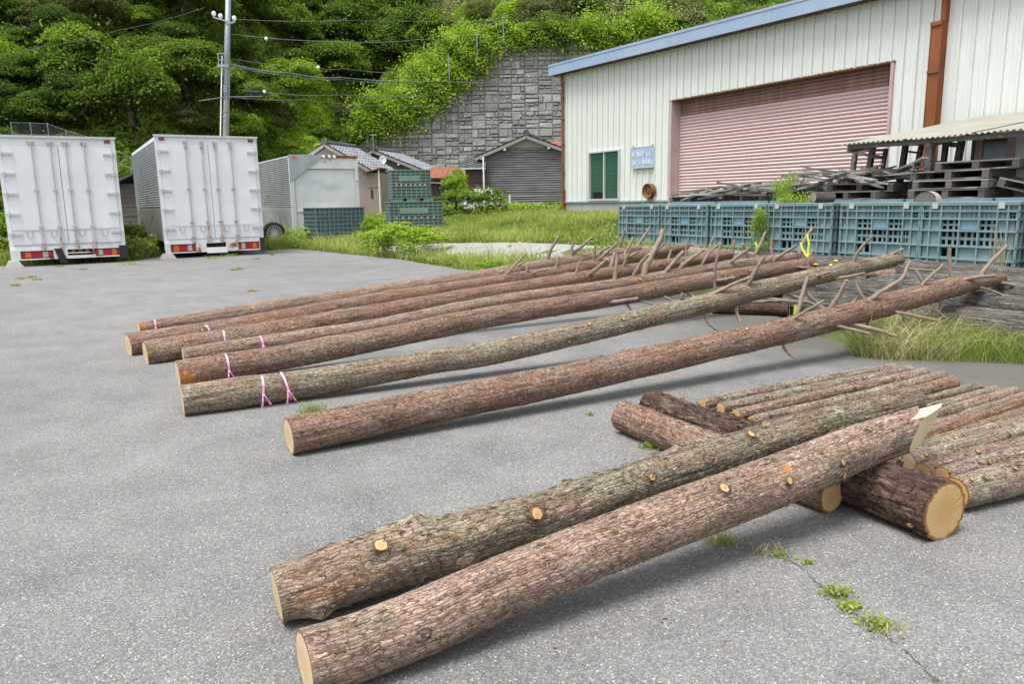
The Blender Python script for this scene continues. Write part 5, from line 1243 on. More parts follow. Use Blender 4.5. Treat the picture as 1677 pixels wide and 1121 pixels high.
def gable_house(name, label, apex, re_, le_, Lv, base, wallm, tilem, boards=0, gable_m=None, over=.25):
    """apex, re_, le_: (x, z) of ridge and eaves on the front plane y=Yf; Lv: ridge vector (x, y)"""
    (ax, az), (rx, rz_), (lx, lz), Yf = apex[:2], re_, le_, apex[2]
    t = thing(name, label, 'house', (ax, Yf, 0)); Lx, Ly = Lv; q = lambda x, y, z: (x - ax, y - Yf, z)
    u = np.array([Lx, Ly]) / math.hypot(Lx, Ly) * over
    A0, A1 = q(ax - u[0], Yf - u[1], az), q(ax + Lx, Yf + Ly, az); Rr0, Rr1 = q(rx - u[0], Yf - u[1], rz_), q(rx + Lx, Yf + Ly, rz_); L0, L1 = q(lx - u[0], Yf - u[1], lz), q(lx + Lx, Yf + Ly, lz)
    tiles(A0, A1, Rr1, Rr0).put('roof_tiles', M_[tilem], t, label='right roof slope'); tiles(A0, A1, L1, L0).put('roof_tiles', M_[tilem], t, label='left roof slope')
    mb = MB(); mb.tube([np.array(A0) + [0, 0, .06], np.array(A1) + [0, 0, .06]], .09, 8); mb.tube([np.array(A0) + [0, -.02, .10], np.array(A0) + [0, .15, .12]], .14, 8); mb.put('ridge', M_['tile_dark'], t)
    mb = MB()
    for e in (Rr0, L0): mb.bar(np.array(A0) + [0, 0, -.07], np.array(e) + [0, 0, -.07], .05, .12)
    mb.put('bargeboard', M_['grey_wood'], t)
    mb = MB()
    for e in ((rx - ax) * .9, (lx - ax) * .9, (rx - ax) * .45, (lx - ax) * .45):
        mb = MB(); sl = az - (az - rz_) * abs(e) / abs(rx - ax); mb.box(e - .05, e + .05, -over, .1, sl - .24, sl - .13); mb.put('rafter_end', M_['plate'], t)

    wl, wr = (lx - ax) * .86, (rx - ax) * .86; ze = lambda x: az - .1 - (az - rz_) * abs(x) / abs(rx - ax)
    mb = MB(); mb.add([(wl, .03, base), (wr, .03, base), (wr, .03, ze(wr)), (0, .03, ze(0)), (wl, .03, ze(wl)), (wl + Lx, Ly, base), (wr + Lx, Ly, base), (wr + Lx, Ly, ze(wr)), (wl + Lx, Ly, ze(wl))], [(0, 1, 2, 3, 4), (1, 6, 7, 2), (5, 0, 4, 8)]); mb.put('wall', M_[wallm], t)
    if boards:
        zt = az - .48; n = boards; h = (zt - base - .1) / n
        for k in range(n):
            z = base + .1 + k * h; f = min(1, (az - .15 - z - h) / (az - rz_)); a = max(wl, -abs(rx - ax) * f); b = min(wr, abs(rx - ax) * f)
            if b - a < .3: continue
            mb = MB(); j = rnd.uniform(-.006, .006); V = [(a, -.0 + j, z + h), (b, -.0 + j, z + h), (b, -.06 + j, z), (a, -.06 + j, z), (a, .02, z), (b, .02, z)]
            mb.add(V, [(3, 2, 1, 0), (4, 5, 2, 3)]); mb.put('board', M_['siding'], t)
        mb = MB(); f = (az - .12 - zt) / (az - rz_); x = abs(rx - ax) * f; mb.add([(-x, -.02, zt), (x, -.02, zt), (.0, -.02, az - .12)], [(0, 1, 2)]); mb.put('gable_panel', M_[gable_m or 'plaster'], t)
    return t
gable_house('wooden_house', 'small old house with dark horizontal boards and a pale gable beside the warehouse', (.8, 4.02, 33), (2.75, 3.3), (-1.35, 3.15), (1.2, 5), .95, 'siding', 'tile_dark', 26)
gable_house('tiled_house', 'left of the two grey-tiled roofs behind the old container, pale gable', (-7.6, 3.82, 33), (-5.75, 2.72), (-9.4, 2.72), (.7, 2.3), .6, 'plaster', 'tile')
gable_house('tiled_house', 'right of the two grey-tiled roofs, with a white dish by its gable', (-6.15, 3.75, 36.2), (-3.75, 2.75), (-8.3, 2.75), (.75, 2.6), .6, 'siding2', 'tile')
def annexes():
    # beige annex between container and stacked crates
    q = PD(603, 330, 31.5); t = thing('beige_annex', 'beige boarded annex with a white post between the container and the stacked crates', 'annex', (q[0], 31.5, 0))
    mb = MB(); mb.box(0, .55, 0, 1.5, .6, 2.55); mb.put('wall', M_['beige'], t)
    mb = MB(); mb.box(-.1, .62, -.25, 1.5, 2.55, 2.6, lambda p: (p[0], p[1], p[2] + .25 * p[0])); mb.put('roof', M_['red_roof'], t)
    mb = MB(); mb.box(.12, .22, -.02, 0, 1.55, 1.9); mb.put('window', M_['glass_dark'], t)
    mb = MB(); mb.tube([(.5, -.12, .5), (.5, -.12, 2.65)], .035, 8); mb.put('drainpipe', M_['plate'], t)
    mb = MB(); mb.box(0, .55, -.01, 0, 1.95, 1.98); mb.put('batten', M_['siding2'], t)
    # low house with a rust-red roof
    q = PD(704, 330, 35); t = thing('low_red_roofed_house', 'low dark house with a rust-red metal roof and glazed doors behind the weeds', 'house', (q[0], 35, 0))
    w_ = 2.45; mb = MB(); mb.box(0, w_, .3, 3, .7, 2.45); mb.put('wall', M_['siding2'], t)
    for k in range(6):
        mb = MB(); a = -.15 + k * .46; mb.add([(a, -.35, 2.42), (a + .45, -.35, 2.42), (a + .45, 2.5, 3.0), (a, 2.5, 3.0), (a, -.35, 2.39), (a + .45, -.35, 2.39)], [(0, 1, 2, 3), (4, 5, 1, 0)]); mb.put('roof_sheet', M_['red_roof'], t)
    mb = MB(); mb.box(-.3, .95, -.9, .3, 2.18, 2.22, lambda p: (p[0], p[1], p[2] - .05 * p[0])); mb.put('porch_roof', M_['concrete'], t)
    for k in range(3):
        a = .1 + k * .28; mb = MB(); mb.box(a, a + .03, .25, .3, 1.25, 2.1); mb.box(a, a + .28, .25, .3, 1.25, 1.29); mb.box(a, a + .28, .25, .3, 2.08, 2.11); wn = mb.put('window', M_['grey_wood'], t)
        mb = MB(); mb.box(a + .03, a + .28, .27, .29, 1.29, 2.08); mb.put('pane', M_['glass_dark'], wn)
    mb = MB()
    mb.box(.1, 1.0, .24, .3, 1.1, 1.2); mb.put('sill', M_['siding2'], t)
    # purple-brown annex with a dark tiled roof
    q = PD(764, 330, 32.6); t = thing('tiled_annex', 'narrow purple-brown annex with a dark tiled roof left of the wooden house', 'annex', (q[0], 32.6, 0))
    mb = MB(); mb.box(0, .72, 0, 1, .9, 2.72); mb.put('wall', M_['purple'], t)
    for z in (1.7, 2.1): 
        mb = MB(); mb.box(0.01, .71, -.006, 0, z, z + .012); mb.put('panel_joint', M_['dark'], t)
    tiles((.05, 1.0, 3.25), (.85, 1.0, 3.25), (.85, -.3, 2.72), (-.3, -.3, 2.72)).put('roof_tiles', M_['tile_dark'], t)
    mb = MB(); mb.tube([(-.02, -.04, .9), (-.02, -.04, 2.7)], .03, 8); mb.tube([(.76, -.35, .9), (.76, -.35, 3.15)], .035, 8); mb.put('drainpipe', M_['plate'], t)
    mb = MB(); mb.box(-.3, .85, -.33, -.29, 2.66, 2.72); mb.put('gutter', M_['alu'], t)
    # dish and aerial mast
    q = PD(627, 262, 35.3); t = thing('satellite_dish', 'round white satellite dish between the two tiled roofs', 'satellite dish', q)
    mb = MB(); mb.lathe([(0, .0), (.08, -.008), (.13, -.025), (.17, -.05), (.16, -.055)], 18, ax='y'); mb.put('reflector', M_['plate'], t, smooth=True)
    mb = MB(); mb.tube([(0, .05, 0), (0, .1, -.5)], .02, 6); mb.put('mast', M_['steel_grey'], t)
    q = PD(612, 247, 35.9); mb = MB(); mb.tube([(0, 0, -.1), (0, 0, .75)], .02, 6); mb.tube([(-.15, 0, .7), (.15, 0, .7)], .012, 5); o = mb.put('aerial_mast', M_['steel_grey']); o.location = q; tag(o, 'thin metal mast on the ridge of the right tiled roof', 'mast')
    # grey wooden hut between the trucks
    q = PD(196, 330, 27); t = thing('wooden_hut', 'grey plank hut with a sloping roof edge seen between the two trucks', 'hut', (q[0], 27, 0))
    for k in range(11):
        mb = MB(); z = .4 + k * .16; mb.box(0, 1.6, rnd.uniform(0, .02), .1, z, z + .15); mb.put('plank', M_['siding2'], t)
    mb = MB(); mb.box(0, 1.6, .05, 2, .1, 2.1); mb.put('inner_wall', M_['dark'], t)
    mb = MB(); mb.box(-.6, 1.7, -.3, 2, 2.15, 2.22, lambda p: (p[0], p[1], p[2] + .42 * p[0])); mb.put('roof', M_['tile_dark'], t)
annexes()
q = PD(921, 236, 36); mb = MB(); mb.add([(-1.5, 0, -.1), (2.5, 0, -.1), (2.5, 2, .6), (-1.5, 2, .6), (-1.5, 0, -3.2), (2.5, 0, -3.2)], [(0, 1, 2, 3), (4, 5, 1, 0)]); 
t = thing('red_roofed_shed', 'rust-red metal roof peeping out between the wooden house and the warehouse', 'shed', q)
for k in range(7):
    mb = MB(); a = -.95 + k * .5; mb.add([(a, 0, -.1), (a + .49, 0, -.1), (a + .49, 1.2, .22), (a, 1.2, .22), (a, 0, -.16), (a + .49, 0, -.16)], [(0, 1, 2, 3), (4, 5, 1, 0)]); mb.put('roof_sheet', M_['red_roof'], t)
mb = MB(); mb.box(-.9, 2.4, .1, 1.1, -3, -.16); mb.put('wall', M_['siding2'], t)
q = PD(835, 331, 30.5); mb = MB(); mb.tube([(0, 0, -.4), (0, 0, .28)], .035, 8); o = mb.put('white_stake', M_['plate']); o.location = q; tag(o, 'short white stake in the grass before the wooden house', 'stake')

# ================================================================== LOGS
def catmull(pts, n):
    P_ = [2 * pts[0] - pts[1]] + list(pts) + [2 * pts[-1] - pts[-2]]; out = []
    segs = len(pts) - 1
    for i in range(segs):
        for k in range(n):
            t = k / n; a, b, c, d = P_[i:i + 4]
            out.append(0.5 * ((2 * b) + (c - a) * t + (2 * a - 5 * b + 4 * c - d) * t * t + (3 * b - a - 3 * c + d) * t ** 3))
    out.append(pts[-1]); return np.array(out)
def on_plane(px, py, a, b):
    """point of the sight line in the upright plane through a and b"""
    n = np.array([b[1] - a[1], a[0] - b[0], 0.0]); d = ray(px, py); return C_ + d * ((n @ (a - C_)) / (n @ d))

LOGS = []
def log(name, label, group, pts, rads, mat, ds=.012, nc=60, plate=(.05, .012), amp=.003, seed=1, ends=('end_pale', 'end_pale'), knots=(), lumps=(), cat='log',
        patch=None, slice_=None, oval=1.0, low=.05, shear=0.0, shearh=0.0, flakes=0):
    """pts: centreline points; rads: radius at each"""
    t = thing(name, label, cat, pts[0], 0, group)
    pts = [np.array(p, float) for p in pts]
    cl = catmull(pts, 40); seg = np.linalg.norm(np.diff(cl, axis=0), axis=1); S = np.concatenate([[0], np.cumsum(seg)]); L = S[-1]
    S0 = [0.0]
    for p in pts[1:]: S0.append(float(S[np.argmin(np.linalg.norm(cl - p, axis=1))]))
    ns = max(8, int(L / ds)); s = np.linspace(0, L, ns + 1); c = np.stack([np.interp(s, S, cl[:, k]) for k in range(3)], 1)
    Tn = np.gradient(c, axis=0); Tn /= np.linalg.norm(Tn, axis=1, keepdims=True)
    Hn = np.cross(Tn, [0, 0, 1.0]); Hn /= np.linalg.norm(Hn, axis=1, keepdims=True); Bn = np.cross(Hn, Tn)
    r = np.interp(s, S0, rads)
    th = np.linspace(0, 2 * np.pi, nc, endpoint=False) - np.pi / 2
    SS, TH = np.meshgrid(s, th, indexing='ij'); RR = np.repeat(r[:, None], nc, 1); cc = (TH + np.pi / 2) / (2 * np.pi)
    rm = float(r.mean()); pl_, pw = plate; nj = max(4, int(round(2 * np.pi * rm / pw)))
    wx = (vnoise(SS * 6, cc * 8, 8, seed) - .5) * .9; wy = (vnoise(SS * 5, cc * 6, 6, seed + 9) - .5) * 2.2
    a = SS / pl_ + wx; b = cc * nj + wy
    f1 = np.full(a.shape, 9.0); f2 = f1.copy(); vid = np.zeros(a.shape); da = np.zeros(a.shape); ia, ib = np.floor(a), np.floor(b)
    for di in (-1, 0, 1):
        for dj in (-1, 0, 1):
            ca, cb = ia + di, ib + dj; jj = np.mod(cb, nj); qa = ca + .1 + .8 * hsh(ca, jj, seed); qb = cb + .1 + .8 * hsh(ca, jj, seed + 5); d2 = np.sqrt((a - qa) ** 2 + (b - qb) ** 2)
            v = hsh(ca, jj, seed + 11); new = d2 < f1
            f2 = np.where(new, f1, np.minimum(f2, d2)); vid = np.where(new, v, vid); da = np.where(new, a - qa, da); f1 = np.where(new, d2, f1)
    e = f2 - f1; edge = sstep(0.0, .22, e)
    fiss = vnoise(SS / (pl_ * 3.5), cc * nj * .55, max(3, int(nj * .55)), seed + 2); deep = sstep(.30, .16, fiss)
    disp = amp * (edge * .5 + vid * .6 - da * .45 - deep * .9) + amp * .5 * (vnoise(SS / .009, cc * nj * 3, nj * 3, seed + 3) - .5)
    disp += RR * low * (vnoise(SS * 2.2 / max(rm * 9, .3), cc * 3, 3, seed + 4) - .5) * 2 + RR * low * .5 * (vnoise(SS * 7, cc * 5, 5, seed + 6) - .5)
    fis = np.clip((1 - sstep(.02, .12, e)) * .25 + deep * .45, 0, 1)
    cloudy = vnoise(SS * 3, cc * 4, 4, seed + 8); vidm = np.clip(vid * .75 + (cloudy - .5) * .5 + .12, 0, 1)
    base = c[:, None, :] + RR[..., None] * (np.cos(TH)[..., None] * Hn[:, None, :] + oval * np.sin(TH)[..., None] * Bn[:, None, :])
    nrm = np.cos(TH)[..., None] * Hn[:, None, :] + np.sin(TH)[..., None] * Bn[:, None, :]
    v = base - C_; zz = v @ F_; PX = 838.5 + FPX * (v @ R_) / zz; PY = 560.5 - FPX * (v @ U_) / zz; front = (np.einsum('ijk,ijk->ij', nrm, -v) > 0)
    def locate(px, py):
        d = (PX - px) ** 2 + (PY - py) ** 2 + np.where(front, 0, 1e6); i, j = np.unravel_index(np.argmin(d), d.shape); return i, j
    pat = np.zeros_like(SS)
    kn = []
    for (px, py, rk, hk, kmat) in knots:
        i, j = (locate(px, py) if px is not None else (int(py * ns), int(rnd.random() * nc)))
        ds_ = SS - s[i]; dc = (np.mod(TH - th[j] + np.pi, 2 * np.pi) - np.pi) * RR; d = np.sqrt((ds_ * .8) ** 2 + dc ** 2)
        g = np.exp(-(d / (rk * 1.9)) ** 2); disp += g * hk; swirl = np.sin(d / rk * 6) * np.exp(-(d / (rk * 2.4)) ** 2); disp += swirl * max(amp, .0028) * 1.1
        fis = np.clip(fis * (1 - g) + np.clip(swirl, 0, 1) * .5 + .55 * np.exp(-((d - rk * 1.45) / (rk * .45)) ** 2), 0, 1)
        kn.append((i, j, rk, hk, kmat))
    for (px, py, rk, hk) in lumps:
        i, j = locate(px, py); ds_ = SS - s[i]; dc = (np.mod(TH - th[j] + np.pi, 2 * np.pi) - np.pi) * RR
        g = np.exp(-((ds_ / (rk * 1.3)) ** 2 + (dc / rk) ** 2)); disp += g * hk * (1 + .5 * (vnoise(SS * 60, cc * 40, 40, seed) - .5))
    for q in (patch or []):
        px, py, ra, rb, st = q; i, j = locate(px, py); ds_ = SS - s[i]; dc = (np.mod(TH - th[j] + np.pi, 2 * np.pi) - np.pi) * RR
        g = sstep(1.15, .75, np.sqrt((ds_ / ra) ** 2 + (dc / rb) ** 2) + (vnoise(SS * 40, cc * 30, 30, seed + 1) - .5) * .5); pat = np.maximum(pat, g * st); disp -= g * amp * 1.2 * st; fis = fis * (1 - g * st)
    V = base + nrm * disp[..., None]
    wood = np.zeros((ns, nc), int)
    if shear:
        k = np.clip((SS - (L - 6 * r[-1])) / (6 * r[-1]), 0, 1); hgt = np.einsum('ijk,ijk->ij', V - c[:, None, :], np.broadcast_to(Bn[:, None, :], V.shape)) / RR; hx = np.einsum('ijk,ijk->ij', V - c[:, None, :], np.broadcast_to(Hn[:, None, :], V.shape)) / RR; V = V + (k * (hgt * shear - (hx - .5) * shearh) * RR)[..., None] * Tn[:, None, :]
    if slice_:
        p0, nv = slice_; nv = np.array(nv) / np.linalg.norm(nv); dd = np.einsum('ijk,k->ij', V - p0, nv); hit = (dd > 0) & (SS > L - .11); V = V - np.where(hit, dd, 0)[..., None] * nv; pat = np.where(hit, 0, pat); wood = (hit[:-1] & hit[1:]).astype(int)
    idx = np.arange((ns + 1) * nc).reshape(ns + 1, nc); nxt = np.roll(idx, -1, 1)
    Fq = np.stack([idx[:-1], nxt[:-1], nxt[1:], idx[1:]], -1).reshape(-1, 4)
    cu = (cc * 2 * np.pi * rm); cn = np.roll(cu, -1, 1).copy(); cn[:, -1] = 2 * np.pi * rm
    uv = np.stack([np.stack([SS[:-1], cu[:-1]], -1), np.stack([SS[:-1], cn[:-1]], -1), np.stack([SS[1:], cn[1:]], -1), np.stack([SS[1:], cu[1:]], -1)], 2).reshape(-1, 2)
    off = np.array(pts[0])
    o = put('bark', new_mesh('bark', (V - off).reshape(-1, 3), Fq, [M_[mat], M_['fresh_wood']], True, uv, {'plate': vidm, 'fis': fis, 'patch': pat}, wood.reshape(-1)), t)
    for e_i, (row, em) in enumerate(((0, ends[0]), (-1, ends[1]))):
        if not em: continue
        ring = V[row] - off; cen = ring.mean(0); tdir = -Tn[0] if row == 0 else Tn[-1]; nr_ = 5; VV = []; UV = []
        for k in range(nr_ + 1):
            f = 1 - k / (nr_); VV.append(cen + (ring - cen) * f * (1 if k == 0 else .985) + tdir * (.0015 if k else 0)); UV.append(np.stack([np.cos(th) * f, np.sin(th) * f], 1))
        VV = np.concatenate(VV); UVv = np.concatenate(UV); Fs = [(k * nc + i, k * nc + (i + 1) % nc, (k + 1) * nc + (i + 1) % nc, (k + 1) * nc + i) for k in range(nr_) for i in range(nc)]
        Fs = np.array(Fs); Fs = Fs if row == 0 else Fs[:, ::-1]
        put('cut_end', new_mesh('cut_end', VV, Fs, M_[em], False, UVv[Fs.reshape(-1)]), t)
    for (i, j, rk, hk, kmat) in kn:
        if not kmat: continue
        p = V[i, j] - off; n_ = nrm[i, j] * .9 + Tn[i] * .25 + rnd.uniform(-.12, .12); n_ /= np.linalg.norm(n_); x = np.cross(n_, Tn[i]); x /= np.linalg.norm(x); y = np.cross(n_, x); m = 18
        VV = []; UV = []; nz_ = [1 + rnd.uniform(-.1, .1) for _ in range(m)]
        for (f, h) in ((1.25, -.006), (1.12, .003), (1.0, .0045), (.5, .0055), (0.02, .006)):
            for k in range(m):
                an = 2 * math.pi * k / m; rr = rk * 1.05 * f * nz_[k]; VV.append(p + n_ * (h * .48 * rk / .012) + x * rr * math.cos(an) + y * rr * math.sin(an) * 1.15); UV.append((f * .93 * math.cos(an), f * .93 * math.sin(an)))
        Fs = np.array([(q * m + k, q * m + (k + 1) % m, (q + 1) * m + (k + 1) % m, (q + 1) * m + k) for q in range(4) for k in range(m)])
        put('knot', new_mesh('knot', VV, Fs, M_[kmat], False, np.array(UV)[Fs.reshape(-1)]), t)
    if flakes:
        rs = np.random.RandomState(seed + 77); ii = rs.randint(int(ns * .03) + 2, int(ns * .97) - 2, flakes); jj = rs.randint(0, nc, flakes); FV = []; FF = []
        for i, j in zip(ii, jj):
            p = V[i, j] - off; n_ = nrm[i, j]; td = Tn[i] * rs.choice([-1, 1]); sd_ = np.cross(n_, td); l = min(rs.uniform(.5, 1.4) * pl_, .05); w_ = rs.uniform(.15, .55) * pw; lf = rs.uniform(.08, .35) * l
            if rs.rand() < .3: w_ *= .2; lf = l * .8; l *= 1.1; td = td + sd_ * rs.uniform(-.8, .8)
            k = len(FV); FV += [p - sd_ * w_ - n_ * .001, p + sd_ * w_ - n_ * .001, p + td * l * .6 + sd_ * w_ * .8 + n_ * lf * .35, p + td * l * .6 - sd_ * w_ * .8 + n_ * lf * .35, p + td * l + n_ * lf, p + td * l + n_ * lf + sd_ * w_ * .3]
            FF += [(k, k + 1, k + 2, k + 3), (k + 3, k + 2, k + 5, k + 4)]
        FF = np.array(FF); FV = np.array(FV); uvf = np.stack([FV[:, 0] * 3, FV[:, 1] * 3], 1)
        o = put('bark_flakes', new_mesh('bark_flakes', FV, FF, M_[mat], False, uvf[FF.reshape(-1)], {'plate': rs.rand(len(FV)), 'fis': np.zeros(len(FV)), 'patch': np.zeros(len(FV))}), t); o['kind'] = 'stuff'
    rec = dict(t=t, c=c, r=r, off=off, Tn=Tn, Hn=Hn, Bn=Bn, s=s, px=np.array([proj(q) for q in c]), name=label)
    LOGS.append(rec); return rec
def lspec(pxs, h0, h1=None, u1=None):
    """centreline from picture points; the ends lie at given height (or over a given line)"""
    a = P(*pxs[0], h0); b = P(*pxs[-1], h1) if h1 is not None else PU(*pxs[-1], u1)
    return [a] + [on_plane(*q, a, b) for q in pxs[1:-1]] + [b]

# --- two near logs resting on the bearers
q1 = lspec([(499, 1089), (592, 1059), (700, 1017), (821, 963), (900, 930), (980, 898), (1100, 852), (1206, 813), (1312, 773), (1394, 738), (1490, 706)], .086, .30)
ra = lambda pts, px, base: [max(.01, p_ * np.linalg.norm(q - C_) / FPX * 1.0) for p_, q in zip(px, pts)]
sl = lspec([(499, 1086), (1497, 700)], .082, .30)
tip = q1[-1]
NEAR = 'two thick logs laid side by side on the bearers'
log('near_log', 'front one of the two nearest thick logs, pale notched cut at its tip', NEAR, q1, ra(q1, [50, 48, 48, 46, 44, 43.5, 42.5, 40, 37.5, 33.5, 29], 0), 'bark_pink', .0048, 150, (.040, .0105), .0020, 3, ends=('end_pale', 'fresh_wood'),
    knots=[(522, 1046, .014, .004, None), (690, 1040, .013, .004, None), (1183, 803, .016, .012, 'knot'), (1289, 788, .013, .010, 'knot'), (1378, 758, .012, .003, 'knot'), (1417, 708, .009, .008, 'knot'), (905, 925, .010, .003, None), (1378, 778, .011, .012, 'knot'), (1302, 737, .007, .003, 'knot')],
    patch=[(1289, 768, .026, .016, 1.0), (1312, 802, .03, .004, .8)], slice_=(tip + np.array([0, .0, .064]), (-.06, .12, 1.0)), shear=.6, shearh=2.75, flakes=900, low=.03)
q2 = lspec([(453, 976), (560, 942), (664, 908), (749, 887), (827, 861), (900, 843), (980, 811), (1076, 778), (1149, 757), (1221, 735), (1293, 711), (1400, 681), (1500, 656)], .090, .31)
log('near_log', 'rear one of the two nearest thick logs, greyer and lumpy near its butt', NEAR, q2, ra(q2, [42, 47, 47, 42, 38, 38, 34, 31.5, 29, 27, 25, 22, 17], 0), 'bark_olive', .0048, 140, (.045, .0115), .0029, 8,
    knots=[(623, 897, .018, .009, 'knot'), (876, 844, .020, .012, 'knot'), (765, 920, .014, .030, 'knot_dull'), (815, 908, .014, .014, None), (929, 792, .010, .016, 'knot'), (1065, 783, .012, .006, 'knot'), (1228, 716, .014, .012, 'knot'), (1300, 733, .007, .01, 'knot'), (1350, 700, .012, .004, None), (1160, 750, .016, .002, None)],
    lumps=[(683, 856, .032, .030), (525, 1000, .035, .030), (1108, 738, .02, .018)], patch=[(1160, 750, .014, .012, .45), (560, 962, .16, .03, .28), (720, 885, .12, .018, .22)], flakes=1500, low=.06)
# --- two bearers under them
BEAR = 'short thick bearer logs under the piles'
b1 = [P(1020, 682, .088), P(1363, 811, .076)]
b1 = [b1[0], (b1[0] + b1[1]) / 2 + [0, 0, .0], b1[1]]
log('bearer_log', 'left pinkish bearer log, its cut face showing below the front log', BEAR, b1, [.086, .086, .075], 'bark_red', .006, 110, (.06, .014), .0035, 15, ends=('bark_end', 'end_amber') if False else (None, 'end_amber'),
    knots=[(1065, 700, .015, .004, None), (1210, 735, .01, .01, 'knot')], patch=[(1330, 802, .05, .006, .9)], flakes=300, low=.07)
b2 = [P(1066, 665, .09), P(1325, 759, .104), P(1548, 838, .112)]
log('bearer_log', 'right bearer log with dark furrowed bark and a bright round cut face', BEAR, b2, [.084, .098, .112], 'bark_dark', .0055, 130, (.12, .019), .009, 22, ends=('end_dull', 'end_amber'),
    knots=[(1197, 681, .010, .006, 'knot'), (1495, 857, .010, .003, 'knot'), (1218, 703, .014, .01, None)], flakes=500, low=.06)
for q in (b1, b2): pass

# --- long logs
LONG = 'long felled trunks laid side by side across the yard'
def rpx(pts, px): return [p_ * np.linalg.norm(q - C_) / FPX for p_, q in zip(px, pts)]
def kn_auto(rec_px, n, seed):
    return []
specs = [
 ('nearest long trunk, pinkish, lying apart with a bright oval butt face', [(473, 716), (700, 668), (900, 627), (1100, 584), (1300, 538), (1450, 500), (1560, 470), (1640, 455)], .092, dict(h1=.50), [29, 28, 26, 23, 19, 17, 14, 8], 'bark_red', 31,
   [(636, 687, .016, .004, None), (1020, 573, .008, .006, 'knot'), (1075, 567, .008, .006, 'knot'), (1222, 540, .01, .006, 'knot'), (870, 645, .01, .003, None)]),
 ('second long trunk from the front, olive-grey, with two pink ribbons', [(299, 657), (500, 628), (700, 594), (810, 577), (1020, 530), (1194, 488), (1329, 455), (1473, 424)], .09, dict(h1=.66), [24, 22, 20, 19, 17, 15, 13, 9], 'bark_olive', 32,
   [(1020, 523, .012, .006, 'knot'), (965, 531, .011, .006, 'knot'), (932, 560, .010, .004, 'knot'), (1070, 527, .009, .004, 'knot'), (1094, 504, .006, .004, 'knot'), (830, 566, .008, .004, 'knot')]),
 ('third long trunk from the front, its butt stained orange below a pink ribbon', [(291, 614), (450, 588), (620, 556), (800, 520), (1000, 488), (1150, 461), (1274, 441), (1330, 431)], .09, dict(h1=.50), [21, 20, 18, 17, 14, 13, 11, 9], 'bark_red', 33,
   [(862, 507, .008, .004, 'knot'), (910, 519, .008, .004, 'knot'), (928, 490, .012, .006, None)]),
 ('fourth long trunk from the front, mostly hidden, thin and pinkish', [(300, 583), (440, 561), (620, 533), (800, 497), (1000, 468), (1130, 447), (1240, 430), (1300, 421)], .075, dict(h1=.52), [12, 12, 11, 11, 10, 10, 8, 7], 'bark_pink', 34,
   [(928, 475, .008, .006, 'knot'), (1047, 457, .014, .01, 'knot')]),
 ('fifth long trunk from the front with a pale butt face and a short pink ribbon', [(238, 580), (400, 553), (620, 513), (800, 481), (900, 465), (1000, 448), (1110, 431), (1195, 417)], .08, dict(h1=.52), [19, 18, 15, 13, 12, 11, 9, 7], 'bark_red', 35,
   [(838, 470, .008, .005, 'knot'), (897, 471, .010, .004, None)]),
 ('sixth long trunk from the front, its butt farthest to the left', [(210, 567), (400, 535), (620, 494), (800, 465), (905, 448), (1000, 430), (1080, 413), (1130, 405)], .08, dict(h1=.55), [18, 16, 14, 12, 11, 10, 8, 6], 'bark_red', 36,
   [(330, 541, .012, .005, 'knot'), (375, 531, .01, .004, None)]),
 ('rearmost long trunk with a yellowish chipped butt', [(227, 538), (400, 513), (620, 479), (800, 451), (905, 433), (980, 420), (1052, 407)], .07, dict(h1=.50), [8, 13, 12, 11, 10, 9, 7], 'bark_pink', 37,
   [(262, 533, .012, .004, 'knot'), (480, 493, .010, .004, None)]),
]
for k, (lb, pxs, h0, kw, rp, mt, sd_, kns) in enumerate(specs):
    pts = lspec(pxs, h0, **kw)
    pt = None
    if k == 2: pt = [(303, 622, .07, .07, 1.0), (385, 577, .12, .02, .6), (700, 520, .10, .012, .5)]
    if k == 6: pt = [(232, 533, .04, .05, 1.0)]
    if k == 5: pt = [(415, 522, .12, .012, .7), (480, 520, .12, .012, .6)]
    if k == 3: pt = [(1047, 457, .05, .03, .9)]
    log('long_log', lb, LONG, pts, rpx(pts, rp), mt, (.009, .010, .011, .014, .014, .015, .015)[k], (84, 76, 72, 48, 56, 52, 48)[k], (.055, .0125), .0032, sd_, ends=('end_pale', 'end_pale'), knots=kns, flakes=(900, 900, 700, 250, 400, 400, 350)[k], patch=pt, low=.05)
LONGREC = LOGS[4:]

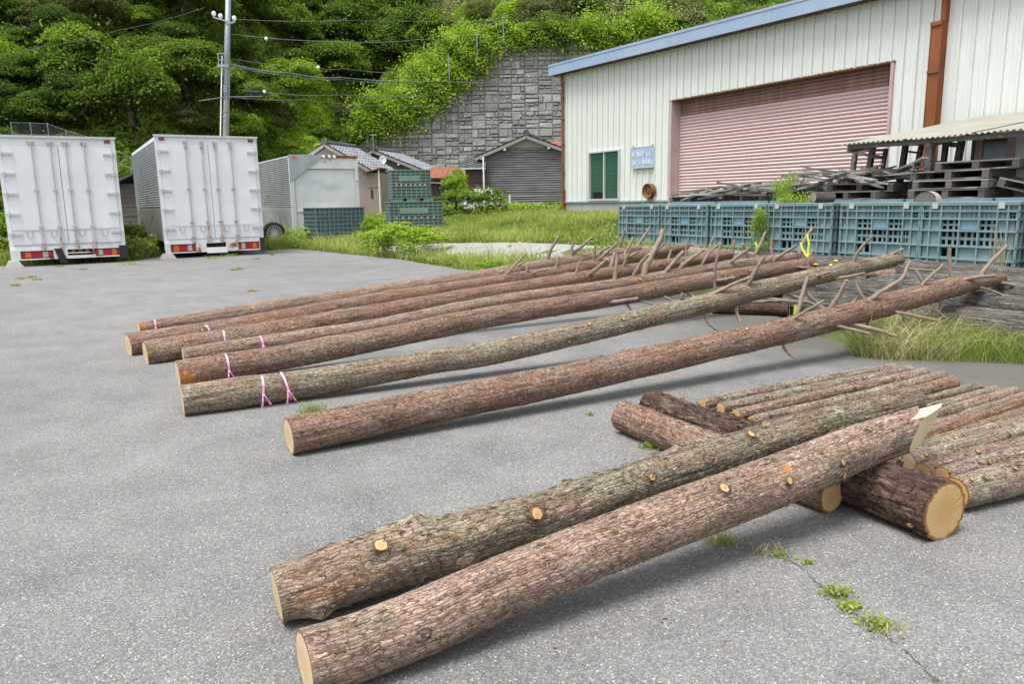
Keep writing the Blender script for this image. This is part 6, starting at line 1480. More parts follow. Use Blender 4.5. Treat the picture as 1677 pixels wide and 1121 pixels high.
# --- branches: stubs of cut limbs on the trunk tops (picture coordinates base -> ... -> tip)
def c2(*a): return [(800 + x / 3.811, 370 + y / 3.811) for x, y in a]
def c3(*a): return [(1220 + x / 3.67, 360 + y / 3.67) for x, y in a]
BR = [(c2(*q), w_) for q, w_ in [
    (((90, 325), (165, 245), (235, 172)), 6), (((150, 275), (205, 235), (265, 205)), 4), (((0, 312), (65, 300)), 6), (((370, 215), (390, 150), (442, 62)), 7), (((230, 355), (238, 300), (246, 250)), 7), (((245, 320), (300, 285), (380, 268)), 5),
    (((410, 325), (422, 260), (440, 190)), 6), (((512, 235), (518, 170), (526, 102)), 8), (((530, 175), (590, 120), (648, 72)), 8), (((425, 300), (520, 295), (615, 288)), 4), (((530, 370), (545, 300), (572, 218)), 6), (((655, 262), (660, 190), (667, 122)), 7),
    (((595, 325), (660, 280), (742, 210)), 9), (((670, 182), (720, 150), (757, 126)), 6), (((665, 228), (740, 165), (812, 98)), 7), (((820, 135), (832, 80), (852, 22)), 7), (((845, 195), (870, 140), (905, 72)), 7), (((930, 125), (965, 75), (1006, 12)), 7),
    (((747, 330), (765, 250), (787, 170)), 9), (((780, 372), (795, 270), (806, 172)), 9), (((810, 225), (880, 190), (942, 158)), 7), (((835, 265), (860, 210), (886, 148)), 6), (((905, 320), (940, 250), (1000, 176)), 9), (((965, 345), (985, 250), (1030, 165), (1068, 90), (1090, 22)), 14),
    (((1010, 182), (1050, 150), (1097, 110)), 6), (((1070, 320), (1130, 260), (1216, 158)), 10), (((1165, 325), (1200, 260), (1250, 215), (1347, 150)), 8), (((1115, 245), (1125, 200), (1142, 148)), 6), (((1213, 310), (1207, 260), (1204, 205)), 6), (((1230, 195), (1233, 140), (1236, 88)), 5),
    (((1325, 262), (1370, 180), (1447, 102)), 6), (((1380, 165), (1388, 110), (1404, 68)), 5), (((1415, 420), (1413, 330), (1420, 230), (1452, 112)), 7), (((1475, 252), (1545, 200), (1632, 138)), 7), (((1520, 207), (1526, 150), (1534, 83)), 6), (((1622, 222), (1610, 170), (1588, 113)), 8),
    (((695, 482), (810, 472), (932, 453)), 9), (((925, 455), (990, 480), (1062, 507)), 5), (((860, 485), (890, 520), (928, 550)), 6), (((1070, 428), (1130, 460), (1192, 495)), 7), (((1240, 410), (1275, 440), (1308, 470)), 8), (((1204, 490), (1207, 450), (1213, 418)), 10), (((1345, 347), (1440, 340), (1536, 324)), 8),
    (((1340, 490), (1400, 430), (1500, 375), (1630, 322)), 9), (((1350, 560), (1375, 610), (1410, 640), (1447, 670)), 6), (((1545, 495), (1550, 550), (1570, 600)), 9), (((1600, 405), (1635, 340), (1690, 235)), 10), (((1480, 345), (1530, 380), (1590, 412)), 7), (((480, 310), (484, 295), (488, 282)), 5), (((1000, 168), (1002, 140), (1010, 120)), 4)]]
BR += [(c3(*q), w_) for q, w_ in [
    (((65, 200), (95, 140), (125, 72)), 7), (((165, 232), (158, 170), (161, 103)), 8), (((150, 268), (220, 210), (306, 157)), 8), (((320, 218), (355, 135), (408, 45)), 10), (((388, 345), (380, 290), (382, 240), (414, 170)), 6), (((10, 418), (50, 320), (120, 218)), 7), (((260, 276), (370, 290), (482, 296)), 6),
    (((650, 267), (690, 180), (772, 93)), 7), (((835, 247), (890, 205), (952, 173)), 6), (((900, 258), (960, 290), (1060, 300), (1150, 305)), 5), (((700, 532), (780, 460), (880, 395), (945, 350), (990, 252)), 10), (((1045, 418), (1110, 345), (1192, 272)), 7), (((1068, 378), (1045, 335), (1027, 302)), 7), (((1246, 352), (1232, 260), (1230, 172)), 9),
    (((1425, 322), (1490, 240), (1577, 156)), 9), (((1230, 397), (1320, 360), (1400, 345), (1500, 338)), 9), (((1500, 368), (1570, 385), (1645, 402)), 8), (((1368, 395), (1460, 420), (1567, 462)), 7), (((1108, 498), (1160, 550), (1222, 602)), 4), (((722, 492), (690, 440), (668, 382)), 8), (((508, 545), (560, 460), (612, 362)), 10),
    (((250, 622), (350, 560), (472, 488)), 7), (((315, 565), (345, 450), (376, 343)), 9), (((468, 620), (600, 650), (747, 688)), 8), (((612, 622), (760, 655), (912, 702)), 10), (((845, 540), (980, 570), (1152, 608)), 8), (((742, 600), (745, 660), (760, 718)), 11), (((955, 570), (960, 600), (970, 642)), 9),
    (((222, 730), (240, 780), (268, 810), (302, 832)), 6), (((1175, 510), (1172, 540), (1150, 580)), 5), (((250, 440), (370, 490), (492, 545)), 7), (((0, 497), (180, 488), (370, 495)), 7), (((118, 468), (180, 478), (260, 482)), 7), (((365, 420), (400, 470), (482, 538)), 9), (((500, 355), (610, 345), (717, 322)), 8), (((378, 362), (440, 335), (517, 312)), 7), (((780, 460), (785, 440), (790, 425)), 3), (((640, 510), (655, 490), (672, 468)), 4)]]
def add_branch(px_pts, wpx, seed):
    rs = random.Random(seed); b = np.array(px_pts[0]); best = None
    for k, rec in enumerate(LONGREC):
        d = np.linalg.norm(rec['px'] - b, axis=1); i = int(np.argmin(d)); rp_ = rec['r'][i] * FPX / np.linalg.norm(rec['c'][i] - C_)
        sc = max(0, d[i] - rp_ * 1.0) + d[i] * .1
        if rec['px'][i, 0] < 800 and px_pts[0][0] > 840: sc += 100
        if best is None or sc < best[0]: best = (sc, k, i)
    _, k, i = best; rec = LONGREC[k]; c = rec['c'][i]; depth = (c - C_) @ F_
    up = px_pts[-1][1] < px_pts[0][1]; pts = [c]
    tot = np.linalg.norm(np.array(px_pts[-1]) - b) / FPX * depth
    ddz = (rs.uniform(-.35, .25) if up else rs.uniform(-.3, .0)) * tot; n_ = len(px_pts)
    for m, q in enumerate(px_pts):
        d = ray(*q); dd = depth - rec['r'][i] * .3 + ddz * m / (n_ - 1); p = C_ + d * dd
        if p[2] < .012: p = P(q[0], q[1], .012)
        if m == 0: continue
        pts.append(p)
    first = C_ + ray(*px_pts[0]) * (depth - rec['r'][i] * .25)
    pts = [c * .5 + first * .5, first] + pts[1:] if len(pts) > 1 else pts
    cl = catmull(pts, 5); cl[2:] += np.array([[rs.gauss(0, 1), rs.gauss(0, 1), rs.gauss(0, 1)] for _ in range(len(cl) - 2)]) * .035 * wpx * depth / FPX; r0 = wpx * depth / FPX * .5 * .92; n = len(cl); rr = [r0 * (1.5 - .5 * min(1, j / (n * .25))) * (1 - .38 * j / n) * (1 + rs.uniform(-.10, .10)) for j in range(n)]
    mb = MB(); mb.tube([q - rec['off'] for q in cl], rr, 9, False); nq = 9; mb.cur = 1
    e = len(mb.v) - nq; mb.add([mb.v[e + j] for j in range(nq)], [tuple(range(nq))])
    me = new_mesh('branch', mb.v, mb.f, [M_['branch'], M_['branch_end']], True, mi=mb.m); me.polygons[len(me.polygons) - 1].use_smooth = False
    put('branch', me, rec['t'])
for k, (q, w_) in enumerate(BR): add_branch(q, w_ * 1.0, 500 + k)

# --- pole stack on the right
POLE = 'slim debarked-looking poles laid parallel in the right-hand pile'
POLE = 'slim poles laid parallel in the right-hand pile'
pole_specs = [
 ('slim pole at the far edge of the pile', [(1150, 662), (1300, 633), (1463, 604)], 9, 8, 'bark_pole'),
 ('second slim pole from the far edge, with an orange knot', [(1180, 670), (1330, 639), (1490, 608)], 9, 8, 'bark_pole'),
 ('pale slim pole between the knotty one and the amber-ended one', [(1205, 681), (1350, 647), (1514, 612)], 9, 8, 'bark_pink'),
 ('fourth pole from the far edge, its amber cut end showing beside the bearer', [(1231, 691), (1400, 653), (1546, 618)], 9, 9, 'bark_pole'),
 ('fifth pole from the far edge, darker, with the thick rounded tip', [(1254, 700), (1420, 664), (1560, 628)], 10, 10, 'bark_red'),
 ('greenish thin pole just behind the rear thick log', [(1330, 712), (1480, 668), (1601, 635)], 9, 7, 'bark_olive'),
 ('thin pole behind the notched log tip, slightly darker than its neighbour', [(1370, 716), (1500, 677), (1630, 640)], 9, 7, 'bark_pole'),
 ('pale brown pole crossing right behind the notched tip', [(1400, 722), (1530, 681), (1662, 643)], 9, 8, 'bark_pink'),
 ('greyish pole in the middle of the pile behind the notched tip', [(1420, 733), (1545, 695), (1690, 648)], 10, 9, 'bark_pole'),
 ('reddish pole passing right of the notched tip', [(1425, 748), (1560, 700), (1700, 650)], 11, 11, 'bark_red'),
 ('reddish-brown pole with small knots, sixth from the front of the pile', [(1400, 775), (1560, 720), (1720, 665)], 12, 12, 'bark_red'),
 ('pole with its cut end just under the notched log, fifth from the front', [(1448, 756), (1580, 722), (1740, 678)], 14, 13, 'bark_pole'),
 ('pole with a dull round cut end and an orange knot, fourth from the front', [(1486, 758), (1580, 736), (1760, 685)], 15, 15, 'bark_pole'),
 ('third pole from the front, its cut end tucked behind the bearer', [(1512, 775), (1600, 750), (1770, 705)], 13, 13, 'bark_pink'),
 ('second pole from the front, half hidden, with a small cut end', [(1542, 781), (1640, 756), (1790, 722)], 13, 14, 'bark_pole'),
 ('frontmost thick pole of the pile with a broad amber cut end', [(1563, 808), (1640, 790), (1800, 752)], 23, 23, 'bark_pole'),
]
for k, (lb, pxs, r0, r1, mt) in enumerate(pole_specs):
    hb = .055 if k < 13 else .06
    if k == 15: hb = .075
    n = len(pxs); rr0 = r0
    pts = [P(x, y, hb + rnd.uniform(-.004, .004)) for x, y in pxs]
    rads = rpx(pts, [r0 + (r1 - r0) * i / (n - 1) for i in range(n)])
    if k >= 8: pts[-1] = pts[-1] + (pts[-1] - pts[-2]) * .9; rads[-1] *= .9
    kns = [(None, rnd.uniform(.05, .95), rnd.uniform(.006, .011), rnd.uniform(.003, .007), rnd.choice(['knot', 'knot', None])) for _ in range(9)]
    # knots facing up and towards the viewer
    kns = []
    for _ in range(8 if k < 15 else 5):
        f = rnd.uniform(.04, .96); i = min(int(f * (n - 1)), n - 2); g = f * (n - 1) - i; x = pxs[i][0] * (1 - g) + pxs[i + 1][0] * g; y = pxs[i][1] * (1 - g) + pxs[i + 1][1] * g
        kns.append((x, y + rnd.uniform(-.75, .3) * r0, rnd.uniform(.005, .010), rnd.uniform(.003, .008), rnd.choice(['knot', 'knot', 'knot_dull', None])))
    log('pole_log', lb, POLE, pts, rads, mt, .009 if k > 8 else .011, 48 if k > 8 else 36, (.05, .011), .0026, 60 + k, ends=('end_dull' if k == 12 else 'end_amber', 'end_dull'), knots=kns, flakes=220, low=.08)

# --- weathered timbers under and before the crates
OLDT = 'long weathered grey timbers lying along the crate row'
for k, (u, z, r, sa, lb) in enumerate([(7.55, .13, .16, 15.7, 'front-most weathered grey timber, half sunk in the grass'), (7.15, .21, .17, 15.0, 'second weathered grey timber from the front'), (6.75, .28, .17, 14.5, 'third weathered grey timber from the front'),
                                       (6.35, .31, .17, 13.6, 'fourth weathered grey timber from the front'), (5.95, .33, .17, 12.6, 'weathered timber second nearest the crates'), (5.55, .345, .16, 11.9, 'weathered grey timber closest to the crates')]):
    pts = [W(sa, u, z), W(sa + 2.5, u + .03, z + .01), W(20.5, u, z)]
    log('weathered_timber', lb, OLDT, pts, [r * .95, r, r], 'bark_old', .012, 90, (.45, .016), .009, 90 + k, ends=('end_old', 'end_old'), low=.08, cat='timber', oval=.9)
a = P(1212, 505, .07); b = P(1290, 507, .075); log('old_short_log', 'dark mossy short log with a dull round end beside a yellow tag', None, [a + (a - b) * .6, b], [.062, .072], 'bark_dark', .012, 48, (.08, .014), .004, 101, ends=('end_dull', 'end_dull'), low=.08)
a = P(1330, 500, .08); b = P(1290, 498, .08); log('old_short_log', 'pale grey weathered log end right behind the yellow tag', None, [P(1296, 497, .08), P(1345, 490, .09)], [.06, .06], 'bark_old', .012, 40, (.1, .014), .004, 102, ends=('end_old', 'end_old'), low=.08)
a = PU(1418, 449, 6.9); b = PU(1465, 448, 6.7); log('small_offcut', 'small reddish log offcut with a bright round end lying on the timbers', None, [a, b], [.04, .045], 'bark_red', .01, 36, (.05, .01), .003, 103, ends=('end_amber', 'end_amber'), low=.05)
a = P(1058, 413, .50); b = PU(1225, 420, 5.6); log('grey_log', 'thick grey-barked log lying behind the trunk tops before the left crates', None, [PU(1052, 412, 6.6), PU(1140, 416, 6.1), PU(1240, 424, 5.7)], [.085, .10, .10], 'bark_olive', .02, 44, (.07, .014), .004, 104, ends=('end_dull', 'end_dull'), low=.1)
# log rounds on the crates, stump in front
c0 = W(13.55, 4.55, 1.29); log('short_log', 'short weathered log lying across the fourth and fifth crates', None, [c0, c0 + D_ * .05 - N_ * .0 + np.array([.30, .10, .0])], [.085, .08], 'bark_old', .015, 36, (.1, .014), .004, 105, ends=('end_old', 'end_old'), low=.06)
def half_round():
    t = thing('half_log_round', 'half log round standing cut side down on the crate corner below the tall pallets', 'log round', W(SZ(1525, 340, 4.6)[0] - .0, 4.75, 1.195), ROTW)
    mb = MB(); n = 16; V = []
    for y in (0, .12):
        V += [(.16 * math.cos(math.pi * k / n), y, .15 * math.sin(math.pi * k / n)) for k in range(n + 1)]
    mb.add(V, [(k, k + 1, n + 2 + k, n + 1 + k) for k in range(n)]); mb.put('bark', M_['grey_wood'], t, smooth=True)
    mb = MB(); mb.add([(.15 * math.cos(math.pi * k / n), -.002, .14 * math.sin(math.pi * k / n)) for k in range(n + 1)], [tuple(range(n + 1))]); mb.put('cut_face', M_['old_wood'], t)
half_round()
q = PU(1143, 414, 5.75); t = thing('tree_stump', 'short weathered stump standing before the second crate', 'stump', (q[0], q[1], q[2] - .05))
mb = MB(); mb.lathe([(.085, -.05), (.078, .05), (.074, .16)], 20); mb.put('bark', M_['bark_old'] if False else M_['old_wood'], t, smooth=True); mb = MB(); mb.lathe([(.074, .16), (0.001, .163)], 20); mb.put('cut_face', M_['end_dull'] if False else M_['grey_wood'], t)
q = PU(1087, 434, 6.6)

# --- ribbons
def ribbon(rec, px, mat, label, tails=2, wd=.012, tl=.09, group='pink plastic ribbons tied round the trunks'):
    i = int(np.argmin(abs(rec['px'][:, 0] - px))); c = rec['c'][i]; r = rec['r'][i] + .006; t = thing('ribbon', label, 'ribbon', c, 0, group)
    H, B, T__ = rec['Hn'][i], rec['Bn'][i], rec['Tn'][i]; mb = MB(); n = 26; V = []; lean = rnd.uniform(-.03, .03)
    for k in range(n + 1):
        a = 2 * math.pi * k / n; rr = r * (1 + .03 * math.sin(a * 3)); sh = T__ * (lean * math.sin(a)); p = H * math.cos(a) * rr + B * math.sin(a) * rr + sh; V += [p - T__ * wd / 2, p + T__ * wd / 2]
    mb.add(V, [(2 * k, 2 * k + 1, 2 * k + 3, 2 * k + 2) for k in range(n)]); mb.put('loop', M_[mat], t)
    toc = C_ - c; fs = 1 if H @ toc > 0 else -1; a0 = fs * H * r * 1.03 - B * r * .15
    for k in range(tails):
        mb = MB(); V = []; p = a0 + T__ * (k - .5) * .012
        for m in range(6): 
            w2 = wd * (.4 + .15 * m) / 2; q_ = p + fs * H * .012 * math.sin(m * .8 + k) - B * tl * m / 5 * (1 - .3 * k) + T__ * (k - .3) * .02 * m / 2; V += [q_ - T__ * w2, q_ + T__ * w2]
        mb.add(V, [(2 * m, 2 * m + 1, 2 * m + 3, 2 * m + 2) for m in range(5)]); mb.put('tail', M_[mat], t)
    mb = MB(); mb.lathe([(.002, -.008), (.011, -.004), (.011, .004), (.002, .008)], 8, tuple(a0), 'z'); mb.put('knot', M_[mat], t)
for k, px, lb in [(0, 0, 0), (1, 428, 'left one of the two pink ribbons on the olive-grey trunk'), (1, 467, 'right one of the two pink ribbons on the olive-grey trunk'), (2, 370, 'pink ribbon on the trunk with the orange butt'), (3, 429, 'small pink ribbon on the thin half-hidden trunk'),
                  (4, 362, 'short pink ribbon on the fifth trunk from the front'), (5, 338, 'knotted pink ribbon on the trunk whose butt is farthest left'), (6, 253, 'pink ribbon near the yellowish butt of the rearmost trunk')]:
    if px: ribbon(LONGREC[k], px, 'pink_tape', lb, tl=.10 if k < 3 else .05, wd=.014)
def tape(px, py, depth_of, pts, label):
    c = depth_of; t0 = PD(px, py, c); t = thing('yellow_ribbon', label, 'ribbon', t0, 0, 'neon yellow marking ribbons')
    mb = MB(); V = []
    for (x, y, w_) in pts:
        p = PD(x, y, c) - t0; V += [p - np.array([w_, .0, 0]), p + np.array([w_, 0.004, 0])]
    n = len(pts); mb.add(V, [(2 * k, 2 * k + 1, 2 * k + 3, 2 * k + 2) for k in range(n - 1)]); mb.put('strip', M_['yellow_tape'], t); return t
tip3 = LONGREC[2]['c'][-1][1]
tape(1322, 384, tip3 - .1, [(1322, 383, .012), (1325, 400, .014), (1323, 410, .012), (1324, 421, .02)], 'bright yellow ribbon hanging from the thick branch at the third trunk tip')
tape(1311, 398, tip3 - .12, [(1311, 397, .012), (1315, 410, .014), (1323, 421, .02)], 'shorter yellow strip slanting beside the hanging yellow ribbon')
tape(1301, 500, P(1301, 515, .05)[1] - .02, [(1299, 500, .014), (1303, 500, .014), (1301, 516, .012)], 'yellow tag on the end of the short mossy log')
tape(1525, 440, PU(1525, 440, 5.9)[1], [(1518, 439, .02), (1524, 445, .03), (1532, 441, .02), (1536, 449, .02)], 'crumpled yellow ribbon on the timbers before the crates')
tape(1238, 398, PU(1238, 398, 6.2)[1], [(1237, 396, .012), (1239, 402, .014), (1241, 408, .008)], 'small yellow strip on a branch before the third crate')

# ================================================================== GRASS, WEEDS AND SHRUBS
def blades_mesh(name, X, Y, Z, h, w_, lean, mat, tone, rs):
    n = len(X); az = rs.uniform(0, 2 * np.pi, n); dx, dy = np.cos(az), np.sin(az); la = rs.uniform(0, 2 * np.pi, n); lx, ly = np.cos(la) * lean * h, np.sin(la) * lean * h
    B = np.stack([X, Y, Z], 1); sd = np.stack([dx * w_ / 2, dy * w_ / 2, 0 * X], 1); mid = B + np.stack([lx * .35, ly * .35, h * .6], 1); tp = B + np.stack([lx, ly, h * (1 - .3 * np.minimum(lean, 1.5) ** 2 * .5)], 1)
    V = np.stack([B - sd, B + sd, mid - sd * .75, mid + sd * .75, tp], 1).reshape(-1, 3); o = (np.arange(n) * 5)[:, None, None]
    Ft = (np.array([[0, 1, 3], [0, 3, 2], [2, 3, 4]])[None] + o).reshape(-1, 3)
    return new_mesh(name, V, Ft, mat, False, attrs={'tone': np.repeat(tone, 5)})
def inpoly(x, y, poly):
    c = np.zeros(x.shape, bool); j = len(poly) - 1
    for i in range(len(poly)):
        xi, yi = poly[i][:2]; xj, yj = poly[j][:2]; c ^= ((yi > y) != (yj > y)) & (x < (xj - xi) * (y - yi) / (yj - yi + 1e-12) + xi); j = i
    return c
def us(x, y): return (x - A_[0]) * N_[0] + (y - A_[1]) * N_[1], (x - A_[0]) * D_[0] + (y - A_[1]) * D_[1]
def view_ok(x, y, m=240):
    v = np.stack([x, y, T(x, y)], 1) - C_; z = v @ F_; px = 838.5 + FPX * (v @ R_) / z; return (px > -m) & (px < 1677 + m), px
def meadow(n, seed, name, label, mat, cond, hfun, wd, lean=.5, xr=(-20, 6), yr=(9, 36), tone0=.5, pow_=1.0):
    rs = np.random.RandomState(seed); x = rs.uniform(*xr, n); y = yr[0] + (yr[1] - yr[0]) * rs.rand(n) ** pow_; u, s = us(x, y); ok, px = view_ok(x, y)
    ok &= ~inpoly(x, y, lot_in) & ~inpoly(x, y, path) & (u > .1) & cond(x, y, u, s, px, rs.rand(n)); x, y, u, s = x[ok], y[ok], u[ok], s[ok]; m = len(x)
    cl = fbm(x * .7, y * .7, seed); h = hfun(x, y, u, s, cl) * (0.55 + .8 * rs.rand(m)); tone = np.clip(tone0 + (cl - .5) * 1.0 + rs.normal(size=m) * .13, 0, 1)
    o = put(name, blades_mesh(name, x, y, T(x, y) - .02, h, wd * (.7 + .6 * rs.rand(m)), lean * (.3 + rs.rand(m)), M_[mat], tone, rs)); tag(o, label, kind='stuff'); return o
lc = np.mean([q for q in lot], axis=0)
lot_in = [(q[0], q[1]) for q in lot]
nocrate = lambda u, s: ~((s > 9.3) & (u < 5.2))
meadow(110000, 51, 'meadow_grass', 'bright green grass growing up to the warehouse wall', 'grass', lambda x, y, u, s, px, r: (px > 480) & nocrate(u, s) & (y > 12.0) & (y < 33) , lambda x, y, u, s, cl: .10 + .22 * cl, .022, .7, (-9, 4), (11.5, 33), .52)
meadow(16000, 52, 'tall_grass', 'taller feathery grass along the asphalt edge', 'grass', lambda x, y, u, s, px, r: (px > 510) & (px < 900) & (u > 6.0) & (u < 8.6) & (y > 12) & (y < 24), lambda x, y, u, s, cl: .22 + .34 * cl, .016, .8, (-9, 2), (12, 24), .62)
meadow(5000, 53, 'dry_stalks', 'pale dry grass stalks among the green', 'grass_dry', lambda x, y, u, s, px, r: (px > 600) & (px < 960) & (u > 6.0) & (u < 8.6) & (y > 12) & (fbm(x * .8, y * .8, 5) > .5), lambda x, y, u, s, cl: .2 + .3 * cl, .012, .9, (-9, 2), (12, 24), .5)
meadow(60000, 54, 'truck_side_grass', 'green grass around and behind the parked trucks', 'grass', lambda x, y, u, s, px, r: (px < 520) & (y > 17.5) & (y < 30), lambda x, y, u, s, cl: .12 + .35 * cl, .024, .6, (-26, -6), (17, 30), .40)
meadow(40000, 55, 'verge_grass', 'long grass patch in front of the grey timbers at the right', 'verge', lambda x, y, u, s, px, r: (px > 1395) & (u > 7.55) & (u < 9.2) & (y < 9), lambda x, y, u, s, cl: .11 + .24 * cl, .0070, 1.2, (2.2, 8.5), (4.5, 9), .46)
meadow(34000, 56, 'verge_straw', 'pale straw-coloured blades in the right-hand grass patch', 'grass_dry', lambda x, y, u, s, px, r: (px > 1420) & (u > 7.6) & (u < 9.1) & (y < 9) & (fbm(x * 2.2, y * 2.2, 15) > .46), lambda x, y, u, s, cl: .16 + .26 * cl, .006, 1.5, (2.4, 7), (4.5, 9), .55)
meadow(9000, 57, 'timber_foot_grass', 'thin grass between the trunk tops and the timbers', 'grass', lambda x, y, u, s, px, r: (px > 1000) & (px < 1420) & (u > 6.3) & (u < 8.4) & (y < 16) & (fbm(x * 1.2, y * 1.2, 6) > .44), lambda x, y, u, s, cl: .06 + .16 * cl, .009, .9, (1, 5), (6.5, 16), .5)
# broad-leaved weeds
def weeds(n, seed, name, label, mat, cond, size, hh, xr, yr, cl_thr=.0):
    rs = np.random.RandomState(seed); x = rs.uniform(*xr, n); y = rs.uniform(*yr, n); u, s = us(x, y); ok, px = view_ok(x, y); ok &= ~inpoly(x, y, lot_in) & ~inpoly(x, y, path) & cond(x, y, u, s, px); cl = fbm(x * 1.1, y * 1.1, seed); ok &= cl > cl_thr
    x, y, cl = x[ok], y[ok], cl[ok]; m = len(x); z = T(x, y) + hh * (cl * .7 + .3) * rs.rand(m) ** .6; Nn = np.stack([rs.normal(size=m) * .4, rs.normal(size=m) * .4 - .25, np.ones(m)], 1)
    o = put(name, leaf_mesh(name, np.stack([x, y, z], 1), Nn, size * (.6 + .8 * rs.rand(m)), np.clip(cl * 1.1 - .05 + rs.normal(size=m) * .14, 0, 1), M_[mat], rs, .75)); tag(o, label, kind='stuff')
weeds(34000, 71, 'low_weeds', 'low leafy weeds mixed into the meadow', 'grass', lambda x, y, u, s, px: (px > 480) & (u > .2) & nocrate(u, s) & (y > 12), .075, .18, (-9, 4), (12, 33), .42)
weeds(9000, 72, 'broad_weeds', 'knee-high broad-leaved weeds before the stacked crates', 'leaf_mid', lambda x, y, u, s, px: (px > 590) & (px < 735) & (u > 5.9), .13, .62, (-7, -1.5), (17.0, 23), .44)
weeds(16000, 73, 'edge_weeds', 'bright low weeds spreading over the asphalt edge', 'leaf_lime', lambda x, y, u, s, px: (px > 500) & (px < 900) & (u > 7.2) & (u < 8.9), .06, .16, (-9, 2), (12, 25), .47)
weeds(14000, 74, 'house_weeds', 'weeds growing along the foot of the old houses', 'leaf_mid', lambda x, y, u, s, px: (px > 600) & (px < 930), .12, .45, (-7, 3), (27, 33), .42)
weeds(16000, 75, 'truck_side_weeds', 'dark weeds between and behind the trucks', 'leaf_mid', lambda x, y, u, s, px: (px < 520), .12, .7, (-26, -6), (18.5, 29), .46)

# tufts on the asphalt
def tuft(px, py, n, h, label, seed, spread=.06, mat='grass', lean=.8, wd=.004, leafy=0, zoff=0.0, group='weed tufts growing through the asphalt', name='weed_tuft'):
    rs = np.random.RandomState(seed); q = P(px, py, 0.0) if isinstance(zoff, float) else zoff; x = rs.normal(size=n) * spread; y = rs.normal(size=n) * spread * .7
    me = blades_mesh(name, x, y, 0 * x - .003, h * (.45 + .75 * rs.rand(n)), np.full(n, wd), lean * (.3 + rs.rand(n)), M_[mat], np.clip(.5 + rs.normal(size=n) * .16, 0, 1), rs)
    o = put(name, me); o.location = q; tag(o, label, 'weed', group)
    if leafy:
        z = rs.rand(leafy) * h * .6; o2 = put('leaves', leaf_mesh('leaves', np.stack([rs.normal(size=leafy) * spread * 1.2, rs.normal(size=leafy) * spread, z], 1), np.stack([rs.normal(size=leafy) * .5, rs.normal(size=leafy) * .5, np.ones(leafy)], 1), .016 * (.6 + rs.rand(leafy)), np.clip(.6 + rs.normal(size=leafy) * .15, 0, 1), M_['grass'], rs, .6), o)
tuft(511, 678, 190, .075, 'grass tuft behind the butt of the nearest long trunk', 1, .05, wd=.004)
tuft(1182, 890, 150, .05, 'darker grass tuft at the edge of the front log', 2, .03, wd=.003)
tuft(1264, 908, 60, .055, 'thin dry tuft with pale stalks beside the crack', 3, .03, 'grass_dry', 1.4, .0025)
tuft(1281, 914, 40, .03, 'tiny green tuft right of the dry tuft', 4, .015, wd=.003, leafy=20)
tuft(1321, 924, 40, .022, 'small green sprout at the start of the crack', 5, .012, wd=.003, leafy=20)
tuft(1368, 976, 110, .045, 'upper bright green tuft in the crack', 6, .022, wd=.003, leafy=60)
tuft(1390, 996, 40, .022, 'flat green weed just below the upper tuft in the crack', 7, .018, wd=.003, leafy=70)
tuft(1436, 1026, 120, .04, 'lower bright green tuft in the crack', 8, .025, wd=.003, leafy=50)
tuft(1452, 1036, 50, .03, 'straw-coloured sprig beside the lower tuft in the crack', 9, .03, 'grass_dry', 1.4, .0025)
tuft(1060, 735, 50, .05, 'thin green weed by the left bearer log', 10, .03, wd=.004, leafy=40)
tuft(966, 681, 20, .03, 'single small sprout on the open asphalt left of the bearers', 11, .012, wd=.004, leafy=10)
for i, (px, py, lb) in enumerate([(27, 468, 'tiny yellowish tuft in the far left yard, nearest the edge'), (50, 455, 'small tuft before the first truck, middle of a loose group of four'), (62, 459, 'small tuft right of a loose group before the first truck'), (35, 457, 'small tuft left in the group before the first truck'), (136, 442, 'lone tuft before the first truck lamp'),
                                  (98, 437, 'dark tuft by the mud flap of the first truck'), (218, 434, 'tuft at the right corner of the first truck'), (378, 420, 'bright tuft under the second truck plate'), (345, 424, 'low tuft under the second truck bumper'), (392, 441, 'tuft in the open yard before the second truck, right of the plate'),
                                  (383, 443, 'smaller tuft beside the one in the open yard'), (414, 478, 'lone tiny tuft in the middle of the far yard'), (446, 418, 'tuft right of the second truck'), (421, 425, 'tuft near the right lamp of the second truck')]):
    tuft(px, py, 60, .10 if i in (6, 7, 8, 12) else .05, lb, 100 + i, .12 if i in (6, 7, 8) else .045, 'grass' if i in (5, 6, 7, 8, 12) else 'grass_olive', wd=.010, lean=1.0)

# weeds on and before the crates
def spray(name, label, pos, n, ext, mat, seed, size=.03, stems=8, hang=0.0):
    rs = np.random.RandomState(seed); t = thing(name, label, 'weed', pos); mb = MB(); Ps = []
    for k in range(stems):
        a = rs.uniform(0, 6.28); e = np.array([rs.normal() * ext[0], rs.normal() * ext[1], ext[2] * (.5 + .6 * rs.rand())]); p0 = np.array([rs.normal() * .04, rs.normal() * .04, 0]); md = (p0 + e) / 2 + np.array([0, 0, .06 if ext[2] > 0 else .03])
        cl = catmull([p0, md, e], 8); mb.tube(cl, [.004] * len(cl), 4, False)
        for p in cl[2:]:
            m = int(n / stems / 15); Ps.append(p + rs.normal(size=(m, 3)) * .05)
    mb.put('stems', M_['leaf_lime'] if False else M_['branch'], t); Pn = np.concatenate(Ps); m = len(Pn)
    put('leaves', leaf_mesh('leaves', Pn, rs.normal(size=(m, 3)) + [0, 0, .5], size * (.6 + .8 * rs.rand(m)), np.clip(.5 + rs.normal(size=m) * .18, 0, 1), M_[mat], rs, .35), t)
spray('tall_weed', 'feathery green weed growing up from the crates before the pink shutter', PU(1282, 335, 4.4), 1500, (.16, .1, .45), 'leaf_lime', 31, .035, 14)
spray('spreading_weed', 'low green weed sprawling over the crate lids right of the feathery weed', PU(1300, 336, 4.7), 1100, (.4, .05, .08), 'leaf_lime', 32, .035, 14)
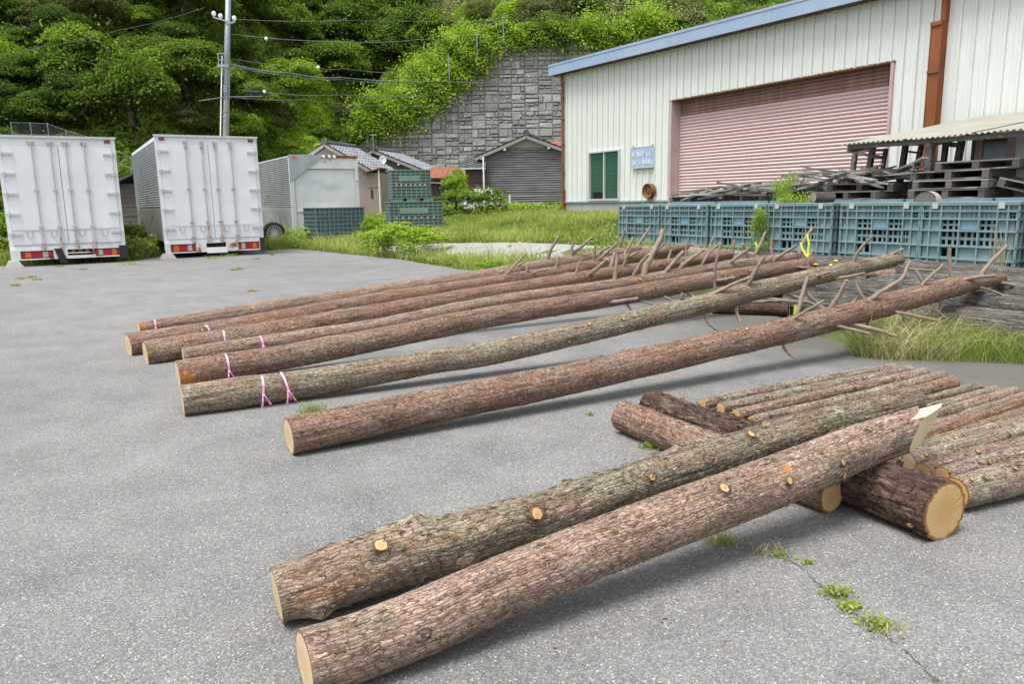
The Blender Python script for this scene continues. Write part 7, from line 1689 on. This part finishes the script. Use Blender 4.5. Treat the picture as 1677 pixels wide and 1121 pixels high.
spray('trailing_weed', 'green weed trailing down the face of the third crate', PU(1245, 345, 5.2), 1600, (.08, .02, -.55), 'leaf_lime', 33, .035, 12)
spray('leafy_weed', 'leafy weed at the foot of the third crate', PU(1238, 425, 5.6), 700, (.12, .05, .30), 'leaf_mid', 34, .035, 10)
for i, (px, py, u_, h, lb) in enumerate([(1625, 440, 5.35, .60, 'tall dry stalks standing before the large crate at the right'), (1640, 440, 5.3, .5, 'second bunch of dry stalks beside the tall ones at the right')]):
    tuft(0, 0, 14, h, lb, 140 + i, .04, 'grass_dry', .35, .009, zoff=PU(px, py, u_), group='dry stalks before the crates', name='dry_stalks')
# yellow flowers
def flower(q, label, seed, r=.03):
    t = thing('yellow_flower', label, 'flower', q, 0, 'small yellow flowers among the trunks and grass'); mb = MB(); n = 12
    V = [(0, 0, .012)] + [(r * (1 if k % 2 else .75) * math.cos(2 * math.pi * k / n), r * (1 if k % 2 else .75) * math.sin(2 * math.pi * k / n), .0) for k in range(n)]
    mb.add(V, [(0, k + 1, (k + 1) % n + 1) for k in range(n)]); mb.put('petals', M_['flower_y'], t); mb = MB(); mb.tube([(0, 0, 0), (.01, 0, -.12)], .003, 5); mb.put('stem', M_['leaf_mid'], t)
for i, (px, py, u_, lb) in enumerate([(1336, 433, 6.9, 'yellow flower nearest the third trunk tip'), (1361, 434, 6.8, 'yellow flower over the timbers, second from left'), (1369, 427, 6.5, 'highest yellow flower over the timbers'), (1377, 437, 6.8, 'rightmost yellow flower over the timbers'), (1345, 443, 7.0, 'lowest small yellow flower by the trunk tips'),
                                      (962, 399, 6.2, 'yellow flower in the grass by the path, left'), (972, 406, 6.4, 'yellow flower in the grass by the path, right'), (851, 397, 6.5, 'yellow flower in the meadow above the left trunks'), (708, 375, 6.0, 'yellow flower before the stacked crates'), (1121, 401, 5.8, 'yellow flower before the second crate')]):
    flower(PU(px, py, u_), lb, i, .03 if i < 5 else .035)

# flowering shrub, saplings and bushes by the houses
def shrub(px, py, Yd, r, hz, kind, label, name='shrub', group=None, dz=.5):
    q = PD(px, py, Yd); z0 = float(T(q[0], Yd)); t = thing(name, label, 'shrub' if name != 'small_tree' else 'tree', (q[0], Yd, z0), 0, group)
    c = put('crown', CROWN[{'mid': 'bush', 'lime': 'limebush'}[kind]][0], t); c.location = (0, 0, q[2] - z0); c.scale = (r, r, hz); c.rotation_euler = (0, 0, rnd.uniform(0, 6))
    if name == 'small_tree':
        mb = MB(); mb.tube([(0, 0, -.1), (.03, 0, (q[2] - z0) * .5), (-.02, 0, q[2] - z0)], [.05, .04, .02], 8); mb.put('trunk', M_['trunk'], t)
    return t
t = shrub(791, 325, 28.0, .78, .52, 'mid', 'low shrub covered in white blossoms before the wooden house', 'flowering_shrub')
rs = np.random.RandomState(4); m = 150
for k in range(80):
    a, b = rs.uniform(0, 6.28), rs.uniform(-.25, 1.3); d = np.array([math.cos(a) * math.cos(b), -abs(math.sin(a)) * math.cos(b), math.sin(b)]); p = d * np.array([.74, .70, .50]) * rs.uniform(.9, 1.1) + [0, 0, .42]
    n_ = 14; q = rs.normal(size=(n_, 3)) * .022; put('blossom', leaf_mesh('blossom', q + p, rs.normal(size=(n_, 3)) + d * 1.5, .05 * (.6 + .8 * rs.rand(n_)), np.full(n_, .5), M_['flower_w'], rs, .8), t)
shrub(745, 303, 29.5, .50, .85, 'lime', 'small yellow-green tree before the rust-red roof', 'small_tree')
shrub(752, 322, 29.0, .55, .45, 'mid', 'green bush at the foot of the small yellow-green tree', 'bush')
shrub(722, 331, 28.5, .5, .3, 'mid', 'low green bush left of the yellow-green tree before the glazed doors', 'bush')
shrub(610, 372, 22.8, .35, .45, 'lime', 'yellow-green bush between the container and the stacked crates', 'bush')
shrub(662, 385, 19.0, .72, .35, 'lime', 'broad dark-leaved bush before the lower stacked crate', 'bush')
shrub(702, 392, 18.5, .5, .22, 'lime', 'low leafy bush right of the broad bush in the meadow edge', 'bush')
shrub(805, 437, 14.3, .35, .16, 'lime', 'bright low weed clump on the asphalt edge beside the rear trunk', 'bush')
shrub(222, 385, 24.0, .6, .5, 'mid', 'dark bush in the gap between the two trucks', 'bush')
shrub(8, 380, 21.0, .8, .8, 'mid', 'dark bush at the left picture edge beside the first truck', 'bush')

# bark crumbs on the asphalt under the logs
rs = np.random.RandomState(9); Pn = []
for rec in LOGS[:24]:
    n_ = 80; i = rs.randint(0, len(rec['c']), n_); p = rec['c'][i].copy(); p[:, :2] += rec['Hn'][i][:, :2] * (rs.normal(size=(n_, 1)) * .13 + rs.choice([-1, 1], size=(n_, 1)) * rec['r'][i][:, None]); p[:, 2] = .003; Pn.append(p)
Pn = np.concatenate(Pn); Pn = Pn[~(us(Pn[:, 0], Pn[:, 1])[0] < 8.2)]; m = len(Pn); o = put('bark_crumbs', leaf_mesh('bark_crumbs', Pn, np.stack([rs.normal(size=m) * .3, rs.normal(size=m) * .3, np.ones(m)], 1), .013 * (.4 + rs.rand(m) ** 2 * 1.6), np.full(m, .5), M_['branch'], rs, .4, .2)); tag(o, 'bark crumbs scattered round the logs', kind='stuff')
